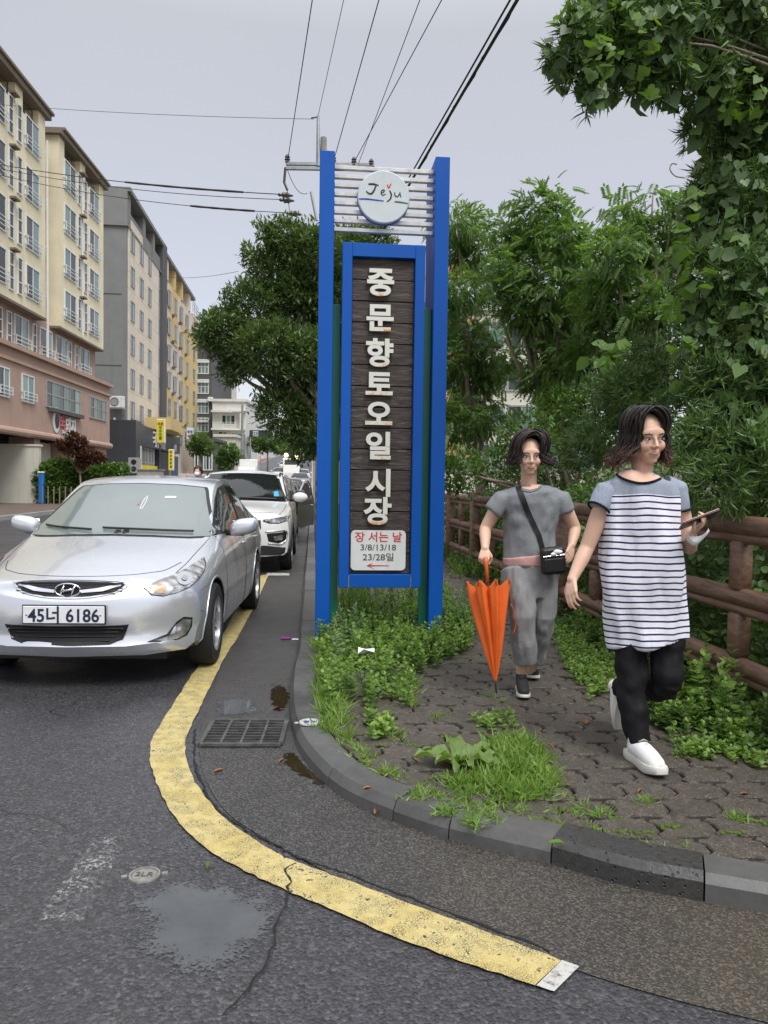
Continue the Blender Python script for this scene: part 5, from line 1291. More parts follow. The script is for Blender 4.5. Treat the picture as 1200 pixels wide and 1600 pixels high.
# ---------- grey side / pale front block
GD = Vector((-.099, 1)).normalized(); gb = thing('grey_apartment_block', 'tall block with blank grey side wall and pale panelled front', 'building', (-22, 65, 0), math.atan2(GD.y, GD.x))
def gl_(x): return (-15.57 / ((x - 600) / FOC + .099) - 65) / GD.y
def gz_(x, y):
    Z = 65 + gl_(x) * GD.y; return CAM_H + (749.5 - y) / FOC * Z
def greyb():
    t = gb; M1 = gl_(249); L1 = gl_(256); H = 25.9
    MB().box((-.05, .003, 0), (M1, 13, H - 1.7)).build('front_block', 'grey_render', t)
    MB().box((0.35, -.08, 6.2), (M1 - 1.2, 0, 22.7)).build('panelled_front', 'pale_panel', t)
    MB().box((-.25, -.15, 22.703), (M1, 3, 22.85)).build('balcony_slab', 'grey_render', t)
    for x in (0, gl_(221), gl_(236)): MB().box((x, -.1, 22.853), (x + 1.0, 1.4, H - .35)).build('roof_pier', 'grey_render', t)
    MB().box((-.25, -.35, H - .347), (M1 + .2, 4, H)).build('roof_slab', 'grey_render', t); MB().box((-.25, -.1, 22.853), (.2, 13, H - .35)).build('side_parapet', 'grey_render', t)
    MB().box((1.2, -.05, 22.86), (gl_(221), .05, 23.7)).build('balcony_parapet', 'pale_panel', t)
    MB().box((M1 + .003, -.25, 0), (L1, 12, H + .2)).build('stair_shaft', 'dark_grey_render', t)
    for k in range(9): MB().box((gl_(240), -.14, 6 + k * 1.9), (gl_(240) + .12, -.083, 7.9 + k * 1.9)).build('orange_seam', 'ochre_render', t) if k == 0 else None
    rows = [21.0, 18.05, 15.1, 12.2, 9.3, 6.5]
    for x in (204.5, 218.5, 231, 244.5):
        for z in rows: window(t, gl_(x), z - (0 if x < 240 else .2), 1.5 if x < 240 else 2.0, 1.7, ('pane_dark', 'pane_teal'), 'window_grey', False, 2, 1, y=-.08 if x < 240 else .0)
    # second half
    L2 = gl_(307); H2 = 25.5
    MB().box((L1 + .003, .003, 0), (L2, 12, 23.0)).build('front_block', 'pale_pink', t)
    MB().box((L1, -.3, H2 - .35), (L2 - 4, 4, H2)).build('roof_slab', 'grey_render', t)
    for x in (258, 270, 281, 293): MB().box((gl_(x), -.1, 23.003), (gl_(x) + 1.0, 1.0, H2 - .353)).build('roof_pier', 'ochre_render' if x in (270, 281) else 'pale_pink', t)
    for a, b, z0, z1 in ((258.5, 274, 4.5, 11.2), (265, 275, 16.8, 22.9), (282, 306, 8.0, 20.5)): MB().box((gl_(a), -.09, z0), (gl_(b), 0, z1)).build('ochre_panel', 'ochre_render', t)
    for x in (262, 271.5, 281, 290, 300.5):
        for k, z in enumerate((20.3, 17.3, 14.4, 11.5, 8.6, 5.8)): window(t, gl_(x), z, 1.7, 1.8, ('pane_dark', 'pane_teal'), 'window_grey', False, 2, 1, y=-.09)
    for x in (266, 276, 286):
        for z in (19.6, 16.7, 13.8, 10.9, 8.0): MB().box((gl_(x), -.32, z), (gl_(x) + .45, -.1, z + .35), bev=.05).build('vent_hood', 'dark_grey_render', t)
    MB().box((L2 - 4, -.1, 23.003), (L2, 6, 23.5)).build('roof_parapet', 'pale_pink', t); railing(t, L2 - 5, L2 + .3, 23.5, 25.0, -.1, 3)
    MB().box((-.075, .4, 17), (-.052, 12.4, 17.08)).build('side_joint', 'dark_grey_render', t); MB().box((-.075, .4, 11), (-.052, 12.4, 11.08)).build('side_joint', 'dark_grey_render', t)
    # pipe on the side wall
    MB().tube([(-.4, .9, .2), (-.4, .9, 6.6)], .09, 6).build('side_pipe', 'window_white', t)
greyb()
ac = thing('air_conditioner', 'outdoor air conditioner unit mounted high on the blank grey side wall', 'air conditioner', (-23.1, 64.55, 7.4), R(-3))
MB().box((0, -.45, 0), (1.15, 0, .98), bev=.03).build('casing', 'shop_white', ac); MB().lathe([(.33, 0), (.36, .02), (.33, .04)], 24, Matrix.Translation((.42, -.45, .5)) @ Matrix.Rotation(R(90), 4, 'X')).build('fan_ring', 'dark_grey_render', ac); MB().lathe([(0, .01), (.31, .01)], 24, Matrix.Translation((.42, -.45, .5)) @ Matrix.Rotation(R(90), 4, 'X')).build('fan_grille', 'window_grey', ac)
MB().box((0, -.4, -.1), (1.15, .15, -.003)).build('bracket', 'window_grey', ac)
# ---------- black tiled noodle shop at its foot
shop = thing('noodle_shop', 'low black tiled shop with glazed doors at the foot of the pale block', 'shop', (-19.9, 61.0, 0), math.atan2(GD.y, GD.x))
def px_at(x, y, Y): return D(x, y, Y)
def noodle():
    t = shop; L = 21.0
    MB().box((0, 0, 0), (1.6, 5.0, 6.15), bev=.0).build('tiled_pier', 'shop_tile', t)
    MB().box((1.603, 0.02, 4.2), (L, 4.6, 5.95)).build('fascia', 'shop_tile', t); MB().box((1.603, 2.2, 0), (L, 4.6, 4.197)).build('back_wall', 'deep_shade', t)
    for a, b, m in ((1.65, 2.05, 'shop_white'), (9.6, 10.0, 'shop_tile'), (15.0, 15.4, 'window_grey')): MB().box((a, -.02, 0), (b, .5, 4.19)).build('pillar', m, t)
    for k in range(5): window(t, 2.8 + k * 1.25, 1.52, 1.2, 2.65, ('pane_dark', 'pane_green'), 'window_grey', False, 2, 2, y=.25)
    MB().box((2.1, .14, 2.3), (9.5, .17, 2.65)).build('door_band', 'shop_yellow', t)
    MB().box((10.0, .1, 0), (14.9, .3, 4.1)).build('dark_panel', 'dark_grey_render', t); MB().box((15.5, .1, 0), (20.5, .3, 3.9)).build('roller_shutter', 'shutter_blue', t)
    RX = Matrix.Rotation(R(90), 4, 'X')
    text_mb("국수마을", 1.5, .06, .03, Matrix.Translation((9.4, -.05, 5.05)) @ RX).build('lettering', 'shop_white', t); text_mb("식당", .8, .06, .03, Matrix.Translation((17.5, -.05, 4.7)) @ RX).build('lettering', 'shop_white', t)
    MB().box((7.4, -1.4, 5.95), (13.5, .8, 7.0)).build('yellow_canopy', 'ochre_render', t); MB().box((13.503, -1.0, 5.95), (17.5, .8, 6.7)).build('yellow_canopy', 'ochre_render', t)
noodle()
simple('sign_red', (.45, .05, .03), .5)
def board_sign(name, label, x0, y0, x1, y1, Y, mats, lines, vertical=True):
    a, b = D(x0, y1, Y), D(x1, y0, Y); t = thing(name, label, 'sign', ((a.x + b.x) / 2, Y, (a.z + b.z) / 2)); w, h = b.x - a.x, b.z - a.z
    MB().box((-w / 2, 0, -h / 2), (w / 2, .35, h / 2), bev=.03).build('sign_box', mats[0], t); MB().box((-w * .44, -.012, -h * .47), (w * .44, -.002, h * .47)).build('sign_face', mats[1], t)
    RX = Matrix.Rotation(R(90), 4, 'X')
    for tx, sz, dx, z, m in lines: text_mb(tx, sz * w, .01, .012 * w, Matrix.Translation((dx * w, -.02, z * h)) @ RX).build('lettering', m, t)
    return t
board_sign('shop_sign', 'tall yellow sign with green and black Korean letters on the corner of the noodle shop', 244, 655, 257.5, 692, 62.5, ('shop_white', 'shop_yellow'),
    [("푸른", .36, 0, .30, 'sign_red'), ("국", .42, 0, .15, 'ink_green'), ("수", .42, 0, .01, 'ink_green'), ("마", .42, 0, -.14, 'ink_green'), ("을", .42, 0, -.29, 'ink_green')])
board_sign('banner_sign', 'narrow yellow banner with black letters standing by the shop doors', 263, 702, 271, 735, 67, ('shop_white', 'shop_yellow'), [(c, .5, 0, .36 - .17 * k, 'ink_black') for k, c in enumerate("국수전문점")])
board_sign('hanging_sign', 'white sign with teal corners hanging above the blue shutter', 291, 668, 303, 687, 76, ('sign_teal', 'shop_white'), [("정육", .4, 0, .15, 'ink_blue'), ("식당", .4, 0, -.18, 'sign_red')])
cone = thing('traffic_cone', 'orange traffic cone standing at the far kerb by the shutter', 'traffic cone', (D(292.5, 745, 72).x, 72, 1.5))
MB().box((-.22, -.22, 0), (.22, .22, .04)).build('base', 'orange_cone', cone); MB().lathe([(.16, .04), (.10, .38)], 16).build('cone', 'orange_cone', cone, smooth=True); MB().lathe([(.10, .38), (.07, .55)], 16).build('white_band', 'shop_white', cone, smooth=True); MB().lathe([(.07, .55), (.03, .78), (0, .79)], 16).build('tip', 'orange_cone', cone, smooth=True)
cab = thing('cabinet', 'low grey utility cabinet before the black tiled shop wall', 'cabinet', (D(214, 755, 58.5).x, 58.5, 1.5)); MB().box((0, 0, 0), (1.9, .6, .62), bev=.03).build('cabinet_body', 'window_grey', cab); MB().box((-.08, -.08, .623), (1.98, .68, .72)).build('lid', 'galvanised', cab)
mb_ = thing('meter_box', 'grey box with two round meters on the wall left of the black tiles', 'meter box', (D(200, 715, 60.8).x, 60.8, 1.9)); MB().box((0, 0, 0), (.95, .3, 1.25), bev=.02).build('box', 'window_grey', mb_)
for z in (.4, .95): MB().lathe([(0, .03), (.2, .03), (.22, 0)], 16, Matrix.Translation((.45, 0, z - .05)) @ Matrix.Rotation(R(90), 4, 'X')).build('meter', 'ink_black', mb_)
# ---------- dark flats, cream tower, white house, far blocks
def block(name, label, x0, x1, ytop, Y, depth, wallm, wins=(), wm_=('pane_dark', 'pane_teal'), frame='window_white', ybase=749, skew=.0, winw=None, cat='building', extra=None):
    a, b = D(x0, ytop, Y), D(x1, ytop, Y); t = thing(name, label, cat, (a.x, Y, gz(Y))); w = b.x - a.x; h = b.z - gz(Y)
    MB().box((0, 0, -1), (w, depth, h)).build('wall', wallm, t); MB().box((-.2, -.25, h + .003), (w + .2, depth + .2, h + .35)).build('roof_edge', wallm, t)
    for px, py, ww, hh, cols, rows in wins:
        p = D(px, py, Y); window(t, p.x - a.x, p.z - gz(Y) - hh / 2, ww, hh, wm_, frame, False, cols, rows, y=-.0, rim=.12)
    if extra: extra(t, w, h, a)
    return t
def darkx(t, w, h, a):
    for k in range(5): z = 4.2 + 2.78 * k; MB().box((.1, -.4, z), (w * .85, -.003, z + .3)).build('balcony_slab', 'window_white', t)
    for z in (9.9, 17.0): 
        MB().box((w * .82, -.7, z), (w * .82 + .7, -.2, z + .6), bev=.04).build('air_conditioner_box', 'shop_white', t)
block('dark_apartment_block', 'dark grey flats with tall white framed balcony windows behind the small trees', 306, 331, 530, 108, 14, 'dark_grey_render', [(317.5, y, 1.6, 2.05, 3, 2) for y in (573, 604, 635, 664)], ('pane_teal', 'pane_green'), extra=darkx)
block('cream_tower', 'plain cream tower rising behind the dark flats', 330, 347, 572, 122, 12, 'light_stone')
def housex(t, w, h, a):
    MB().box((0, -.9, h - 1.5), (w, -.003, h - 1.25)).build('balcony_slab', 'white_render', t); MB().box((0, -.9, h - 3.9), (w, -.003, h - 3.65)).build('balcony_slab', 'white_render', t)
    railing(t, .2, w * .75, h - 3.65, h - 2.85, -.75, 4, 'window_white'); MB().box((0, -.1, 0), (w, -.003, h - 4.4)).build('blue_grey_front', 'slate_blue', t)
    MB().box((w * .86, -.9, h - 3.65), (w * .9, -.5, h - 1.5)).build('balcony_pillar', 'white_render', t)
block('white_house', 'white three storey house with a balcony at the far end of the left side', 332, 384, 628, 104, 12, 'white_render', [(357, 656, 1.9, 1.4, 3, 1), (348, 679, 1.3, .9, 2, 1), (366, 681, .9, .9, 2, 1)], extra=housex)
block('sand_coloured_shop', 'low sand coloured shop front below the white house', 336, 367, 683, 98, 5, 'light_stone', [(343, 712, .9, 1.4, 2, 1), (353, 712, .9, 1.4, 2, 1), (361, 712, .7, 1.4, 2, 1)])
block('dark_shop_row', 'dark one storey shops with glazed fronts behind the small street trees', 303, 336, 690, 92, 6, 'dark_grey_render', [(309, 722, .8, 2.0, 2, 1), (318, 722, .8, 2.0, 2, 1), (327, 722, .8, 2.0, 2, 1)])
block('far_grey_block', 'pale grey block beyond the white house', 383, 412, 664, 190, 20, 'far_white', [(388 + 8 * k, y, .9, 1.0, 2, 1) for k in range(3) for y in (680, 696)], frame='window_grey')
block('far_white_block', 'distant white block seen under the tree', 408, 436, 668, 260, 20, 'far_white', [(413 + 8 * k, y, 1.2, 1.1, 3, 1) for k in range(3) for y in (678, 688, 698)], frame='window_grey')
block('far_end_building', 'pale building closing the far end of the street', 434, 480, 676, 330, 20, 'far_white', [(441 + 9 * k, y, 1.6, 1.3, 3, 1) for k in range(4) for y in (684, 693)], frame='window_grey')
def rbx(t, w, h, a):
    for k in range(5): MB().box((w * .0, -.25, 3 + k * 3.0), (w * .26, -.003, 4.3 + k * 3.0)).build('terracotta_band', 'terracotta', t)
wall('terracotta', (.50, .25, .15), .2)
block('cream_flats', 'cream flats with terracotta bands glimpsed through the trees on the right', 668, 935, 488, 52, 14, 'light_stone', [(px, py, 2.0, 1.9, 2, 1) for px in (715, 765, 815, 860, 905) for py in (525, 590, 655, 715)], frame='window_grey', extra=rbx)
# road sign with 23, street lamps
rs = thing('traffic_sign', 'dark overhead road sign with the number 23 beyond the white house', 'traffic sign', (D(391, 700, 96).x, 96, gz(96)))
b_ = D(391, 691, 96); a_ = D(391, 672, 96)
simple('sign_navy', (.03, .05, .05), .5)
MB().tube([(0, 0, 0), (0, 0, a_.z - gz(96))], .09, 8).build('mast', 'galvanised', rs); MB().box((-.1, -.1, D(391, 683, 96).z - gz(96)), (2.5, 0, a_.z - gz(96))).build('board', 'sign_navy', rs)
MB().box((.35, -.13, D(391, 681.5, 96).z - gz(96)), (1.0, -.105, D(391, 673.5, 96).z - gz(96))).build('number_panel', 'shop_white', rs); text_mb("23", .6, .01, .01, Matrix.Translation((.67, -.15, D(391, 677.5, 96).z - gz(96))) @ Matrix.Rotation(R(90), 4, 'X')).build('lettering', 'ink_black', rs)
up2 = thing('utility_pole', 'grey utility pole in front of the white house', 'utility pole', (D(378, 740, 90).x, 90, gz(90))); hh_ = D(378, 632, 90).z - gz(90)
MB().lathe([(.2, 0), (.12, hh_)], 10).build('pole', 'pole_concrete', up2); MB().box((-1.2, -.05, hh_ - 1.0), (.8, .05, hh_ - .85)).build('crossarm', 'galvanised', up2)
# red and orange shopfront awnings far down the street
for k, (x0, x1, y0, y1, Y, m, lb) in enumerate(((386, 396, 708, 716, 120, 'orange_cone', 'orange awning over a far shop on the left side'), (396, 408, 712, 722, 126, 'sign_pink', 'pink awning further along than the orange one'))):
    a, b = D(x0, y1, Y), D(x1, y0, Y); o = MB().add([(0, -1.2, 0), (b.x - a.x, -1.2, 0), (b.x - a.x, 0, b.z - a.z), (0, 0, b.z - a.z), (0, -1.2, -.3), (b.x - a.x, -1.2, -.3), (0, 0, -.3), (b.x - a.x, 0, -.3)], [(0, 1, 2, 3), (4, 5, 1, 0), (0, 3, 6, 4), (1, 5, 7, 2), (3, 2, 7, 6)]).build('awning', m); o.location = (a.x, Y, a.z); tag(o, lb, 'awning')

# raised forecourt the shops stand on
fc = MB(); ys = [57, 66, 76, 88, 102]; vs = []
for Y in ys: vs += [(LX(Y) - 22, Y, 1.5 + .4 * gz(Y) * (Y > 80)), (LX(Y) - 1.7, Y, 1.5 + .4 * gz(Y) * (Y > 80)), (LX(Y) - 1.7, Y, -.2), (LX(Y) - 22, Y, -.2)]
fs = [(3, 2, 1, 0)]
for j in range(len(ys) - 1): a = 4 * j; fs += [(a, a + 1, a + 5, a + 4), (a + 1, a + 2, a + 6, a + 5)]
fc.add(vs, fs); struct(fc.build('forecourt', 'far_concrete'))
# ================================================================ TREES, VINES, WEEDS
def leafmat(name, cols, trans=.30, rough=.45, nscale=1.2, spec=.4):
    s = mk(name); r_ = s.rand(); n = s.noise(nscale, 3, .6, s.pos()); f = s.math('ADD', s.math('MULTIPLY', r_, .6), s.math('MULTIPLY', s.map(n, .3, .7, 0, 1), .4))
    c = s.ramp(f, [(i / (len(cols) - 1), k) for i, k in enumerate(cols)])
    b = s.n('ShaderNodeBsdfPrincipled', {'Base Color': c, 'Roughness': rough, 'Specular IOR Level': spec}); t = s.n('ShaderNodeBsdfTranslucent', {'Color': s.mix(1.0, c, (1.5, 1.6, .7), 'MULTIPLY')})
    mx = s.n('ShaderNodeMixShader', {0: trans, 1: b.outputs[0], 2: t.outputs[0]}); s.t.links.new(mx.outputs[0], s.out.inputs[0])
leafmat('evergreen_leaf', [(0.046, 0.080, 0.030), (0.078, 0.126, 0.043), (0.116, 0.181, 0.059), (0.171, 0.246, 0.086)], .25)
leafmat('feather_leaf', [(0.056, 0.108, 0.037), (0.098, 0.175, 0.052), (0.146, 0.240, 0.069), (0.232, 0.333, 0.092)], .40)
leafmat('needle_leaf', [(0.039, 0.080, 0.028), (0.073, 0.135, 0.041), (0.116, 0.193, 0.054), (0.195, 0.292, 0.081)], .2, nscale=3)
leafmat('ivy_leaf', [(0.051, 0.094, 0.037), (0.083, 0.146, 0.050), (0.122, 0.205, 0.063), (0.195, 0.287, 0.081)], .25, .42, nscale=2.2)
leafmat('bright_leaf', [(.08, .15, .03), (.12, .21, .04), (.17, .28, .055)], .35)
leafmat('shrub_leaf', [(0.044, 0.088, 0.026), (0.079, 0.146, 0.038), (0.122, 0.211, 0.049), (0.183, 0.281, 0.065)], .28, nscale=2)
leafmat('weed_leaf', [(.095, .165, .038), (.155, .26, .055), (.225, .35, .075), (.30, .41, .12)], .35, nscale=3)
leafmat('grass_blade', [(.09, .165, .038), (.15, .26, .05), (.22, .34, .07), (.36, .38, .17)], .35, nscale=3)
leafmat('red_maple_leaf', [(.045, .020, .014), (.085, .032, .020), (.13, .06, .032)], .2); leafmat('mugwort_leaf', [(.10, .16, .07), (.16, .245, .10), (.26, .34, .20)], .3)
leafmat('dock_leaf', [(.14, .22, .06), (.19, .28, .08)], .3)
s = mk('bark'); P = s.pos(); n = s.noise(1.0, 7, .7, s.scale((56.306, 56.306, 12.512), P)); s.bsdf(Base_Color=s.ramp(n, [(.3, (0.101, 0.074, 0.056)), (.6, (0.312, 0.250, 0.188)), (.8, (0.627, 0.531, 0.405))]), Roughness=.9, Normal=s.bump(n, .6, .02))
simple('stem_green', (.06, .10, .03), .6); simple('dry_leaf', (.28, .11, .04), .7, var=.5, nscale=6); simple('moss', (.07, .11, .015), .95, var=.5, nscale=12, bump=.6, bscale=90)
A_ = lambda x: np.asarray(x, np.float32)
T_LEAF = (A_([(0, 0, 0), (.17, .5, .03), (0, 1, -.08), (-.17, .5, .03), (0, .5, -.03)]), A_([(0, 1, 4), (4, 1, 2), (0, 4, 3), (4, 2, 3)]).astype(int))
T_WIDE = (A_([(0, 0, 0), (.34, .28, .05), (.30, .62, .03), (0, 1, -.10), (-.30, .62, .03), (-.34, .28, .05), (0, .45, -.04)]), np.array([(0, 1, 6), (1, 2, 6), (2, 3, 6), (3, 4, 6), (4, 5, 6), (5, 0, 6)]))
T_ROUND = (A_([(0, 0, 0), (.36, .02, .05), (.50, .35, .05), (.32, .75, 0), (0, 1, -.12), (-.32, .75, 0), (-.50, .35, .05), (-.36, .02, .05), (0, .4, -.03)]), np.array([(i, (i + 1) % 8, 8) for i in range(8)]))
iv = [(0, .06), (.22, -.10), (.44, .02), (.54, .30), (.38, .46), (.26, .66), (0, 1.0), (-.26, .66), (-.38, .46), (-.54, .30), (-.44, .02), (-.22, -.10)]
T_IVY = (A_([(x, y, .06 * abs(x) * 2 - .05 * y) for x, y in iv] + [(0, .32, -.04)]), np.array([(i, (i + 1) % 12, 12) for i in range(12)]))
T_BLADE = (A_([(-.5, 0, 0), (.5, 0, 0), (.42, .5, .10), (-.42, .5, .10), (0, 1, .0)]), np.array([(0, 1, 2), (0, 2, 3), (3, 2, 4)]))   # x is scaled to the width separately
def make_compound(n=6, L=1.0, lw=.10, ll=.34, droop=.35):
    V = []; F = []
    for i in range(n):
        y = .15 + .8 * i / n
        for sg in (-1, 1):
            b = len(V); z0 = -droop * y * y; dx, dy = sg * .86, .5; wx, wy = -dy * sg, dx * sg
            for u, w in ((0, 0), (.5, lw), (1, 0), (.5, -lw)): V.append((dx * ll * u + wx * w, y + dy * ll * u + wy * w, z0 - droop * .5 * u * u * .6))
            F += [(b, b + 1, b + 2), (b, b + 2, b + 3)]
    b = len(V); V += [(0, .95, -droop), (.08, 1.1, -droop * 1.15), (0, 1.28, -droop * 1.3), (-.08, 1.1, -droop * 1.15)]; F += [(b, b + 1, b + 2), (b, b + 2, b + 3)]
    return A_(V), np.array(F)
T_COMP = make_compound(7, 1.0, .065, .36, .4)
def norm(a): return a / (np.linalg.norm(a, axis=1, keepdims=True) + 1e-9)
def scatter(name, tm, P, Ydir, N, S, mats, parent=None, xs=None):
    V, F = tm; P = A_(P); Yd = norm(A_(Ydir)); N = A_(N); X = norm(np.cross(Yd, N)); Z = np.cross(X, Yd); S = A_(S).reshape(-1, 1); n = len(P); k = len(V)
    xs = S if xs is None else A_(xs).reshape(-1, 1)
    W = P[:, None, :] + X[:, None, :] * (V[None, :, 0:1] * xs[:, None, :]) + Yd[:, None, :] * (V[None, :, 1:2] * S[:, None, :]) + Z[:, None, :] * (V[None, :, 2:3] * S[:, None, :])
    FF = F[None] + (np.arange(n) * k)[:, None, None]
    me = fastmesh(name, W.reshape(-1, 3), FF.reshape(-1, F.shape[1]), mats, k=F.shape[1]); return link(name, me, parent)
def rdir(n): return norm(RNG.normal(size=(n, 3)))
def lobe_pts(c, r, n, shell=.55, flat=1.0):
    """points in an ellipsoid, gathered towards its skin, with outward normals"""
    d = rdir(n); rr = shell + (1 - shell) * RNG.random((n, 1)) ** .6; rr *= 1 + .16 * RNG.normal(size=(n, 1)) * (RNG.random((n, 1)) < .5)
    r = np.array(r if hasattr(r, '__len__') else (r, r, r)); r[2] *= flat
    return np.array(c) + d * rr * r, d
def cluster(P, D0, per, spread, jit):
    """several leaves around each twig tip, fanned round its direction"""
    n = len(P); P2 = np.repeat(P, per, 0) + RNG.normal(size=(n * per, 3)) * jit; d = np.repeat(D0, per, 0) + RNG.normal(size=(n * per, 3)) * spread
    return P2, norm(d)
def limbs(mb, base, tops, r0, seedn=0, wob=.12, k=.35):
    for tp in tops:
        a, b = Vector(base), Vector(tp); P = []
        for i in range(7):
            u = i / 6; p = a.lerp(b, u); p += Vector(noise.noise_vector(Vector((seedn, i * .7, tp[0])))) * wob * math.sin(math.pi * u); P.append(p)
        mb.tube(P, [max(.006, r0 * (1 - u * .85) * k) for u in [i / 6 for i in range(7)]], 7)
# --- big roadside evergreen beyond the sign
def tree_lobes(name, label, lobes, Y, base, tr, per_m2, tm, mat, size, per=8, spread=.75, jit=.05, droop=0.0, xs=None, flat=.85, group=None, ydep=1.0, cat='tree', fork=None):
    t = thing(name, label, cat, base, 0, group); B = Vector(base); cs = []; PP = []; DD = []
    for (x, y, rp, dy) in lobes:
        c = D(x, y, Y + dy); r_ = rp / FOC * (Y + dy); cs.append(c); n = int(per_m2 * 4 * math.pi * r_ * r_)
        p, d = lobe_pts(np.array(c - B), (r_, r_ * ydep, r_), n, .5, flat); PP.append(p); DD.append(d)
    P = np.concatenate(PP); Dn = np.concatenate(DD); Dn = norm(Dn * .8 + np.array([0, 0, .35 - droop]))
    P2, d2 = cluster(P, Dn, per, spread, jit); d2 = norm(d2 + np.array([0, 0, -droop])); N = norm(rdir(len(P2)) * .6 + np.array([0, 0, 1.0]))
    scatter('crown', tm, P2, d2, N, size * RNG.uniform(.6, 1.25, len(P2)), mat, t, xs=None if xs is None else xs * RNG.uniform(.7, 1.2, len(P2)))
    tb = MB(); fk = Vector(fork) - B if fork is not None else Vector((0, 0, (min(c.z for c in cs) - B.z) * .75))
    tb.tube([(0, 0, -.1), tuple(fk * .5 + Vector((.05, 0, 0))), tuple(fk)], [tr, tr * .8, tr * .7], 12); limbs(tb, fk, [c - B for c in cs], tr, wob=.3, k=.55)
    tb.build('trunk', 'bark', t, smooth=True); return t
tree_lobes('evergreen_tree', 'large dark evergreen street tree with a wide crown standing beyond the sign', [
    (345, 520, 38, -.4), (372, 552, 36, .3), (398, 482, 48, 0), (418, 545, 52, -.6), (440, 430, 50, .4), (452, 375, 34, 0), (490, 395, 46, -.3), (478, 470, 60, .2), (540, 400, 46, .6), (468, 555, 50, -.5), (520, 480, 60, .5), (330, 528, 22, 0),
    (445, 640, 44, -.2), (475, 600, 48, .3), (488, 668, 48, 0), (520, 640, 60, .6), (580, 385, 36, .8), (560, 450, 50, 1), (365, 580, 22, 0), (420, 360, 14, 0), (395, 400, 14, 0), (545, 560, 55, 1)],
    16.0, (-.75, 16.0, KH), .24, 80, T_LEAF, 'evergreen_leaf', .135, per=9, spread=.8, jit=.06, xs=None)
tree_lobes('street_tree', 'leafy street tree further along our pavement behind the big evergreen', [(470, 700, 26, 0), (450, 690, 20, 1), (485, 672, 26, 0), (500, 690, 30, -1)], 30, (KX(30) + .9, 30, KH), .15, 26, T_LEAF, 'shrub_leaf', .2, per=7)
# --- feathery trees over the fence
FT = [
    ('feathery tree nearest the right hand blue post, building showing through', 13.5, (1.75, 13.6, .1), [(715, 350, 42, 0), (745, 400, 46, .5), (720, 455, 40, -.4), (705, 560, 48, 0), (745, 600, 46, .5), (715, 650, 44, -.5), (765, 655, 40, .3), (700, 500, 30, .6), (780, 560, 36, 0), (745, 520, 26, 0)]),
    ('feathery tree with the tallest pointed crown in the middle', 12.0, (3.0, 12.4, .1), [(850, 330, 42, 0), (830, 375, 46, .4), (880, 370, 44, -.4), (905, 430, 46, .3), (800, 420, 42, 0), (860, 450, 56, -.3), (870, 520, 56, .4), (820, 480, 42, 0), (905, 560, 50, -.5), (850, 585, 40, .3), (790, 350, 26, .5), (770, 460, 20, 0), (920, 480, 40, .5)]),
    ('feathery tree beside the vines with spreading top twigs', 10.5, (3.9, 10.6, .1), [(985, 335, 34, 0), (1010, 380, 46, .3), (960, 400, 46, -.3), (1050, 340, 30, 0), (1045, 400, 46, .5), (975, 470, 52, 0), (1030, 480, 50, -.4), (940, 500, 42, .4), (995, 560, 52, 0), (940, 440, 30, .2), (1075, 330, 18, 0), (1020, 305, 12, 0), (955, 360, 14, 0)])]
for k, (lb, Y, base, lobes) in enumerate(FT):
    tree_lobes('feathery_tree', lb, [(x, y, r * .82, d) for x, y, r, d in lobes], Y, base, .12, 31, T_COMP, 'feather_leaf', .20, per=5, spread=.75, jit=.10, droop=.3, flat=.75, group='feathery trees beyond the fence', fork=(base[0] - .1, base[1], 1.9))
# --- dark back row to close the view low down
tree_lobes('evergreen_tree', 'dark evergreen shrub-like tree low behind the gray shirted woman', [(720, 735, 36, 0), (775, 730, 38, .6), (830, 690, 52, 0), (880, 655, 50, .5), (930, 640, 55, 0), (700, 740, 30, 0), (985, 620, 55, .5)], 10.5, (2.6, 10.6, .1), .08, 60, T_LEAF, 'shrub_leaf', .11, per=8, jit=.05)

# --- hedge under and behind the fence, kept as one mass
def fence_undergrowth():
    n = 15000; Y = 2.0 + 13 * RNG.random(n) ** 1.1; off = .12 + 1.7 * RNG.random(n); h = KH + RNG.random(n) ** .8 * (.75 + .55 * off) * (1 + .25 * np.sin(Y * 2.1 + off * 3))
    X = 2.63 - .107 * Y + off; P = np.stack([X, Y, h], 1); d0 = norm(np.stack([-.8 + 0 * X, -.6 + 0 * X, .3 + 0 * X], 1) + RNG.normal(size=(n, 3)) * .6)
    k = n // 2; P2, d2 = cluster(P[:k], d0[:k], 5, .7, .04)
    o = scatter('undergrowth', T_WIDE, P2, d2, norm(rdir(len(P2)) * .6 + np.array([-.2, -.3, 1.])), .062 * RNG.uniform(.6, 1.4, len(P2)), 'shrub_leaf'); stuff(o, 'dense dark leafy undergrowth behind the log fence')
    P2, d2 = cluster(P[k:], norm(d0[k:] + np.array([0, 0, .5])), 9, .8, .02)
    o = scatter('undergrowth', T_BLADE, P2, d2, rdir(len(P2)), .10 * RNG.uniform(.6, 1.2, len(P2)), 'needle_leaf', xs=.011 * np.ones(len(P2))); stuff(o, 'spiky narrow leaved shrubs behind the log fence')
    n = 1000; Y = 2.2 + 11 * RNG.random(n); P = np.stack([2.63 - .107 * Y + RNG.uniform(.08, .4, n), Y, KH + RNG.random(n) ** 1.3 * 1.0], 1)
    P2, d2 = cluster(P, norm(rdir(n) + np.array([-.6, -.5, 0])), 3, .6, .04)
    o = scatter('fence_creeper', T_ROUND, P2, d2, norm(rdir(len(P2)) * .5 + np.array([-.5, -.6, .7])), .045 * RNG.uniform(.6, 1.4, len(P2)), 'ivy_leaf'); stuff(o, 'creeper leaves poking through the rails of the log fence')
fence_undergrowth()
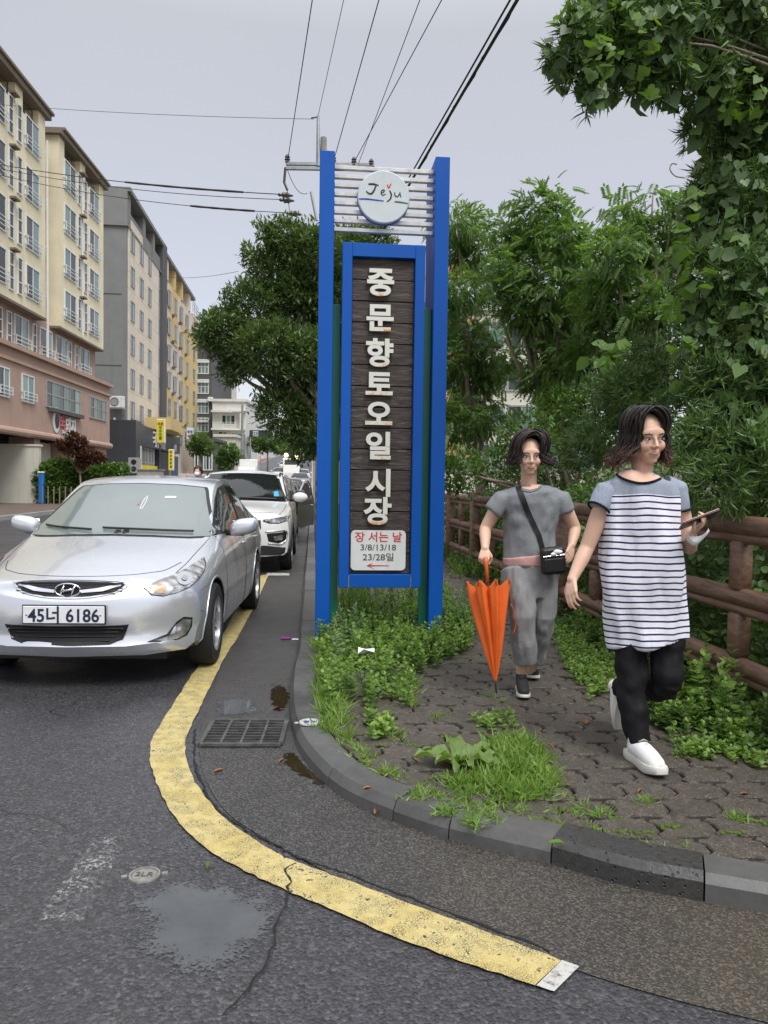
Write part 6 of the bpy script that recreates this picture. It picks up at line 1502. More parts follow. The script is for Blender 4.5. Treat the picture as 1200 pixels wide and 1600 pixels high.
# --- the tree swallowed by vines at the right
def vine_tree():
    B = Vector((3.15, 5.2, .1)); t = thing('vine_covered_tree', 'tall tree swallowed by ivy and vines, one branch reaching over the path', 'tree', B)
    # (x, y, radius px, distance)
    col = [(1150, 330, 75, 5.4), (1190, 250, 80, 5.6), (1130, 430, 72, 5.3), (1180, 480, 80, 5.2), (1130, 540, 70, 5.3), (1190, 590, 80, 5.1), (1120, 300, 45, 5.4), (1230, 380, 90, 5.5), (1240, 520, 90, 5.3), (1160, 660, 70, 5.0), (1230, 680, 80, 4.9), (1140, 210, 45, 5.5), (1220, 160, 80, 5.6)]
    br = [(1165, 60, 75, 5.3), (1080, 45, 62, 5.1), (1010, 50, 60, 4.9), (950, 55, 52, 4.8), (905, 60, 40, 4.7), (1100, 120, 50, 5.1), (1030, 110, 42, 4.9), (950, 110, 42, 4.8), (885, 105, 26, 4.7), (925, 150, 20, 4.7), (865, 85, 16, 4.7), (1120, 10, 70, 5.2), (1230, 60, 90, 5.4), (1000, -10, 55, 5.0), (940, 10, 36, 4.8), (1175, 190, 45, 5.4), (1090, 200, 20, 5.2), (1130, 170, 26, 5.3)]
    low = [(1110, 600, 42, 5.0), (1065, 640, 40, 5.2), (1100, 690, 50, 4.8), (1170, 720, 60, 4.7), (985, 620, 46, 6.0), (950, 680, 46, 6.2), (1040, 590, 36, 6.0), (910, 700, 36, 6.6), (1120, 760, 48, 4.6), (1190, 770, 50, 4.6), (1010, 560, 30, 6.2), (960, 600, 28, 6.3)]
    cs = []
    def gather(L, dens, shell=.45):
        PP, DD = [], []
        for x, y, rp, Y in L:
            c = D(x, y, Y); r_ = rp / FOC * Y; cs.append((c, r_)); p, d = lobe_pts(np.array(c - B), (r_, r_ * 1.2, r_), int(dens * 4 * math.pi * r_ * r_), shell); PP.append(p); DD.append(d)
        return np.concatenate(PP), np.concatenate(DD)
    p, d = gather(col + br + low, 175); P2, d2 = cluster(p, norm(d + np.array([0, 0, .15])), 13, .85, .012)
    scatter('needle_foliage', T_BLADE, P2, d2, rdir(len(P2)), .095 * RNG.uniform(.6, 1.2, len(P2)), 'needle_leaf', t, xs=.011 * np.ones(len(P2)))
    p, d = gather(col + br, 165, .88); 
    N = norm(d + RNG.normal(size=d.shape) * .35 + np.array([-.1, -.3, .2])); Yd = norm(np.array([0, 0, -1.0]) + RNG.normal(size=d.shape) * .55 + d * .3)
    scatter('ivy', T_IVY, p, Yd, N, .080 * RNG.uniform(.5, 1.35, len(p)), 'ivy_leaf', t)
    p, d = gather(col[:8] + low[:4], 6, .95); sel = d[:, 0] < .1; p, d = p[sel], d[sel]
    scatter('vine_leaves', T_ROUND, p, norm(np.array([-.2, 0, -.7]) + RNG.normal(size=d.shape) * .5), norm(d + RNG.normal(size=d.shape) * .4 + np.array([0, -.4, .4])), .095 * RNG.uniform(.6, 1.3, len(p)), 'shrub_leaf', t)
    # pale young vine leaves along the left flank
    L = [(1085, 310, 16, 5.1), (1075, 360, 16, 5.1), (1060, 400, 22, 5.1), (1085, 440, 22, 5.0), (1050, 480, 18, 5.1), (1070, 540, 20, 5.0), (1050, 500, 16, 5.0), (970, 30, 30, 4.6), (900, 30, 26, 4.6), (940, 90, 30, 4.5), (1000, 60, 30, 4.6), (1160, 150, 36, 5.0), (1010, 130, 20, 4.7)]
    p, d = gather(L, 150, .6); scatter('young_vine_leaves', T_IVY, p, norm(np.array([-.5, 0, -.3]) + RNG.normal(size=d.shape) * .6), norm(d * .5 + RNG.normal(size=d.shape) * .4 + np.array([0, -.3, .8])), .078 * RNG.uniform(.5, 1.3, len(p)), 'bright_leaf', t)
    tb = MB(); tb.tube([(0, 0, -.1), (.05, 0, 1.5), (.1, .1, 3.2), (.0, 0, 5.2)], [.16, .13, .1, .05], 12)
    for x, y, rp, Y in br[:5] + low + col[:6]:
        c = D(x, y, Y) - B; z0 = max(.6, min(5.15, c.z - .05)); limbs(tb, (.05, 0, z0), [c + Vector((.25, 0, .06))], .03, wob=.1, k=.6)
    tb.build('trunk', 'bark', t, smooth=True)
    # one loose tendril against the sky
    T_ = [D(1070, 278, 5.0) - B, D(1055, 275, 5.0) - B, D(1047, 265, 5.0) - B, D(1050, 256, 5.0) - B, D(1058, 257, 5.0) - B]; MB().tube(crom(T_, 5), .004, 5).build('tendril', 'bark', t)
vine_tree()
# bright broad leaved shoots behind the striped woman
def shoots():
    for lb, x, y, Y, n, mt, sz in (('big pale oval leaves of a young shoot above the striped woman', 1030, 610, 6.5, 8, 'bright_leaf', .19), ('oval dark leaves of a shoot left above the striped woman', 985, 625, 7.0, 10, 'shrub_leaf', .17), ('light narrow leaved sprig rising behind the two women', 945, 560, 7.6, 22, 'bright_leaf', .20)):
        c = D(x, y, Y); base = Vector((c.x + .25, c.y + .3, .2)); t = thing('leafy_shoot', lb, 'plant', base)
        P = np.array([list(c - base)] * n) + RNG.normal(size=(n, 3)) * np.array([.08, .05, .08]); dd = norm(RNG.normal(size=(n, 3)) + np.array([0, -.2, .5]))
        scatter('leaves', T_ROUND if n < 12 else T_WIDE, P, dd, norm(RNG.normal(size=(n, 3)) * .4 + np.array([0, -.8, .5])), sz * RNG.uniform(.7, 1.2, n), mt, t)
        MB().tube(crom([(0, 0, 0), tuple((c - base) * .5 + Vector((.1, 0, 0))), tuple(c - base)], 5), .008, 5).build('stem', 'stem_green', t)
shoots()
# --- small trees and shrubs across the street
tree_lobes('street_tree', 'small round street tree before the dark shops', [(313, 692, 17, 0), (306, 700, 13, 0), (323, 700, 13, 0)], 72, (D(313, 700, 72).x, 72, .1 + gz(72)), .13, 12, T_LEAF, 'shrub_leaf', .34, per=7, group='street trees across the road')
tree_lobes('street_tree', 'small dense street tree before the sand coloured shop', [(358, 708, 16, 0), (348, 716, 13, 0), (368, 716, 12, 0), (352, 728, 12, 0)], 80, (D(357, 730, 80).x, 80, .1 + gz(80)), .13, 12, T_LEAF, 'shrub_leaf', .36, per=7, group='street trees across the road')
tree_lobes('street_tree', 'street tree under the road sign with the number', [(405, 697, 12, 0), (420, 692, 15, 0), (434, 698, 13, 0), (396, 690, 9, 0)], 105, (D(418, 705, 105).x, 105, .1 + gz(105)), .13, 9, T_LEAF, 'shrub_leaf', .46, per=7, group='street trees across the road')
tree_lobes('street_tree', 'pale hazy tree at the end of the street behind the lamps', [(455, 690, 14, 0), (470, 685, 16, 0), (440, 700, 10, 0), (482, 695, 14, 0)], 150, (D(468, 700, 150).x, 150, gz(150)), .2, 6, T_LEAF, 'weed_leaf', .6, per=7)
tree_lobes('red_maple', 'small rust red maple growing before the pillars of the yellow block', [(112, 683, 10, 0), (122, 690, 12, 0), (105, 700, 10, 0), (135, 712, 14, 0), (150, 716, 10, 0), (118, 708, 12, 0), (130, 725, 9, 0), (98, 694, 8, 0), (158, 716, 7, 0)], 39.5, (D(125, 750, 39.5).x, 39.5, .15), .06, 40, T_LEAF, 'red_maple_leaf', .2, per=7, flat=.6)
def hedge():
    t = thing('hedge', 'green bushes planted in front of the yellow block beside the cream wall', 'hedge', (D(62, 760, 39).x, 39, .1)); B = t.location; PP = []; DD = []
    for x in range(74, 190, 7):
        for yy in (744, 761, 777):
            c = D(x, yy - 4 * math.sin(x * .31) - (5 if x < 110 else 0), 39.6 + (x - 66) * .02); r_ = .60; p, d = lobe_pts(np.array(c - B), (r_, r_, r_), 260, .6); PP.append(p); DD.append(d)
    P = np.concatenate(PP); d = np.concatenate(DD); P2, d2 = cluster(P, norm(d + np.array([0, 0, .4])), 3, .7, .05); scatter('foliage', T_WIDE, P2, d2, norm(rdir(len(P2)) * .6 + np.array([0, 0, 1.])), .17 * RNG.uniform(.6, 1.3, len(P2)), 'shrub_leaf', t)
    m = MB()
    for x in range(66, 190, 9): c = D(x, 750, 39) - B; m.tube([(c.x, 0, -.1), (c.x, 0, .9)], .03, 5)
    m.build('stems', 'bark', t)
hedge()
# ---------------------------------------------------------------- weeds on the pavement
def inpoly(x, y, poly):
    c = False; n = len(poly)
    for i in range(n):
        (x1, y1), (x2, y2) = poly[i], poly[(i + 1) % n]
        if (y1 > y) != (y2 > y) and x < (x2 - x1) * (y - y1) / (y2 - y1) + x1: c = not c
    return c
def fill(poly_px, n, z=None):
    pts = [G(x, y, KH) for x, y in poly_px]; pl = [(p.x, p.y) for p in pts]; x0, x1 = min(p[0] for p in pl), max(p[0] for p in pl); y0, y1 = min(p[1] for p in pl), max(p[1] for p in pl); out = []
    while len(out) < n:
        x, y = random.uniform(x0, x1), random.uniform(y0, y1)
        if inpoly(x, y, pl): out.append((x, y))
    return out
class Leaves:
    def __init__(s): s.d = {}
    def add(s, key, P, Yd, N, S, xs=None):
        for q, v in zip(s.d.setdefault(key, ([], [], [], [], [])), (P, Yd, N, S, xs if xs is not None else S)): q.append(np.asarray(v, np.float32))
    def done(s, name, tm, mat, label):
        if mat not in s.d: return
        a = [np.concatenate(q) for q in s.d[mat]]; o = scatter(name, tm, a[0], a[1], a[2], a[3], mat, xs=a[4]); stuff(o, label)
def grass_tuft(LV, x, y, h, n, mat='grass_blade', w=.006, lean=.6, z=KH):
    d = norm(np.stack([RNG.normal(size=n) * lean, RNG.normal(size=n) * lean, np.ones(n)], 1)); P = np.stack([x + RNG.normal(size=n) * .02, y + RNG.normal(size=n) * .02, np.full(n, z - .005)], 1)
    N = norm(np.cross(d, rdir(n))); LV.add(mat, P, d, N, h * RNG.uniform(.5, 1.1, n), w * RNG.uniform(.7, 1.4, n))
def herb(LV, ST, x, y, h, mat='weed_leaf', lf=.045, whorl=.028, z=KH, top=1.0):
    lean = Vector((random.gauss(0, .18), random.gauss(0, .18), 1)).normalized(); n = max(3, int(h / whorl)); ST.append(((x, y, z - .01), lean, h))
    i = np.repeat(np.arange(n), 3); f = (i + RNG.random(len(i))) / n; f = .12 + .88 * f; a = i * 2.4 + np.tile([0, 2.1, 4.2], n) + RNG.normal(size=len(i)) * .3
    P = np.array([x, y, z]) + np.outer(f * h, np.array(lean)); d = norm(np.stack([np.cos(a), np.sin(a), .15 + .9 * f ** 2], 1)); S = lf * (1.15 - .55 * f * top) * RNG.uniform(.7, 1.2, len(i))
    LV.add(mat, P, d, norm(np.stack([0 * a, 0 * a, 1 + 0 * a], 1) + RNG.normal(size=(len(a), 3)) * .3), S)
LV = Leaves(); LW = Leaves(); LM = Leaves(); LG = Leaves(); ST = []
bed = [(497, 1010), (520, 975), (560, 955), (640, 940), (700, 935), (738, 975), (742, 1010), (705, 1035), (672, 1048), (655, 1058), (640, 1110), (612, 1112), (585, 1130), (548, 1120), (520, 1118), (500, 1085)]
for x, y in fill(bed, 440): herb(LW, ST, x, y, random.uniform(.10, .26), 'weed_leaf', random.uniform(.04, .062))
for x, y in fill([(560, 975), (700, 945), (738, 1000), (700, 1035), (650, 1050), (590, 1040)], 220): herb(LW, ST, x, y, random.uniform(.10, .2), 'shrub_leaf' if random.random() < .25 else 'weed_leaf', .042, .02)
for x, y in fill([(500, 1005), (560, 985), (600, 1050), (560, 1085), (510, 1080)], 16) + fill([(640, 960), (740, 950), (745, 1000), (680, 1010)], 34): herb(LM, ST, x, y, random.uniform(.2, .38), 'mugwort_leaf', .06, .022)
for x, y in fill([(525, 955), (655, 940), (655, 965), (530, 985)], 46): herb(LM, ST, x, y, random.uniform(.28, .52), 'mugwort_leaf', .045, .02)
for x, y in fill([(528, 960), (560, 950), (575, 975), (540, 985)], 12): grass_tuft(LG, x, y, .42, 30, w=.009, lean=.25)
for x, y in fill([(494, 1005), (512, 1005), (540, 1120), (548, 1160), (520, 1162), (500, 1130)], 46): grass_tuft(LG, x, y, .13, 34, lean=.8)
for x, y in fill([(600, 1080), (650, 1050), (650, 1110), (615, 1115)], 14): grass_tuft(LG, x, y, .11, 30, lean=.9)
for x, y in fill([(555, 1135), (610, 1125), (625, 1148), (580, 1158)], 12): herb(LW, ST, x, y, .08, 'weed_leaf', .05, .016)
# open weed patch in the middle of the path
gp = [(752, 1185), (775, 1150), (815, 1150), (840, 1170), (862, 1205), (868, 1240), (800, 1252), (735, 1242), (700, 1222), (735, 1208)]
for x, y in fill(gp, 130): grass_tuft(LG, x, y, random.uniform(.05, .12), 24, lean=1.15, w=.0085)
for x, y in fill([(640, 1232), (690, 1215), (880, 1240), (960, 1270), (950, 1282), (850, 1275), (760, 1285), (690, 1255)], 40): grass_tuft(LG, x, y, .05, 18, lean=1.6, w=.006)
for x, y in fill([(735, 1130), (790, 1110), (815, 1140), (770, 1150)], 24): herb(LW, ST, x, y, .05, 'weed_leaf', .035)
for px, py, k in ((575, 1190, 5), (566, 1175, 4), (612, 1205, 3), (700, 1268, 5), (752, 1270, 4), (735, 1285, 4), (650, 1240, 5), (617, 1150, 3), (850, 1185, 3), (930, 1270, 3), (1010, 1250, 3), (1150, 1275, 3), (1060, 1180, 4), (770, 1090, 2), (690, 1120, 3), (985, 1100, 3)):
    for _ in range(k): g = G(px + random.uniform(-10, 10), py + random.uniform(-6, 6), KH); grass_tuft(LG, g.x, g.y, .055, 16, lean=1.5)
# kerb line growth and moss tufts in joints
for i in range(90):
    s_ = random.uniform(joints[0] - .5, joints[5] + .3); p = at_len(kin, cumlen(kin), s_) ; 
    if random.random() < .6: grass_tuft(LG, p.x + random.uniform(-.02, .06), p.y + random.uniform(-.02, .06), random.uniform(.02, .05), 12, lean=1.4, w=.005)
# ground cover either side of the path
def cover_band(poly, n, h, mats=('weed_leaf',), lf=.04):
    for x, y in fill(poly, n): herb(LW, ST, x, y, h * random.uniform(.5, 1.2), random.choice(mats), lf * random.uniform(.7, 1.2), .018)
cover_band([(866, 975), (905, 968), (960, 1010), (962, 1075), (925, 1098), (895, 1060), (870, 1020)], 420, .07)
cover_band([(1005, 1020), (1080, 1030), (1200, 1100), (1200, 1190), (1120, 1165), (1040, 1160), (1010, 1110)], 380, .13, ('weed_leaf', 'shrub_leaf'), .05)
cover_band([(1040, 1160), (1120, 1165), (1200, 1190), (1200, 1205), (1130, 1185), (1085, 1190)], 60, .05)
cover_band([(700, 845), (760, 850), (770, 880), (745, 905), (702, 905)], 130, .16, ('weed_leaf', 'shrub_leaf'), .05)
cover_band([(860, 900), (900, 930), (960, 990), (940, 1005), (870, 960)], 160, .12, ('shrub_leaf', 'weed_leaf'), .05)
for x, y in fill([(702, 850), (755, 870), (745, 900), (705, 900)], 30): grass_tuft(LG, x, y, .26, 26, lean=.5)
for x, y in fill([(1075, 1060), (1180, 1075), (1160, 1160), (1080, 1140)], 16): herb(LW, ST, x, y, random.uniform(.22, .42), 'weed_leaf', .07, .05)
# more cover along the bank foot
for k in range(700):
    y = random.uniform(2.3, 14); x = FX(y) + random.uniform(-.30, .5); herb(LW, ST, x, y, random.uniform(.06, .3), random.choice(('weed_leaf', 'shrub_leaf', 'shrub_leaf')), .05, .025)
LW.done('weeds', T_WIDE, 'weed_leaf', 'fresh green leafy weeds growing on the pavement and along the fence'); LW.done('weeds', T_WIDE, 'shrub_leaf', 'darker leafy weeds mixed among the fresh green ones')
LM.done('tall_weeds', T_LEAF, 'mugwort_leaf', 'tall grey green weeds round the foot of the sign'); LG.done('grass', T_BLADE, 'grass_blade', 'grass tufts on the pavement and along the kerb')
sm = MB()
for b, ln, h in ST:
    if h > .1: b = Vector(b); sm.tube([b, b + ln * h], [.0028, .0014], 3, cap=False)
stuff(sm.build('weed_stems', 'stem_green'), 'thin stems of the pavement weeds')
# dock plant
def dock():
    g = G(722, 1196, KH); t = thing('dock_plant', 'broad leaved dock plant on the pavement left of the grass patch', 'plant', g)
    for k in range(13):
        a = 2 * math.pi * k / 13 + random.uniform(-.2, .2); L = random.uniform(.14, .23); W = L * .20; mb = MB(); n = 9; rows = []
        up = random.uniform(.45, 1.0)
        for i in range(n):
            u = i / (n - 1); r_ = L * u; z = .012 + L * (up * u - .72 * up * u * u); w = W * (math.sin(math.pi * min(1, .08 + u * .95)) ** .7) * (1 + .14 * math.sin(i * 2.6 + k)) if 0 < i < n - 1 else .004
            rows.append([(r_, -w, z + .018 * math.sin(i * 1.9 + k) + .3 * w), (r_, -w * .5, z + .1 * w), (r_, 0, z - .012), (r_, w * .5, z + .1 * w), (r_, w, z - .018 * math.sin(i * 1.7) + .3 * w)])
        mb.add([p for r_ in rows for p in r_], [(i * 5 + j, i * 5 + j + 1, i * 5 + 6 + j, i * 5 + 5 + j) for i in range(n - 1) for j in range(4)], Matrix.Rotation(a, 4, 'Z')); mb.build('leaf', 'dock_leaf', t, smooth=True)
dock()
# moss in joints: soft low mounds
mm = MB()
for px, py, L in ((690, 1215, .1), (860, 1283, .16), (905, 1290, .14), (950, 1275, .12), (1000, 1300, .14), (1050, 1290, .10), (650, 1165, .08), (700, 1150, .06), (1150, 1300, .1), (1190, 1285, .08), (600, 1165, .07), (885, 1265, .12)):
    g = G(px, py, KH); a = random.uniform(-.5, .5)
    for k in range(int(L / .012)): mm.ball((g.x + math.cos(a) * (k * .012 - L / 2) + random.gauss(0, .005), g.y + math.sin(a) * (k * .012 - L / 2) + .012 * math.sin(k * .9) + random.gauss(0, .004), KH - .002), (.012, .010, .008), 6, 4)
stuff(mm.build('moss', 'moss', smooth=True), 'green moss swelling in the joints of the paving')
# fallen leaves and litter
def fallen(px, py, z, mat, L, lb, nm='fallen_leaf', cat='leaf'):
    g = G(px, py, z); a = random.uniform(0, 6.28); v = [(math.cos(a) * x - math.sin(a) * y, math.sin(a) * x + math.cos(a) * y, zz + .006) for x, y, zz in [(0, -.5 * L, .004), (.17 * L, -.15 * L, .012), (.15 * L, .2 * L, .014), (0, .5 * L, .006), (-.15 * L, .2 * L, .016), (-.17 * L, -.15 * L, .012), (0, 0, .0)]]
    o = MB().add(v, [(0, 1, 6), (1, 2, 6), (2, 3, 6), (3, 4, 6), (4, 5, 6), (5, 0, 6)]).build(nm, mat, None, smooth=True); o.location = g; tag(o, lb, cat, 'fallen leaves')
for px, py, z, m, L, lb in ((341, 1208, .006, 'dry_leaf', .06, 'orange brown leaf on the gutter left of the dark puddle'), (433, 1109, .006, 'dry_leaf', .05, 'brown leaf on the wet patch above the drain grate'), (440, 1192, .008, 'dry_leaf', .055, 'tan leaf floating at the kerb puddle below the grate'),
    (325, 1356, .001, 'bright_leaf', .05, 'small yellow green leaf on the asphalt by the metal cap'), (574, 1236, KH, 'dry_leaf', .05, 'narrow orange leaf on the kerb top'), (587, 1272, .006, 'dry_leaf', .05, 'orange leaf fallen in the gutter beside the kerb foot'),
    (868, 1322, KH, 'bright_leaf', .07, 'pale yellow leaf at the joint of the dark pitted kerb stone'), (925, 1102, KH, 'bright_leaf', .07, 'pale crumpled blossom on the path before the fence weeds'), (916, 1131, KH, 'dry_leaf', .08, 'long rust coloured leaf on the path right of the grass'),
    (1163, 1245, KH, 'dry_leaf', .05, 'slim orange leaf near the right edge of the path'), (1000, 1240, KH, 'dry_leaf', .04, 'small orange leaf below the white shoe'), (862, 1170, KH, 'dry_leaf', .04, 'orange scrap of leaf right of the grass patch'), (697, 1195, KH, 'dry_leaf', .10, 'large brown leaf under the dock plant'), (640, 1040, KH, 'dry_leaf', .06, 'brown leaf at the edge of the weeds below the sign'), (636, 1058, KH, 'dry_leaf', .05, 'small brown leaf just below the other at the weeds'), (650, 1192, KH, 'dry_leaf', .05, 'thin reddish leaf on bare paving left of the dock plant')):
    fallen(px, py, z, m, L, lb)
g = G(572, 1063, KH); o = MB().add([(-.055 + .036 * i, -.03 + .022 * j, .20 + .014 * ((i * 3 + j * 5) % 4 - 1.5) / 1.5) for j in range(4) for i in range(4)], [(j * 4 + i, j * 4 + i + 1, j * 4 + i + 5, j * 4 + i + 4) for j in range(3) for i in range(3)]).build('paper_scrap', 'plate_white'); o.location = g; tag(o, 'crumpled white paper scrap caught in the weeds below the sign', 'litter')
simple('wrapper_purple', (.25, .02, .22), .4); g = G(447, 999, .004); o = MB().box((-.05, -.015, 0), (.04, .02, .018), bev=.006).build('wrapper', 'wrapper_purple'); o.location = g; tag(o, 'small purple wrapper lying in the gutter beside the sign', 'litter')
g = G(463, 1000, .004); o = MB().box((-.04, -.02, 0), (.05, .02, .012), bev=.005).build('wrapper', 'plate_white'); o.location = g; tag(o, 'small white wrapper lying right beside the purple one', 'litter')
g = G(1005, 1108, KH); 
# ================================================================ PEOPLE
s = mk('skin'); n = s.noise(6, 4, .6, s.obj()); s.bsdf(Base_Color=s.mix(s.map(n, .3, .7, 0, 1), (.62, .38, .27), (.70, .46, .34)), Roughness=.48, Subsurface_Weight=.12, Subsurface_Scale=.01)
simple('lips', (.50, .22, .17), .4); simple('eye_white', (.62, .60, .57), .3); simple('eye_dark', (.012, .010, .010), .15); simple('brow_hair', (.03, .02, .016), .7)
def hairmat(name, stops):
    s = mk(name); r_ = s.rand(); z = s.n('ShaderNodeSeparateXYZ', {'Vector': s.n('ShaderNodeTexCoord').outputs['Generated']}).outputs[2]
    c = s.ramp(s.math('ADD', z, s.math('MULTIPLY', r_, .12)), stops); b = s.bsdf(Base_Color=c, Roughness=.42); b.inputs['Specular IOR Level'].default_value = .4
hairmat('hair_dark', [(0, (.05, .03, .022)), (.5, (.022, .015, .013)), (1, (.035, .026, .022))]); hairmat('hair_tipped', [(0, (.15, .06, .03)), (.22, (.085, .036, .022)), (.45, (.022, .014, .012)), (1, (.018, .013, .012))])
def cloth(name, col, var=.08, fine=900, heather=0.0, rough=.9, nscale=4, extra=None):
    s = mk(name); P = s.obj(); n = s.noise(nscale, 4, .6, P); h = s.noise(260, 2, .7, P)
    c = s.mix(s.map(n, .3, .7, 0, 1), tuple(x * (1 - var) for x in col), tuple(min(1, x * (1 + var)) for x in col))
    if heather: c = s.mix(s.map(h, .35, .65, 0, heather), c, tuple(min(1, x * 1.9) for x in col))
    wr = s.n('ShaderNodeTexNoise', {'Scale': 1.0, 'Detail': 5, 'Roughness': .55, 'Distortion': 1.6, 'Vector': s.scale((7, 7, 3), P)}).outputs['Fac']
    b = s.bsdf(Base_Color=c if extra is None else extra(s, c), Roughness=rough, Normal=s.bump(s.math('ADD', wr, s.math('MULTIPLY', h, .02)), .4, .022)); b.inputs['Specular IOR Level'].default_value = .2
    return s.m
cloth('grey_tee', (.185, .195, .205), heather=.45); cloth('pink_cotton', (.50, .30, .27)); cloth('grey_trousers', (.22, .22, .225), .1, heather=.3, nscale=9); cloth('black_trousers', (.012, .012, .014), .2, rough=.7); cloth('heather_yoke', (.24, .27, .33), heather=.4)
cloth('black_binding', (.012, .012, .014)); simple('black_leather', (.012, .012, .013), .4, bump=.2, bscale=300); simple('shoe_black', (.018, .018, .019), .7, bump=.2, bscale=200); simple('shoe_white', (.76, .76, .74), .5, var=.05, nscale=12); simple('sole_white', (.62, .61, .56), .6, var=.08)
simple('sole_grey', (.35, .35, .34), .7); simple('orange_nylon', (.86, .16, .025), .45, var=.10, nscale=7); simple('orange_plastic', (.75, .14, .04), .35); simple('phone_black', (.01, .01, .012), .15); simple('phone_pink', (.55, .33, .28), .3); simple('mask_white', (.75, .76, .77), .8)
def stripes(s, c):
    sep = s.n('ShaderNodeSeparateXYZ', {'Vector': s.obj()}); n = s.noise(2.2, 3, .5, s.obj()); n2 = s.noise(7, 2, .5, s.obj())
    z = s.math('ADD', sep.outputs[2], s.math('ADD', s.math('MULTIPLY', s.math('SUBTRACT', n, .5), .055), s.math('MULTIPLY', s.math('SUBTRACT', n2, .5), .012)))
    fr = s.math('FRACT', s.math('DIVIDE', s.math('ADD', z, 5.0), .0305)); dark = s.math('LESS_THAN', fr, .27)
    c = s.mix(dark, (.80, .80, .87), (.025, .028, .095)); yoke = s.math('GREATER_THAN', z, s.m['yoke_z'] if 'yoke_z' in s.m else 1.2)
    h = s.noise(260, 2, .7, s.obj()); return s.mix(yoke, c, s.mix(s.map(h, .35, .65, 0, .5), (.24, .27, .33), (.40, .44, .50)))
def solid(mb, voxel, smooth=4, fold=None, name='m', mats='skin', clipz=None):
    me = mb.mesh(name, mats); o = bpy.data.objects.new(name, me); COL.objects.link(o)
    md = o.modifiers.new('r', 'REMESH'); md.mode = 'VOXEL'; md.voxel_size = voxel; md.use_smooth_shade = True
    if smooth: sm_ = o.modifiers.new('s', 'SMOOTH'); sm_.iterations = smooth; sm_.factor = .5
    out = bpy.data.meshes.new_from_object(o.evaluated_get(bpy.context.evaluated_depsgraph_get())); bpy.data.objects.remove(o); out.name = name
    n = len(out.vertices); co = np.empty(n * 3, np.float32); out.vertices.foreach_get('co', co); co = co.reshape(-1, 3)
    if fold:
        amp, sx, sy, sz = fold; no = np.empty(n * 3, np.float32); out.vertices.foreach_get('normal', no); no = no.reshape(-1, 3)
        d = np.array([noise.noise(Vector((c[0] * sx, c[1] * sy, c[2] * sz))) + .5 * noise.noise(Vector((c[0] * sx * 2.3 + 5, c[1] * sy * 2.3, c[2] * sz * 2.1))) for c in co]); co = co + no * (np.sign(d) * np.abs(d) ** .8 * amp)[:, None]
    if clipz is not None: co[:, 2] = np.maximum(co[:, 2], clipz)
    out.vertices.foreach_set('co', co.astype(np.float32).ravel()); out.polygons.foreach_set('use_smooth', [True] * len(out.polygons)); out.update(); return out
def wlink(name, me, parent): return link(name, me, parent, world=True)
def frame(o, fwd, up=(0, 0, 1)):
    """local -y = forward, z = up"""
    f = Vector(fwd).normalized(); u = (Vector(up) - f * Vector(up).dot(f)).normalized(); x = (-f).cross(u)
    return Matrix.Translation(o) @ Matrix((tuple((x[0], -f[0], u[0])), tuple((x[1], -f[1], u[1])), tuple((x[2], -f[2], u[2])))).to_4x4()
def head_into(mb, M, k=1.0):
    S = Matrix.Scale(k, 4); M = M @ S
    for c, r in (((0, .018, .030), (.074, .090, .083)), ((0, -.018, -.030), (.063, .066, .070)), ((0, -.040, -.068), (.044, .042, .036)), ((0, -.058, -.094), (.024, .020, .016)), ((.034, -.058, -.030), (.026, .024, .026)), ((-.034, -.058, -.030), (.026, .024, .026)),
                 ((0, -.066, .024), (.052, .020, .030)), ((.076, .012, -.008), (.010, .018, .028)), ((-.076, .012, -.008), (.010, .018, .028)), ((0, -.078, -.060), (.022, .014, .012)), ((.010, -.093, -.033), (.008, .009, .007)), ((-.010, -.093, -.033), (.008, .009, .007))):
        mb.ball(c, r, 16, 12, M)
    b = MB(); b.tube([(0, -.080, .012), (0, -.090, -.008), (0, -.103, -.030), (0, -.090, -.040)], [.007, .008, .0105, .008], 8); mb.add(b.v, b.f, M)
def face_parts(M, parent, k=1.0):
    M = M @ Matrix.Scale(k, 4)
    for sg in (-1, 1):
        e_ = MB(); e_.ball((sg * .030, -.0845, -.001), (.0120, .0055, .0042), 12, 8, M); e_.build('eye', 'eye_white', parent, smooth=True, world=True); i_ = MB(); i_.ball((sg * .030, -.0875, -.001), (.0062, .0036, .0044), 12, 8, M); i_.build('iris', 'eye_dark', parent, smooth=True, world=True); l_ = MB(); l_.tube([(sg * .017, -.0875, .0035), (sg * .030, -.0915, .0062), (sg * .044, -.083, .003)], [.0014, .0019, .0014], 5); q_ = MB(); q_.add(l_.v, l_.f, M); q_.build('eyelid', 'brow_hair', parent, smooth=True, world=True)
        b = MB(); b.tube([(sg * .014, -.0885, .018), (sg * .030, -.088, .0225), (sg * .048, -.077, .018)], [.002, .003, .0018], 6); q = MB(); q.add(b.v, b.f, M); q.build('eyebrow', 'brow_hair', parent, smooth=True, world=True)
    for z, r in ((-.0575, .0036), (-.0635, .0045)):
        b = MB(); b.tube([(-.021, -.084, -.060), (-.008, -.0915, z), (.008, -.0915, z), (.021, -.084, -.060)], [.001, r, r, .001], 6); q = MB(); q.add(b.v, b.f, M); q.build('lip', 'lips', parent, smooth=True, world=True)
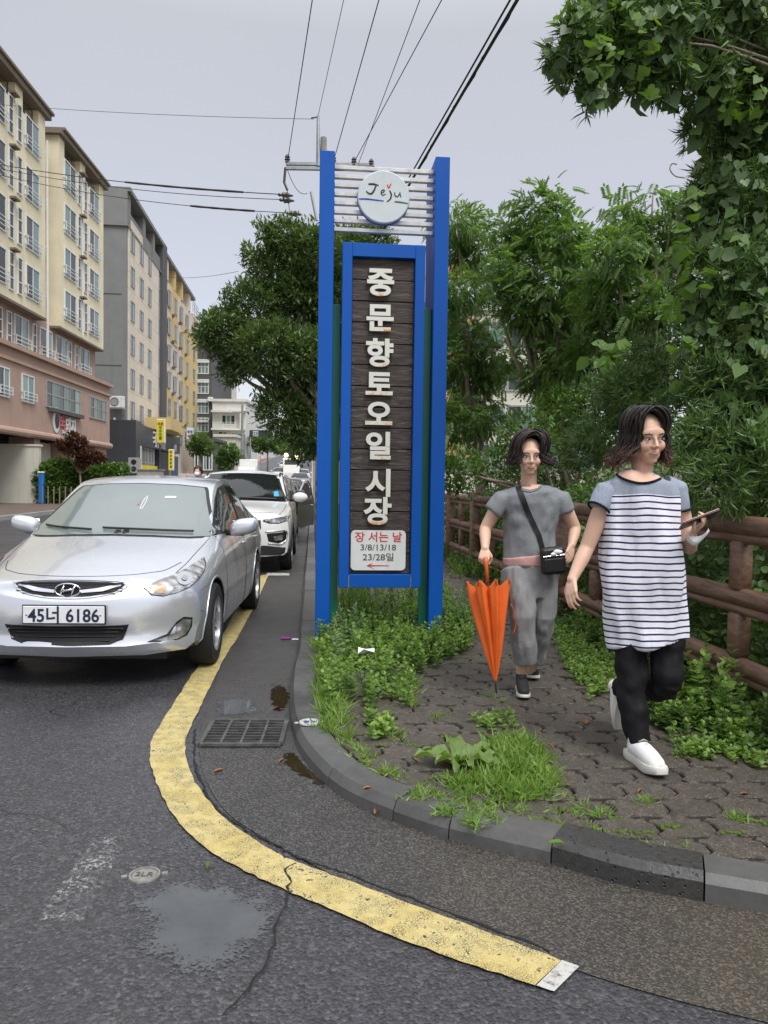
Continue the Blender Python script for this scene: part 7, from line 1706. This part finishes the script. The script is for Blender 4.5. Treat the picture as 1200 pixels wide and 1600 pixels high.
def hair_obj(M, parent, mat, k, n, drop, flick, wind=0.0, part=.015, vol=.016, bang=38, seed=3, curl=.01):
    rnd = random.Random(seed); mb = MB(); M = M @ Matrix.Scale(k, 4); cap = MB()
    cap.ball((0, .040, .044), (.080, .082, .079), 20, 14); cap.ball((0, .050, -.01), (.078, .066, .080), 18, 12); 
    mb.add(cap.v, cap.f, M)
    for i in range(n):
        a = rnd.uniform(-180 + bang, 180 - bang); a = R(a); rr = 1 + rnd.random() * vol * 9; P = []   # a = 0 is the back
        ux, uy = math.sin(a), math.cos(a); L = drop * rnd.uniform(.72, 1.08) * (1 if abs(a) < R(110) else .85)
        tw = rnd.uniform(-.25, .25); cw = rnd.uniform(0, 6.28); x0 = part + rnd.uniform(-.02, .02); y0 = rnd.uniform(-.078, .03)
        for j in range(8):
            t = R(12 + 88 * j / 7); q = a + tw * j / 7; P.append(Vector((x0 * (1 - j / 7) + .079 * rr * math.sin(t) * math.sin(q), y0 * (1 - j / 7) + .022 + .092 * rr * math.sin(t) * math.cos(q), .040 + .080 * (rr + .02) * math.cos(t))))
        last = P[-1]; q = a + tw
        for j in range(1, 9):
            u = j / 8; out = flick * u ** 2.2 * rnd.uniform(.5, 1.4) + .006 * math.sin(u * 5 + cw); P.append(last + Vector((math.sin(q) * out + wind * u * u + curl * math.sin(u * 7 + cw), math.cos(q) * out * .7, -L * u + .35 * abs(flick) * u ** 3)))
        b = MB(); b.tube(P, [.0042 * (1 - .75 * (m / 15) ** 2) for m in range(16)], 5, cap=False); mb.add(b.v, b.f, M)
    return mb.build('hair', mat, parent, smooth=True, world=True)
def hand_into(mb, wrist, d, nrm, thumb=1, curl=(.25, .3, .35, .4), k=1.0, spread=.0185, tcurl=.4):
    """d = wrist to knuckles, nrm = back of the hand, thumb = side sign"""
    d = Vector(d).normalized(); nrm = Vector(nrm); nrm = (nrm - d * nrm.dot(d)).normalized(); sd = d.cross(nrm) * thumb; w = Vector(wrist); tips = []
    for i, (L, r) in enumerate(((.066, .0078), (.074, .008), (.069, .0077), (.054, .0068))):
        off = (1.5 - i) * spread * k; a = w + sd * off * .42 - d * .004; kn = w + sd * off + d * (.082 - .004 * abs(i - 1)) * k
        mb.tube([a, (a + kn) / 2 + nrm * .002, kn], [.0125 * k, .0125 * k, .0095 * k], 8); p = kn; dd = d.copy(); c = curl[i]; (mb.ball(w, .0255 * k, 12, 8) if i == 0 else None); P = [kn]
        for m, f in enumerate((.45, .30, .25)):
            ang = c * (1.0 if m == 0 else 1.25); dd = (Matrix.Rotation(-ang * thumb, 3, sd) @ dd).normalized() if thumb else dd
            if (dd - d).dot(nrm) > 0: dd = dd - nrm * 2 * dd.dot(nrm)
            p = p + dd * L * f * k; P.append(p)
        mb.tube(P, [r * k, r * .95 * k, r * .88 * k, r * .72 * k], 8); mb.ball(P[-1], r * .72 * k, 8, 6); tips.append(P[-1])
    t0 = w + sd * .022 * k + d * .022 * k; t1 = t0 + (sd * .62 + d * .72 - nrm * .25).normalized() * .036 * k; t2 = t1 + (sd * (.35 - tcurl * .5) + d * .9 - nrm * tcurl).normalized() * .03 * k; t3 = t2 + (d * .9 - nrm * tcurl - sd * tcurl * .6).normalized() * .024 * k
    mb.tube([w + sd * .004 * k, t0, t1, t2, t3], [.013 * k, .0135 * k, .0105 * k, .009 * k, .0072 * k], 8); mb.ball(t3, .0072 * k, 8, 6); return tips
def shoe(M, parent, upper, sole, k=1.0, soleh=.026, laces=None):
    u = MB(); u.tube([(0, .068, .058), (0, .03, .06), (0, -.03, .058), (0, -.09, .046), (0, -.14, .036), (0, -.165, .030)], [.030, .039, .041, .041, .036, .024], 14); u.tube([(0, .035, .05), (0, .040, .085), (0, .042, .112)], [.038, .036, .038], 12)
    u.v = [(x * k, y * k, max(z, .012) * k) for x, y, z in u.v]; q = MB(); q.add(u.v, u.f, M); wlink('shoe_upper', solid(q, .006, 3, name='shoe_upper', mats=upper), parent)
    out = [(-.030, .095), (-.036, .06), (-.034, .0), (-.044, -.07), (-.045, -.12), (-.030, -.172), (0, -.190), (.028, -.178), (.044, -.13), (.045, -.07), (.035, .0), (.036, .06), (.030, .095), (0, .105)]
    pl = crom([(*p, 0) for p in out + [out[0]]], 3)[:-1]; so = MB(); n = len(pl); vs = []
    for z, g in ((0, .92), (.005, 1.0), (soleh * .8, 1.0), (soleh, .95)): vs += [(p.x * g * k, p.y * (g * .5 + .5) * k, (z + (.012 * max(0, -p.y - .12) / .07 if z < .006 else .006 * max(0, -p.y - .12) / .07)) * k) for p in pl]
    so.add(vs, [(a * n + i, a * n + (i + 1) % n, (a + 1) * n + (i + 1) % n, (a + 1) * n + i) for a in range(3) for i in range(n)] + [tuple(range(n - 1, -1, -1)), tuple(range(3 * n, 4 * n))], M); so.build('shoe_sole', sole, parent, smooth=False, world=True, autos=50)
    if laces:
        for i in range(5):
            y = -.02 - .022 * i; z = .108 - .0125 * i; b = MB(); b.tube([(-.020, y, z - .010), (0, y - .006, z), (.020, y, z - .010)], .0035, 6); b.v = [(x * k, yy * k, zz * k) for x, yy, zz in b.v]; q = MB(); q.add(b.v, b.f, M); q.build('lace', laces, parent, smooth=True, world=True)
def person(name, label, base):
    return thing(name, label, 'person', base)
# ---------------------------------------------------------------- woman in the striped dress
def striped_woman():
    f = G(1004, 1196, KH); Y0 = f.y; t = person('person', 'woman in a blue striped white tunic and black trousers walking with a phone in hand', (f.x, f.y, KH)); J = lambda x, y, dy=0: D(x, y, Y0 + .10 + dy)
    px = (Y0 + .1) / FOC; m_ = lambda v: v * px                                         # photo pixels to metres at her distance
    hip = J(1008, 960, .02); chest = J(1006, 820, 0); neck = J(1003, 745, .02); hc = J(1009, 684, -.0); fwd = Vector((.16, -1, -.12)); HM = frame(hc, fwd, (-.05, 0, 1))
    sh = [J(950, 772, .02), J(1056, 766, .02)]; el = [J(917, 856, .03), J(1077, 856, .06)]; wr = [J(894, 905, -.04), J(1080, 832, -.14)]
    b = MB(); head_into(b, HM, 1.08)
    b.tube([hc + Vector((0, .02, -.05)), neck + Vector((0, .01, -.01))], [.050, .052], 14); b.tube([neck + Vector((0, .01, .02)), neck + Vector((0, .01, -.06)), chest, hip], [.050, .075, .115, .13], 20, sx=.62, up=(1, 0, 0))
    for i in (0, 1):
        b.tube([neck + (sh[i] - neck) * .3 + Vector((0, .01, -.03)), sh[i] + Vector((0, 0, -.012))], [.034, .036], 12); b.tube([sh[i], (sh[i] + el[i]) / 2, el[i]], [.049, .044, .036], 14); b.tube([el[i], el[i].lerp(wr[i], .35), wr[i]], [.036, .036, .024], 14)
    hand_into(b, wr[0], J(893, 925, -.07) - wr[0], (-.75, -.5, .1), 1, (.30, .35, .42, .5), 1.0)
    hand_into(b, wr[1], J(1100, 818, -.20) - wr[1], (.1, .45, -.9), -1, (.5, .55, .6, .65), .98, tcurl=.7)
    legs = [(J(988, 975, .03), J(986, 1078, .0), J(999, 1160, -.04)), (J(1040, 975, .04), J(1043, 1070, -.0), J(972, 1075, .42))]
    for a, k_, an in legs: b.tube([a, k_], [.075, .052], 14); b.tube([k_, k_.lerp(an, .35), an], [.052, .050, .034], 14)
    wlink('body', solid(b, .0042, 7, name='body'), t); face_parts(HM, t, 1.08)
    hair_obj(HM, t, 'hair_tipped', 1.10, 900, .155, .038, wind=-.018, part=.0, bang=44, vol=.028, curl=.008)
    MB().tube([HM @ Vector((-.030, -.055, .098)), HM @ Vector((-.052, -.048, .086))], .004, 6).build('hair_clip', 'chrome', t, world=True)
    # tunic
    d = MB(); z = lambda y: J(1000, y).z
    prof = [(738, 990, 1020, .6), (745, 965, 1044, .62), (755, 950, 1058, .62), (775, 943, 1064, .60), (800, 944, 1067, .62), (835, 942, 1069, .62), (870, 937, 1071, .62), (905, 938, 1073, .62), (940, 943, 1074, .62), (975, 949, 1075, .62), (1004, 953, 1077, .62)]
    P = [J((a + c) / 2, y, .02) for y, a, c, _ in prof]; d.tube(P, [m_((c - a) / 2) for _, a, c, _ in prof], 40, sx=.66, up=(1, 0, 0))
    me = solid(d, .0075, 3, (.010, 9, 9, 3.0), 'tunic', 'tee_tmp') if False else None
    mt = None; MATS.setdefault('striped_cloth', None)
    s_ = bpy.data.materials.new('striped_cloth'); MATS['striped_cloth'] = s_; s_['yoke_z'] = float(z(775)); N_ = NT(s_)
    P_ = N_.obj(); wrn = N_.n('ShaderNodeTexNoise', {'Scale': 1.0, 'Detail': 4, 'Distortion': 1.5, 'Vector': N_.scale((10, 10, 3.5), P_)}).outputs['Fac']
    bs = N_.bsdf(Base_Color=stripes(N_, None), Roughness=.9, Normal=N_.bump(wrn, .45, .022)); bs.inputs['Specular IOR Level'].default_value = .15
    # object coordinates equal world coordinates plus the tunic's own offset, so build it in world space
    tu = wlink('tunic', solid(d, .0075, 4, (.030, 7, 7, 2.0), 'tunic', 'striped_cloth'), t)
    cf = [(J(921, 789, -.0), J(944, 812, -.01)), None]
    sl = MB(); sl.tube([sh[0] + Vector((.055, 0, .012)), sh[0] + Vector((-.004, 0, 0)), J(936, 795, 0)], [.066, .068, .056], 20); wlink('sleeve', solid(sl, .007, 4, (.005, 12, 12, 12), 'sleeve', 'heather_yoke'), t)
    sl = MB(); sl.tube([sh[1] + Vector((-.055, 0, .012)), sh[1] + Vector((.0, 0, 0)), J(1063, 798, .02)], [.066, .062, .050], 20); wlink('sleeve', solid(sl, .007, 4, (.005, 12, 12, 12), 'sleeve', 'heather_yoke'), t)
    def ring(c, ax, r, n=20, rr=.006, sx=1):
        ax = Vector(ax).normalized(); a = ax.cross(Vector((0, 1, 0))).normalized(); b_ = ax.cross(a); MB().tube([c + a * r * math.cos(2 * math.pi * i / n) + b_ * r * sx * math.sin(2 * math.pi * i / n) for i in range(n + 1)], rr, 6, cap=False).build('cuff_trim', 'black_binding', t, smooth=True, world=True)
    ring(J(936, 795, 0), sh[0] - J(936, 795, 0), .056); ring(J(1063, 798, .02), sh[1] - J(1063, 798, .02), .050)
    bv = BVHTree.FromPolygons([v.co.copy() for v in tu.data.vertices], [tuple(p.vertices) for p in tu.data.polygons]); PX = lambda u, v: (CO, ray(u, v))
    # neckline: skin coloured scoop with black binding
    sc = crom([(958, 735, 0), (968, 745, 0), (985, 752, 0), (1003, 755, 0), (1022, 752, 0), (1038, 744, 0), (1047, 733, 0)], 5)
    pts = [tuple(p.xy) for p in sc]; r_ = patch(bv, pts + [(1030, 722), (975, 722)], PX, .004, 4, 'skin', 'neck_opening', None)
    if r_: r_.build('neckline_skin', 'skin', t, smooth=True, world=True)
    seam(bv, pts, PX, .0065, .004, 8) if False else None
    P = []
    for u, v in pts:
        h = bv.ray_cast(CO, ray(u, v))
        if h[0]: P.append(h[0] - ray(u, v) * .004)
    MB().tube(P, .0062, 8).build('neckline_trim', 'black_binding', t, smooth=True, world=True)
    hm = MB(); 
    # trousers
    a, k_, an = legs[0]; q = MB(); q.tube([a + Vector((0, 0, .03)), a, a.lerp(k_, .5), k_, k_.lerp(an, .5), an], [.09, .088, .080, .076, .070, .062], 20, sx=.9); wlink('trouser_leg', solid(q, .007, 3, (.015, 10, 10, 9), 'trouser_leg', 'black_trousers'), t)
    a, k_, an = legs[1]; q = MB(); q.tube([a + Vector((0, 0, .03)), a, a.lerp(k_, .5), k_, k_.lerp(an, .12)], [.095, .092, .084, .072, .070], 20, sx=.95); q.tube([k_, k_.lerp(an, .5), an], [.072, .066, .056], 18); wlink('trouser_leg', solid(q, .007, 3, (.015, 10, 10, 9), 'trouser_leg', 'black_trousers'), t)
    shoe(Matrix.Translation((f.x - .005, f.y + .02, KH + .002)) @ Matrix.Rotation(R(12), 4, 'Z') @ Matrix.Scale(1.12, 4, (1, 0, 0)) @ Matrix.Scale(1.12, 4, (0, 0, 1)), t, 'shoe_white', 'sole_white', 1.02, .036, 'sole_grey')
    fc = J(966, 1082, .44); dirn = Vector((.02, .12, -1)); M = frame(fc, dirn, (-.18, 1, .1)); shoe(M @ Matrix.Translation((0, -.02, -.055)), t, 'shoe_white', 'sole_white', 1.0, .034)
    # phone and face mask are held: things of their own
    ph = thing('phone', 'black phone with a pink case in the striped woman\'s hand', 'phone', J(1093, 812, -.21)); dv = (J(1120, 799, -.20) - J(1066, 824, -.22)); L = dv.length; ex = dv.normalized(); M = Matrix.Translation((0, 0, 0)) @ frame(Vector(), (.34, -.45, -.8), ex)
    MB().box((-.036, -.004, -L / 2), (.036, .003, L / 2), M, bev=.003).build('screen', 'phone_black', ph); MB().box((-.037, .0032, -L / 2 - .001), (.037, .008, L / 2 + .001), M, bev=.003).build('case', 'phone_pink', ph)
    mk_ = thing('face_mask', 'white face mask dangling from the hand that holds the phone', 'mask', J(1090, 838, -.17)); g = MB(); rows = []
    for i in range(13):
        u = i / 12; x = m_(-17 + 32 * u); zz = -m_(12) * math.sin(math.pi * u) + m_(8) * u; w = m_(3 + 7 * math.sin(math.pi * u ** .8)); rows.append([(x, .02 * math.sin(6 * u), zz + w * .5 + m_(3)), (x + .003, -.012, zz), (x, .01, zz - w * .6)])
    g.add([p for r_ in rows for p in r_], [(i * 3 + j, i * 3 + j + 1, i * 3 + 4 + j, i * 3 + 3 + j) for i in range(12) for j in range(2)]); g.build('fabric', 'mask_white', mk_, smooth=True)
striped_woman()
# ---------------------------------------------------------------- woman in the grey T-shirt
def grey_woman():
    f = G(815, 1082, KH); Y0 = f.y; t = person('person', 'short haired woman in grey T-shirt and cropped grey trousers carrying an orange umbrella', (f.x, f.y, KH)); J = lambda x, y, dy=0: D(x, y, Y0 + .10 + dy); px = (Y0 + .1) / FOC; m_ = lambda v: v * px
    hip = J(828, 880, .02); chest = J(828, 810, 0); neck = J(827, 760, .02); hc = J(827, 712, -.02); HM = frame(hc, (-.03, -1, -.10), (0, 0, 1))
    sh = [J(784, 782, .02), J(875, 779, .02)]; el = [J(758, 826, .05), J(899, 826, .06)]; wr = [J(758, 857, -.10), J(893, 852, -.06)]
    b = MB(); head_into(b, HM, 1.06); b.tube([hc + Vector((0, .02, -.05)), neck + Vector((0, .01, -.01))], [.050, .052], 14); b.tube([neck + Vector((0, .01, .01)), neck + Vector((0, .01, -.06)), chest, hip], [.050, .075, .115, .12], 20, sx=.62, up=(1, 0, 0))
    for i in (0, 1):
        b.tube([neck + (sh[i] - neck) * .3 + Vector((0, .01, -.03)), sh[i] + Vector((0, 0, -.012))], [.034, .036], 12); b.tube([sh[i], (sh[i] + el[i]) / 2, el[i]], [.052, .046, .038], 14); b.tube([el[i], el[i].lerp(wr[i], .35), wr[i]], [.038, .037, .025], 14)
    grip = J(758, 878, -.15)
    hand_into(b, wr[0], (J(756, 874, -.14) - wr[0]), (-.2, -.9, .1), -1, (.95, 1.0, 1.0, 1.05), 1.0, tcurl=.9)
    hand_into(b, wr[1], J(888, 872, -.12) - wr[1], (.55, -.8, .1), -1, (.35, .4, .45, .5), 1.0)
    legs = [(J(806, 890, .0), J(817, 965, -.10), J(815, 1052, -.04)), (J(850, 890, .04), J(850, 962, .0), J(829, 1048, .22))]
    for a, k_, an in legs: b.tube([a, k_], [.078, .054], 14); b.tube([k_, k_.lerp(an, .35), an, an + Vector((0, 0, -.02))], [.054, .052, .034, .034], 14)
    wlink('body', solid(b, .0045, 7, name='body'), t); face_parts(HM, t, 1.06)
    hair_obj(HM, t, 'hair_dark', 1.13, 900, .086, .028, wind=.016, part=.02, bang=46, vol=.045, seed=8, curl=.013)
    d = MB(); prof = [(757, 806, 848), (762, 794, 860), (770, 784, 872), (785, 783, 876), (805, 788, 872), (830, 789, 868), (850, 787, 868), (868, 787, 868), (874, 788, 868)]
    P = [J((a + c) / 2, y, .02) for y, a, c in prof]; d.tube(P, [m_((c - a) / 2) for _, a, c in prof], 36, sx=.68, up=(1, 0, 0)); d.ball(J(828, 812, -.02), (.150, .075, .11), 18, 12)
    d.tube([sh[0] + Vector((.05, 0, .01)), sh[0], J(770, 800, .02)], [.066, .066, .060], 18); d.tube([sh[1] + Vector((-.05, 0, .01)), sh[1], J(884, 800, .02)], [.066, .066, .060], 18)
    ts = wlink('t_shirt', solid(d, .007, 10, (.013, 9, 9, 6), 't_shirt', 'grey_tee'), t)
    q = MB(); q.tube([J(828, 866, .02), J(829, 874, .02), J(829, 882, .02)], [m_(43), m_(43.5), m_(43)], 30, sx=.70, up=(1, 0, 0)); wlink('undershirt', solid(q, .006, 3, (.004, 14, 14, 6), 'undershirt', 'pink_cotton'), t)
    q = MB(); q.tube([J(829, 880, .02), J(829, 900, .02), J(829, 930, .03)], [m_(41), m_(43), m_(40)], 30, sx=.72, up=(1, 0, 0))
    a, k_, an = legs[0]; q.tube([a, a.lerp(k_, .5), k_, J(819, 1005, -.09), J(820, 1034, -.06)], [.100, .094, .085, .076, .070], 20)
    a, k_, an = legs[1]; q.tube([a, a.lerp(k_, .5), k_, J(842, 1003, .08), J(836, 1030, .14)], [.100, .094, .082, .074, .068], 20)
    wlink('trousers', solid(q, .007, 3, (.014, 13, 13, 4.5), 'trousers', 'grey_trousers'), t)
    shoe(Matrix.Translation((f.x + .0, f.y - .0, KH + .002)) @ Matrix.Rotation(R(-4), 4, 'Z'), t, 'shoe_black', 'sole_white', .94, .026, 'shoe_black')
    g2 = G(830, 1062, KH); shoe(Matrix.Translation((g2.x, g2.y + .12, KH + .01)) @ Matrix.Rotation(R(8), 4, 'Z'), t, 'shoe_black', 'sole_white', .94, .026)
    bv = BVHTree.FromPolygons([v.co.copy() for v in ts.data.vertices], [tuple(p.vertices) for p in ts.data.polygons]); PX = lambda u, v: (CO, ray(u, v))
    r_ = patch(bv, [(806, 754), (814, 763), (827, 766), (840, 763), (848, 754), (840, 748), (814, 748)], PX, .004, 4, 'skin', 'n', None)
    if r_: r_.build('neckline_skin', 'skin', t, smooth=True, world=True)
    P = []
    for p in crom([(805, 754, 0), (813, 764, 0), (827, 768, 0), (841, 764, 0), (849, 754, 0)], 5):
        h = bv.ray_cast(CO, ray(p.x, p.y))
        if h[0]: P.append(h[0] - ray(p.x, p.y) * .004)
    if len(P) > 3: MB().tube(P, .005, 8).build('neckline_band', 'grey_tee', t, smooth=True, world=True)
    bg = thing('shoulder_bag', 'small black shoulder bag with a white tissue hanging from a strap across a grey T-shirt', 'bag', J(864, 874, -.14))
    r_ = patch(bv, [(803, 754), (811, 751), (829, 800), (845, 835), (851, 858), (844, 860), (838, 838), (821, 803)], PX, .007, 4, 'black_leather', 'strap', None)
    if r_: r_.build('strap', 'black_leather', bg, smooth=True, world=True)
    M = Matrix.Rotation(R(-6), 4, 'Y'); w, h = m_(19), m_(23); q = MB(); q.box((-w, -.030, -h), (w, .030, h * .85), M, bev=.018); bb_ = solid(q, .006, 4, (.003, 20, 20, 20), 'bag_body', 'black_leather'); link('bag_body', bb_, bg)
    MB().box((-w * .8, -.040, -h * .8), (w * .75, -.028, h * .1), M, bev=.006).build('front_pocket', 'black_leather', bg); MB().tube([M @ Vector((-w * .85, -.034, h * .25)), M @ Vector((w * .85, -.034, h * .30))], .003, 6).build('zip', 'chrome', bg)
    tm_ = MB(); tm_.ball((w * .35, -.036, h * .50), (.030, .012, .014), 10, 6, M); tm_.ball((w * .0, -.036, h * .38), (.020, .010, .012), 8, 6, M); tm_.v = [(x + .004 * noise.noise(Vector((x, y, zz)) * 60), y, zz + .006 * noise.noise(Vector((x, y, zz)) * 50)) for x, y, zz in tm_.v]; tm_.build('tissue', 'mask_white', bg, smooth=True)
    MB().tube([M @ Vector((-w, 0, h * .6)), J(846, 858, -.1) - bg.location], .006, 6).build('strap_ring', 'chrome', bg)
    # orange umbrella, rolled loosely, point down
    top, tipb = J(760, 884, -.16), J(774, 1064, -.24); ax = (tipb - top); L = ax.length; ax.normalize()
    um = thing('umbrella', 'loosely folded bright orange umbrella held point down beside the grey trousers', 'umbrella', top); Q = ax.to_track_quat('Z', 'Y').to_matrix().to_4x4()
    c0 = L * .185; Lc = L - c0; vs = []; fs = []; nA, nR = 96, 26
    for j in range(nR + 1):
        u = j / nR; Rr = (m_(35) * (1 - u) ** .92 + .007)
        for i in range(nA):
            a = 2 * math.pi * i / nA; pl = abs(math.sin(a * 4 + .6 * u)); pl2 = .5 + .5 * math.sin(a * 16 + 2 * math.sin(a * 3)); r_ = Rr * (.50 + .50 * pl ** .8 - .14 * pl2 * (1 - .6 * u)) * (1 + .05 * math.sin(3 * a + 5 * u)); rise = -.042 * (pl ** 3) * max(0, 1 - u * 5)
            vs.append((r_ * math.cos(a), r_ * math.sin(a), c0 + Lc * u + rise))
    fs = [(j * nA + i, j * nA + (i + 1) % nA, (j + 1) * nA + (i + 1) % nA, (j + 1) * nA + i) for j in range(nR) for i in range(nA)]
    inn = MB(); inn.add(vs, fs, Q); inn.build('canopy', 'orange_nylon', um, smooth=True)
    fold = MB()
    for k in range(8):                                                    # inner layers of cloth standing between the ribs
        a = 2 * math.pi * k / 8 + .35; fold.add([(.012 * math.cos(a), .012 * math.sin(a), c0 + .02), (.040 * math.cos(a + .2), .040 * math.sin(a + .2), c0 - .012), (.075 * math.cos(a + .32), .075 * math.sin(a + .32), c0 + .015), (.02 * math.cos(a), .02 * math.sin(a), c0 + .25)], [(0, 1, 2, 3)], Q)
    fold.build('inner_folds', 'orange_nylon', um)
    rb = MB()
    for k in range(8):
        a = math.pi / 8 + 2 * math.pi * k / 8; rr = m_(35) * .99; rb.tube([Q @ Vector((rr * math.cos(a), rr * math.sin(a), c0 - .04)), Q @ Vector((rr * math.cos(a), rr * math.sin(a), c0 - .01))], .003, 5)
    rb.build('rib_tips', 'shoe_black', um); MB().tube([Q @ Vector((0, 0, c0 * .55)), Q @ Vector((0, 0, L))], .0065, 8).build('shaft', 'shoe_black', um, smooth=True)
    MB().tube([Q @ Vector((0, 0, -.055)), Q @ Vector((0, 0, -.02)), Q @ Vector((0, 0, c0 * .8))], [.013, .012, .0085], 10).build('handle', 'orange_plastic', um, smooth=True)
    MB().tube([Q @ Vector((0, 0, L - .01)), Q @ Vector((0, 0, L + .075))], [.0065, .0045], 8).build('ferrule', 'shoe_black', um, smooth=True)
    MB().tube(crom([J(798, 944, -.2) - top, J(803, 955, -.2) - top, J(806, 975, -.2) - top, J(802, 990, -.2) - top], 4), .010, 8, sx=.25).build('closing_strap', 'orange_nylon', um, smooth=True)
grey_woman()
# person far down the street, head over the car roofs
def far_person():
    b = D(313, 740, 15.6); t = thing('person', 'dark haired person with a white mask seen over the silver car roof', 'person', (b.x - .05, 15.6, 0)); q = MB(); h = 1.67
    q.tube([(0, 0, .9), (0, 0, 1.25), (0, 0, 1.42)], [.15, .19, .12], 14, sx=.6, up=(1, 0, 0)); q.tube([(0, 0, 1.38), (0, 0, 1.5)], .05, 8); q.ball((0, 0, 1.57), (.08, .10, .115), 12, 8)
    for sg in (-1, 1): q.tube([(sg * .18, 0, 1.38), (sg * .22, .02, 1.1), (sg * .2, -.05, .85)], [.05, .04, .03], 8); q.tube([(sg * .08, 0, .92), (sg * .09, 0, .48), (sg * .09, .02, .06)], [.09, .06, .045], 10)
    link('body', solid(q, .02, 2, name='body'), t); hd = MB(); hd.ball((0, .03, 1.60), (.10, .115, .115), 12, 8); hd.build('hair', 'hair_dark', t, smooth=True)
    sh_ = MB(); sh_.tube([(0, 0, .88), (0, 0, 1.25), (0, 0, 1.44)], [.17, .21, .13], 14, sx=.62, up=(1, 0, 0)); sh_.build('shirt', 'black_binding', t, smooth=True); MB().ball((0, -.085, 1.535), (.055, .03, .045), 10, 6).build('face_mask', 'mask_white', t, smooth=True)
far_person()
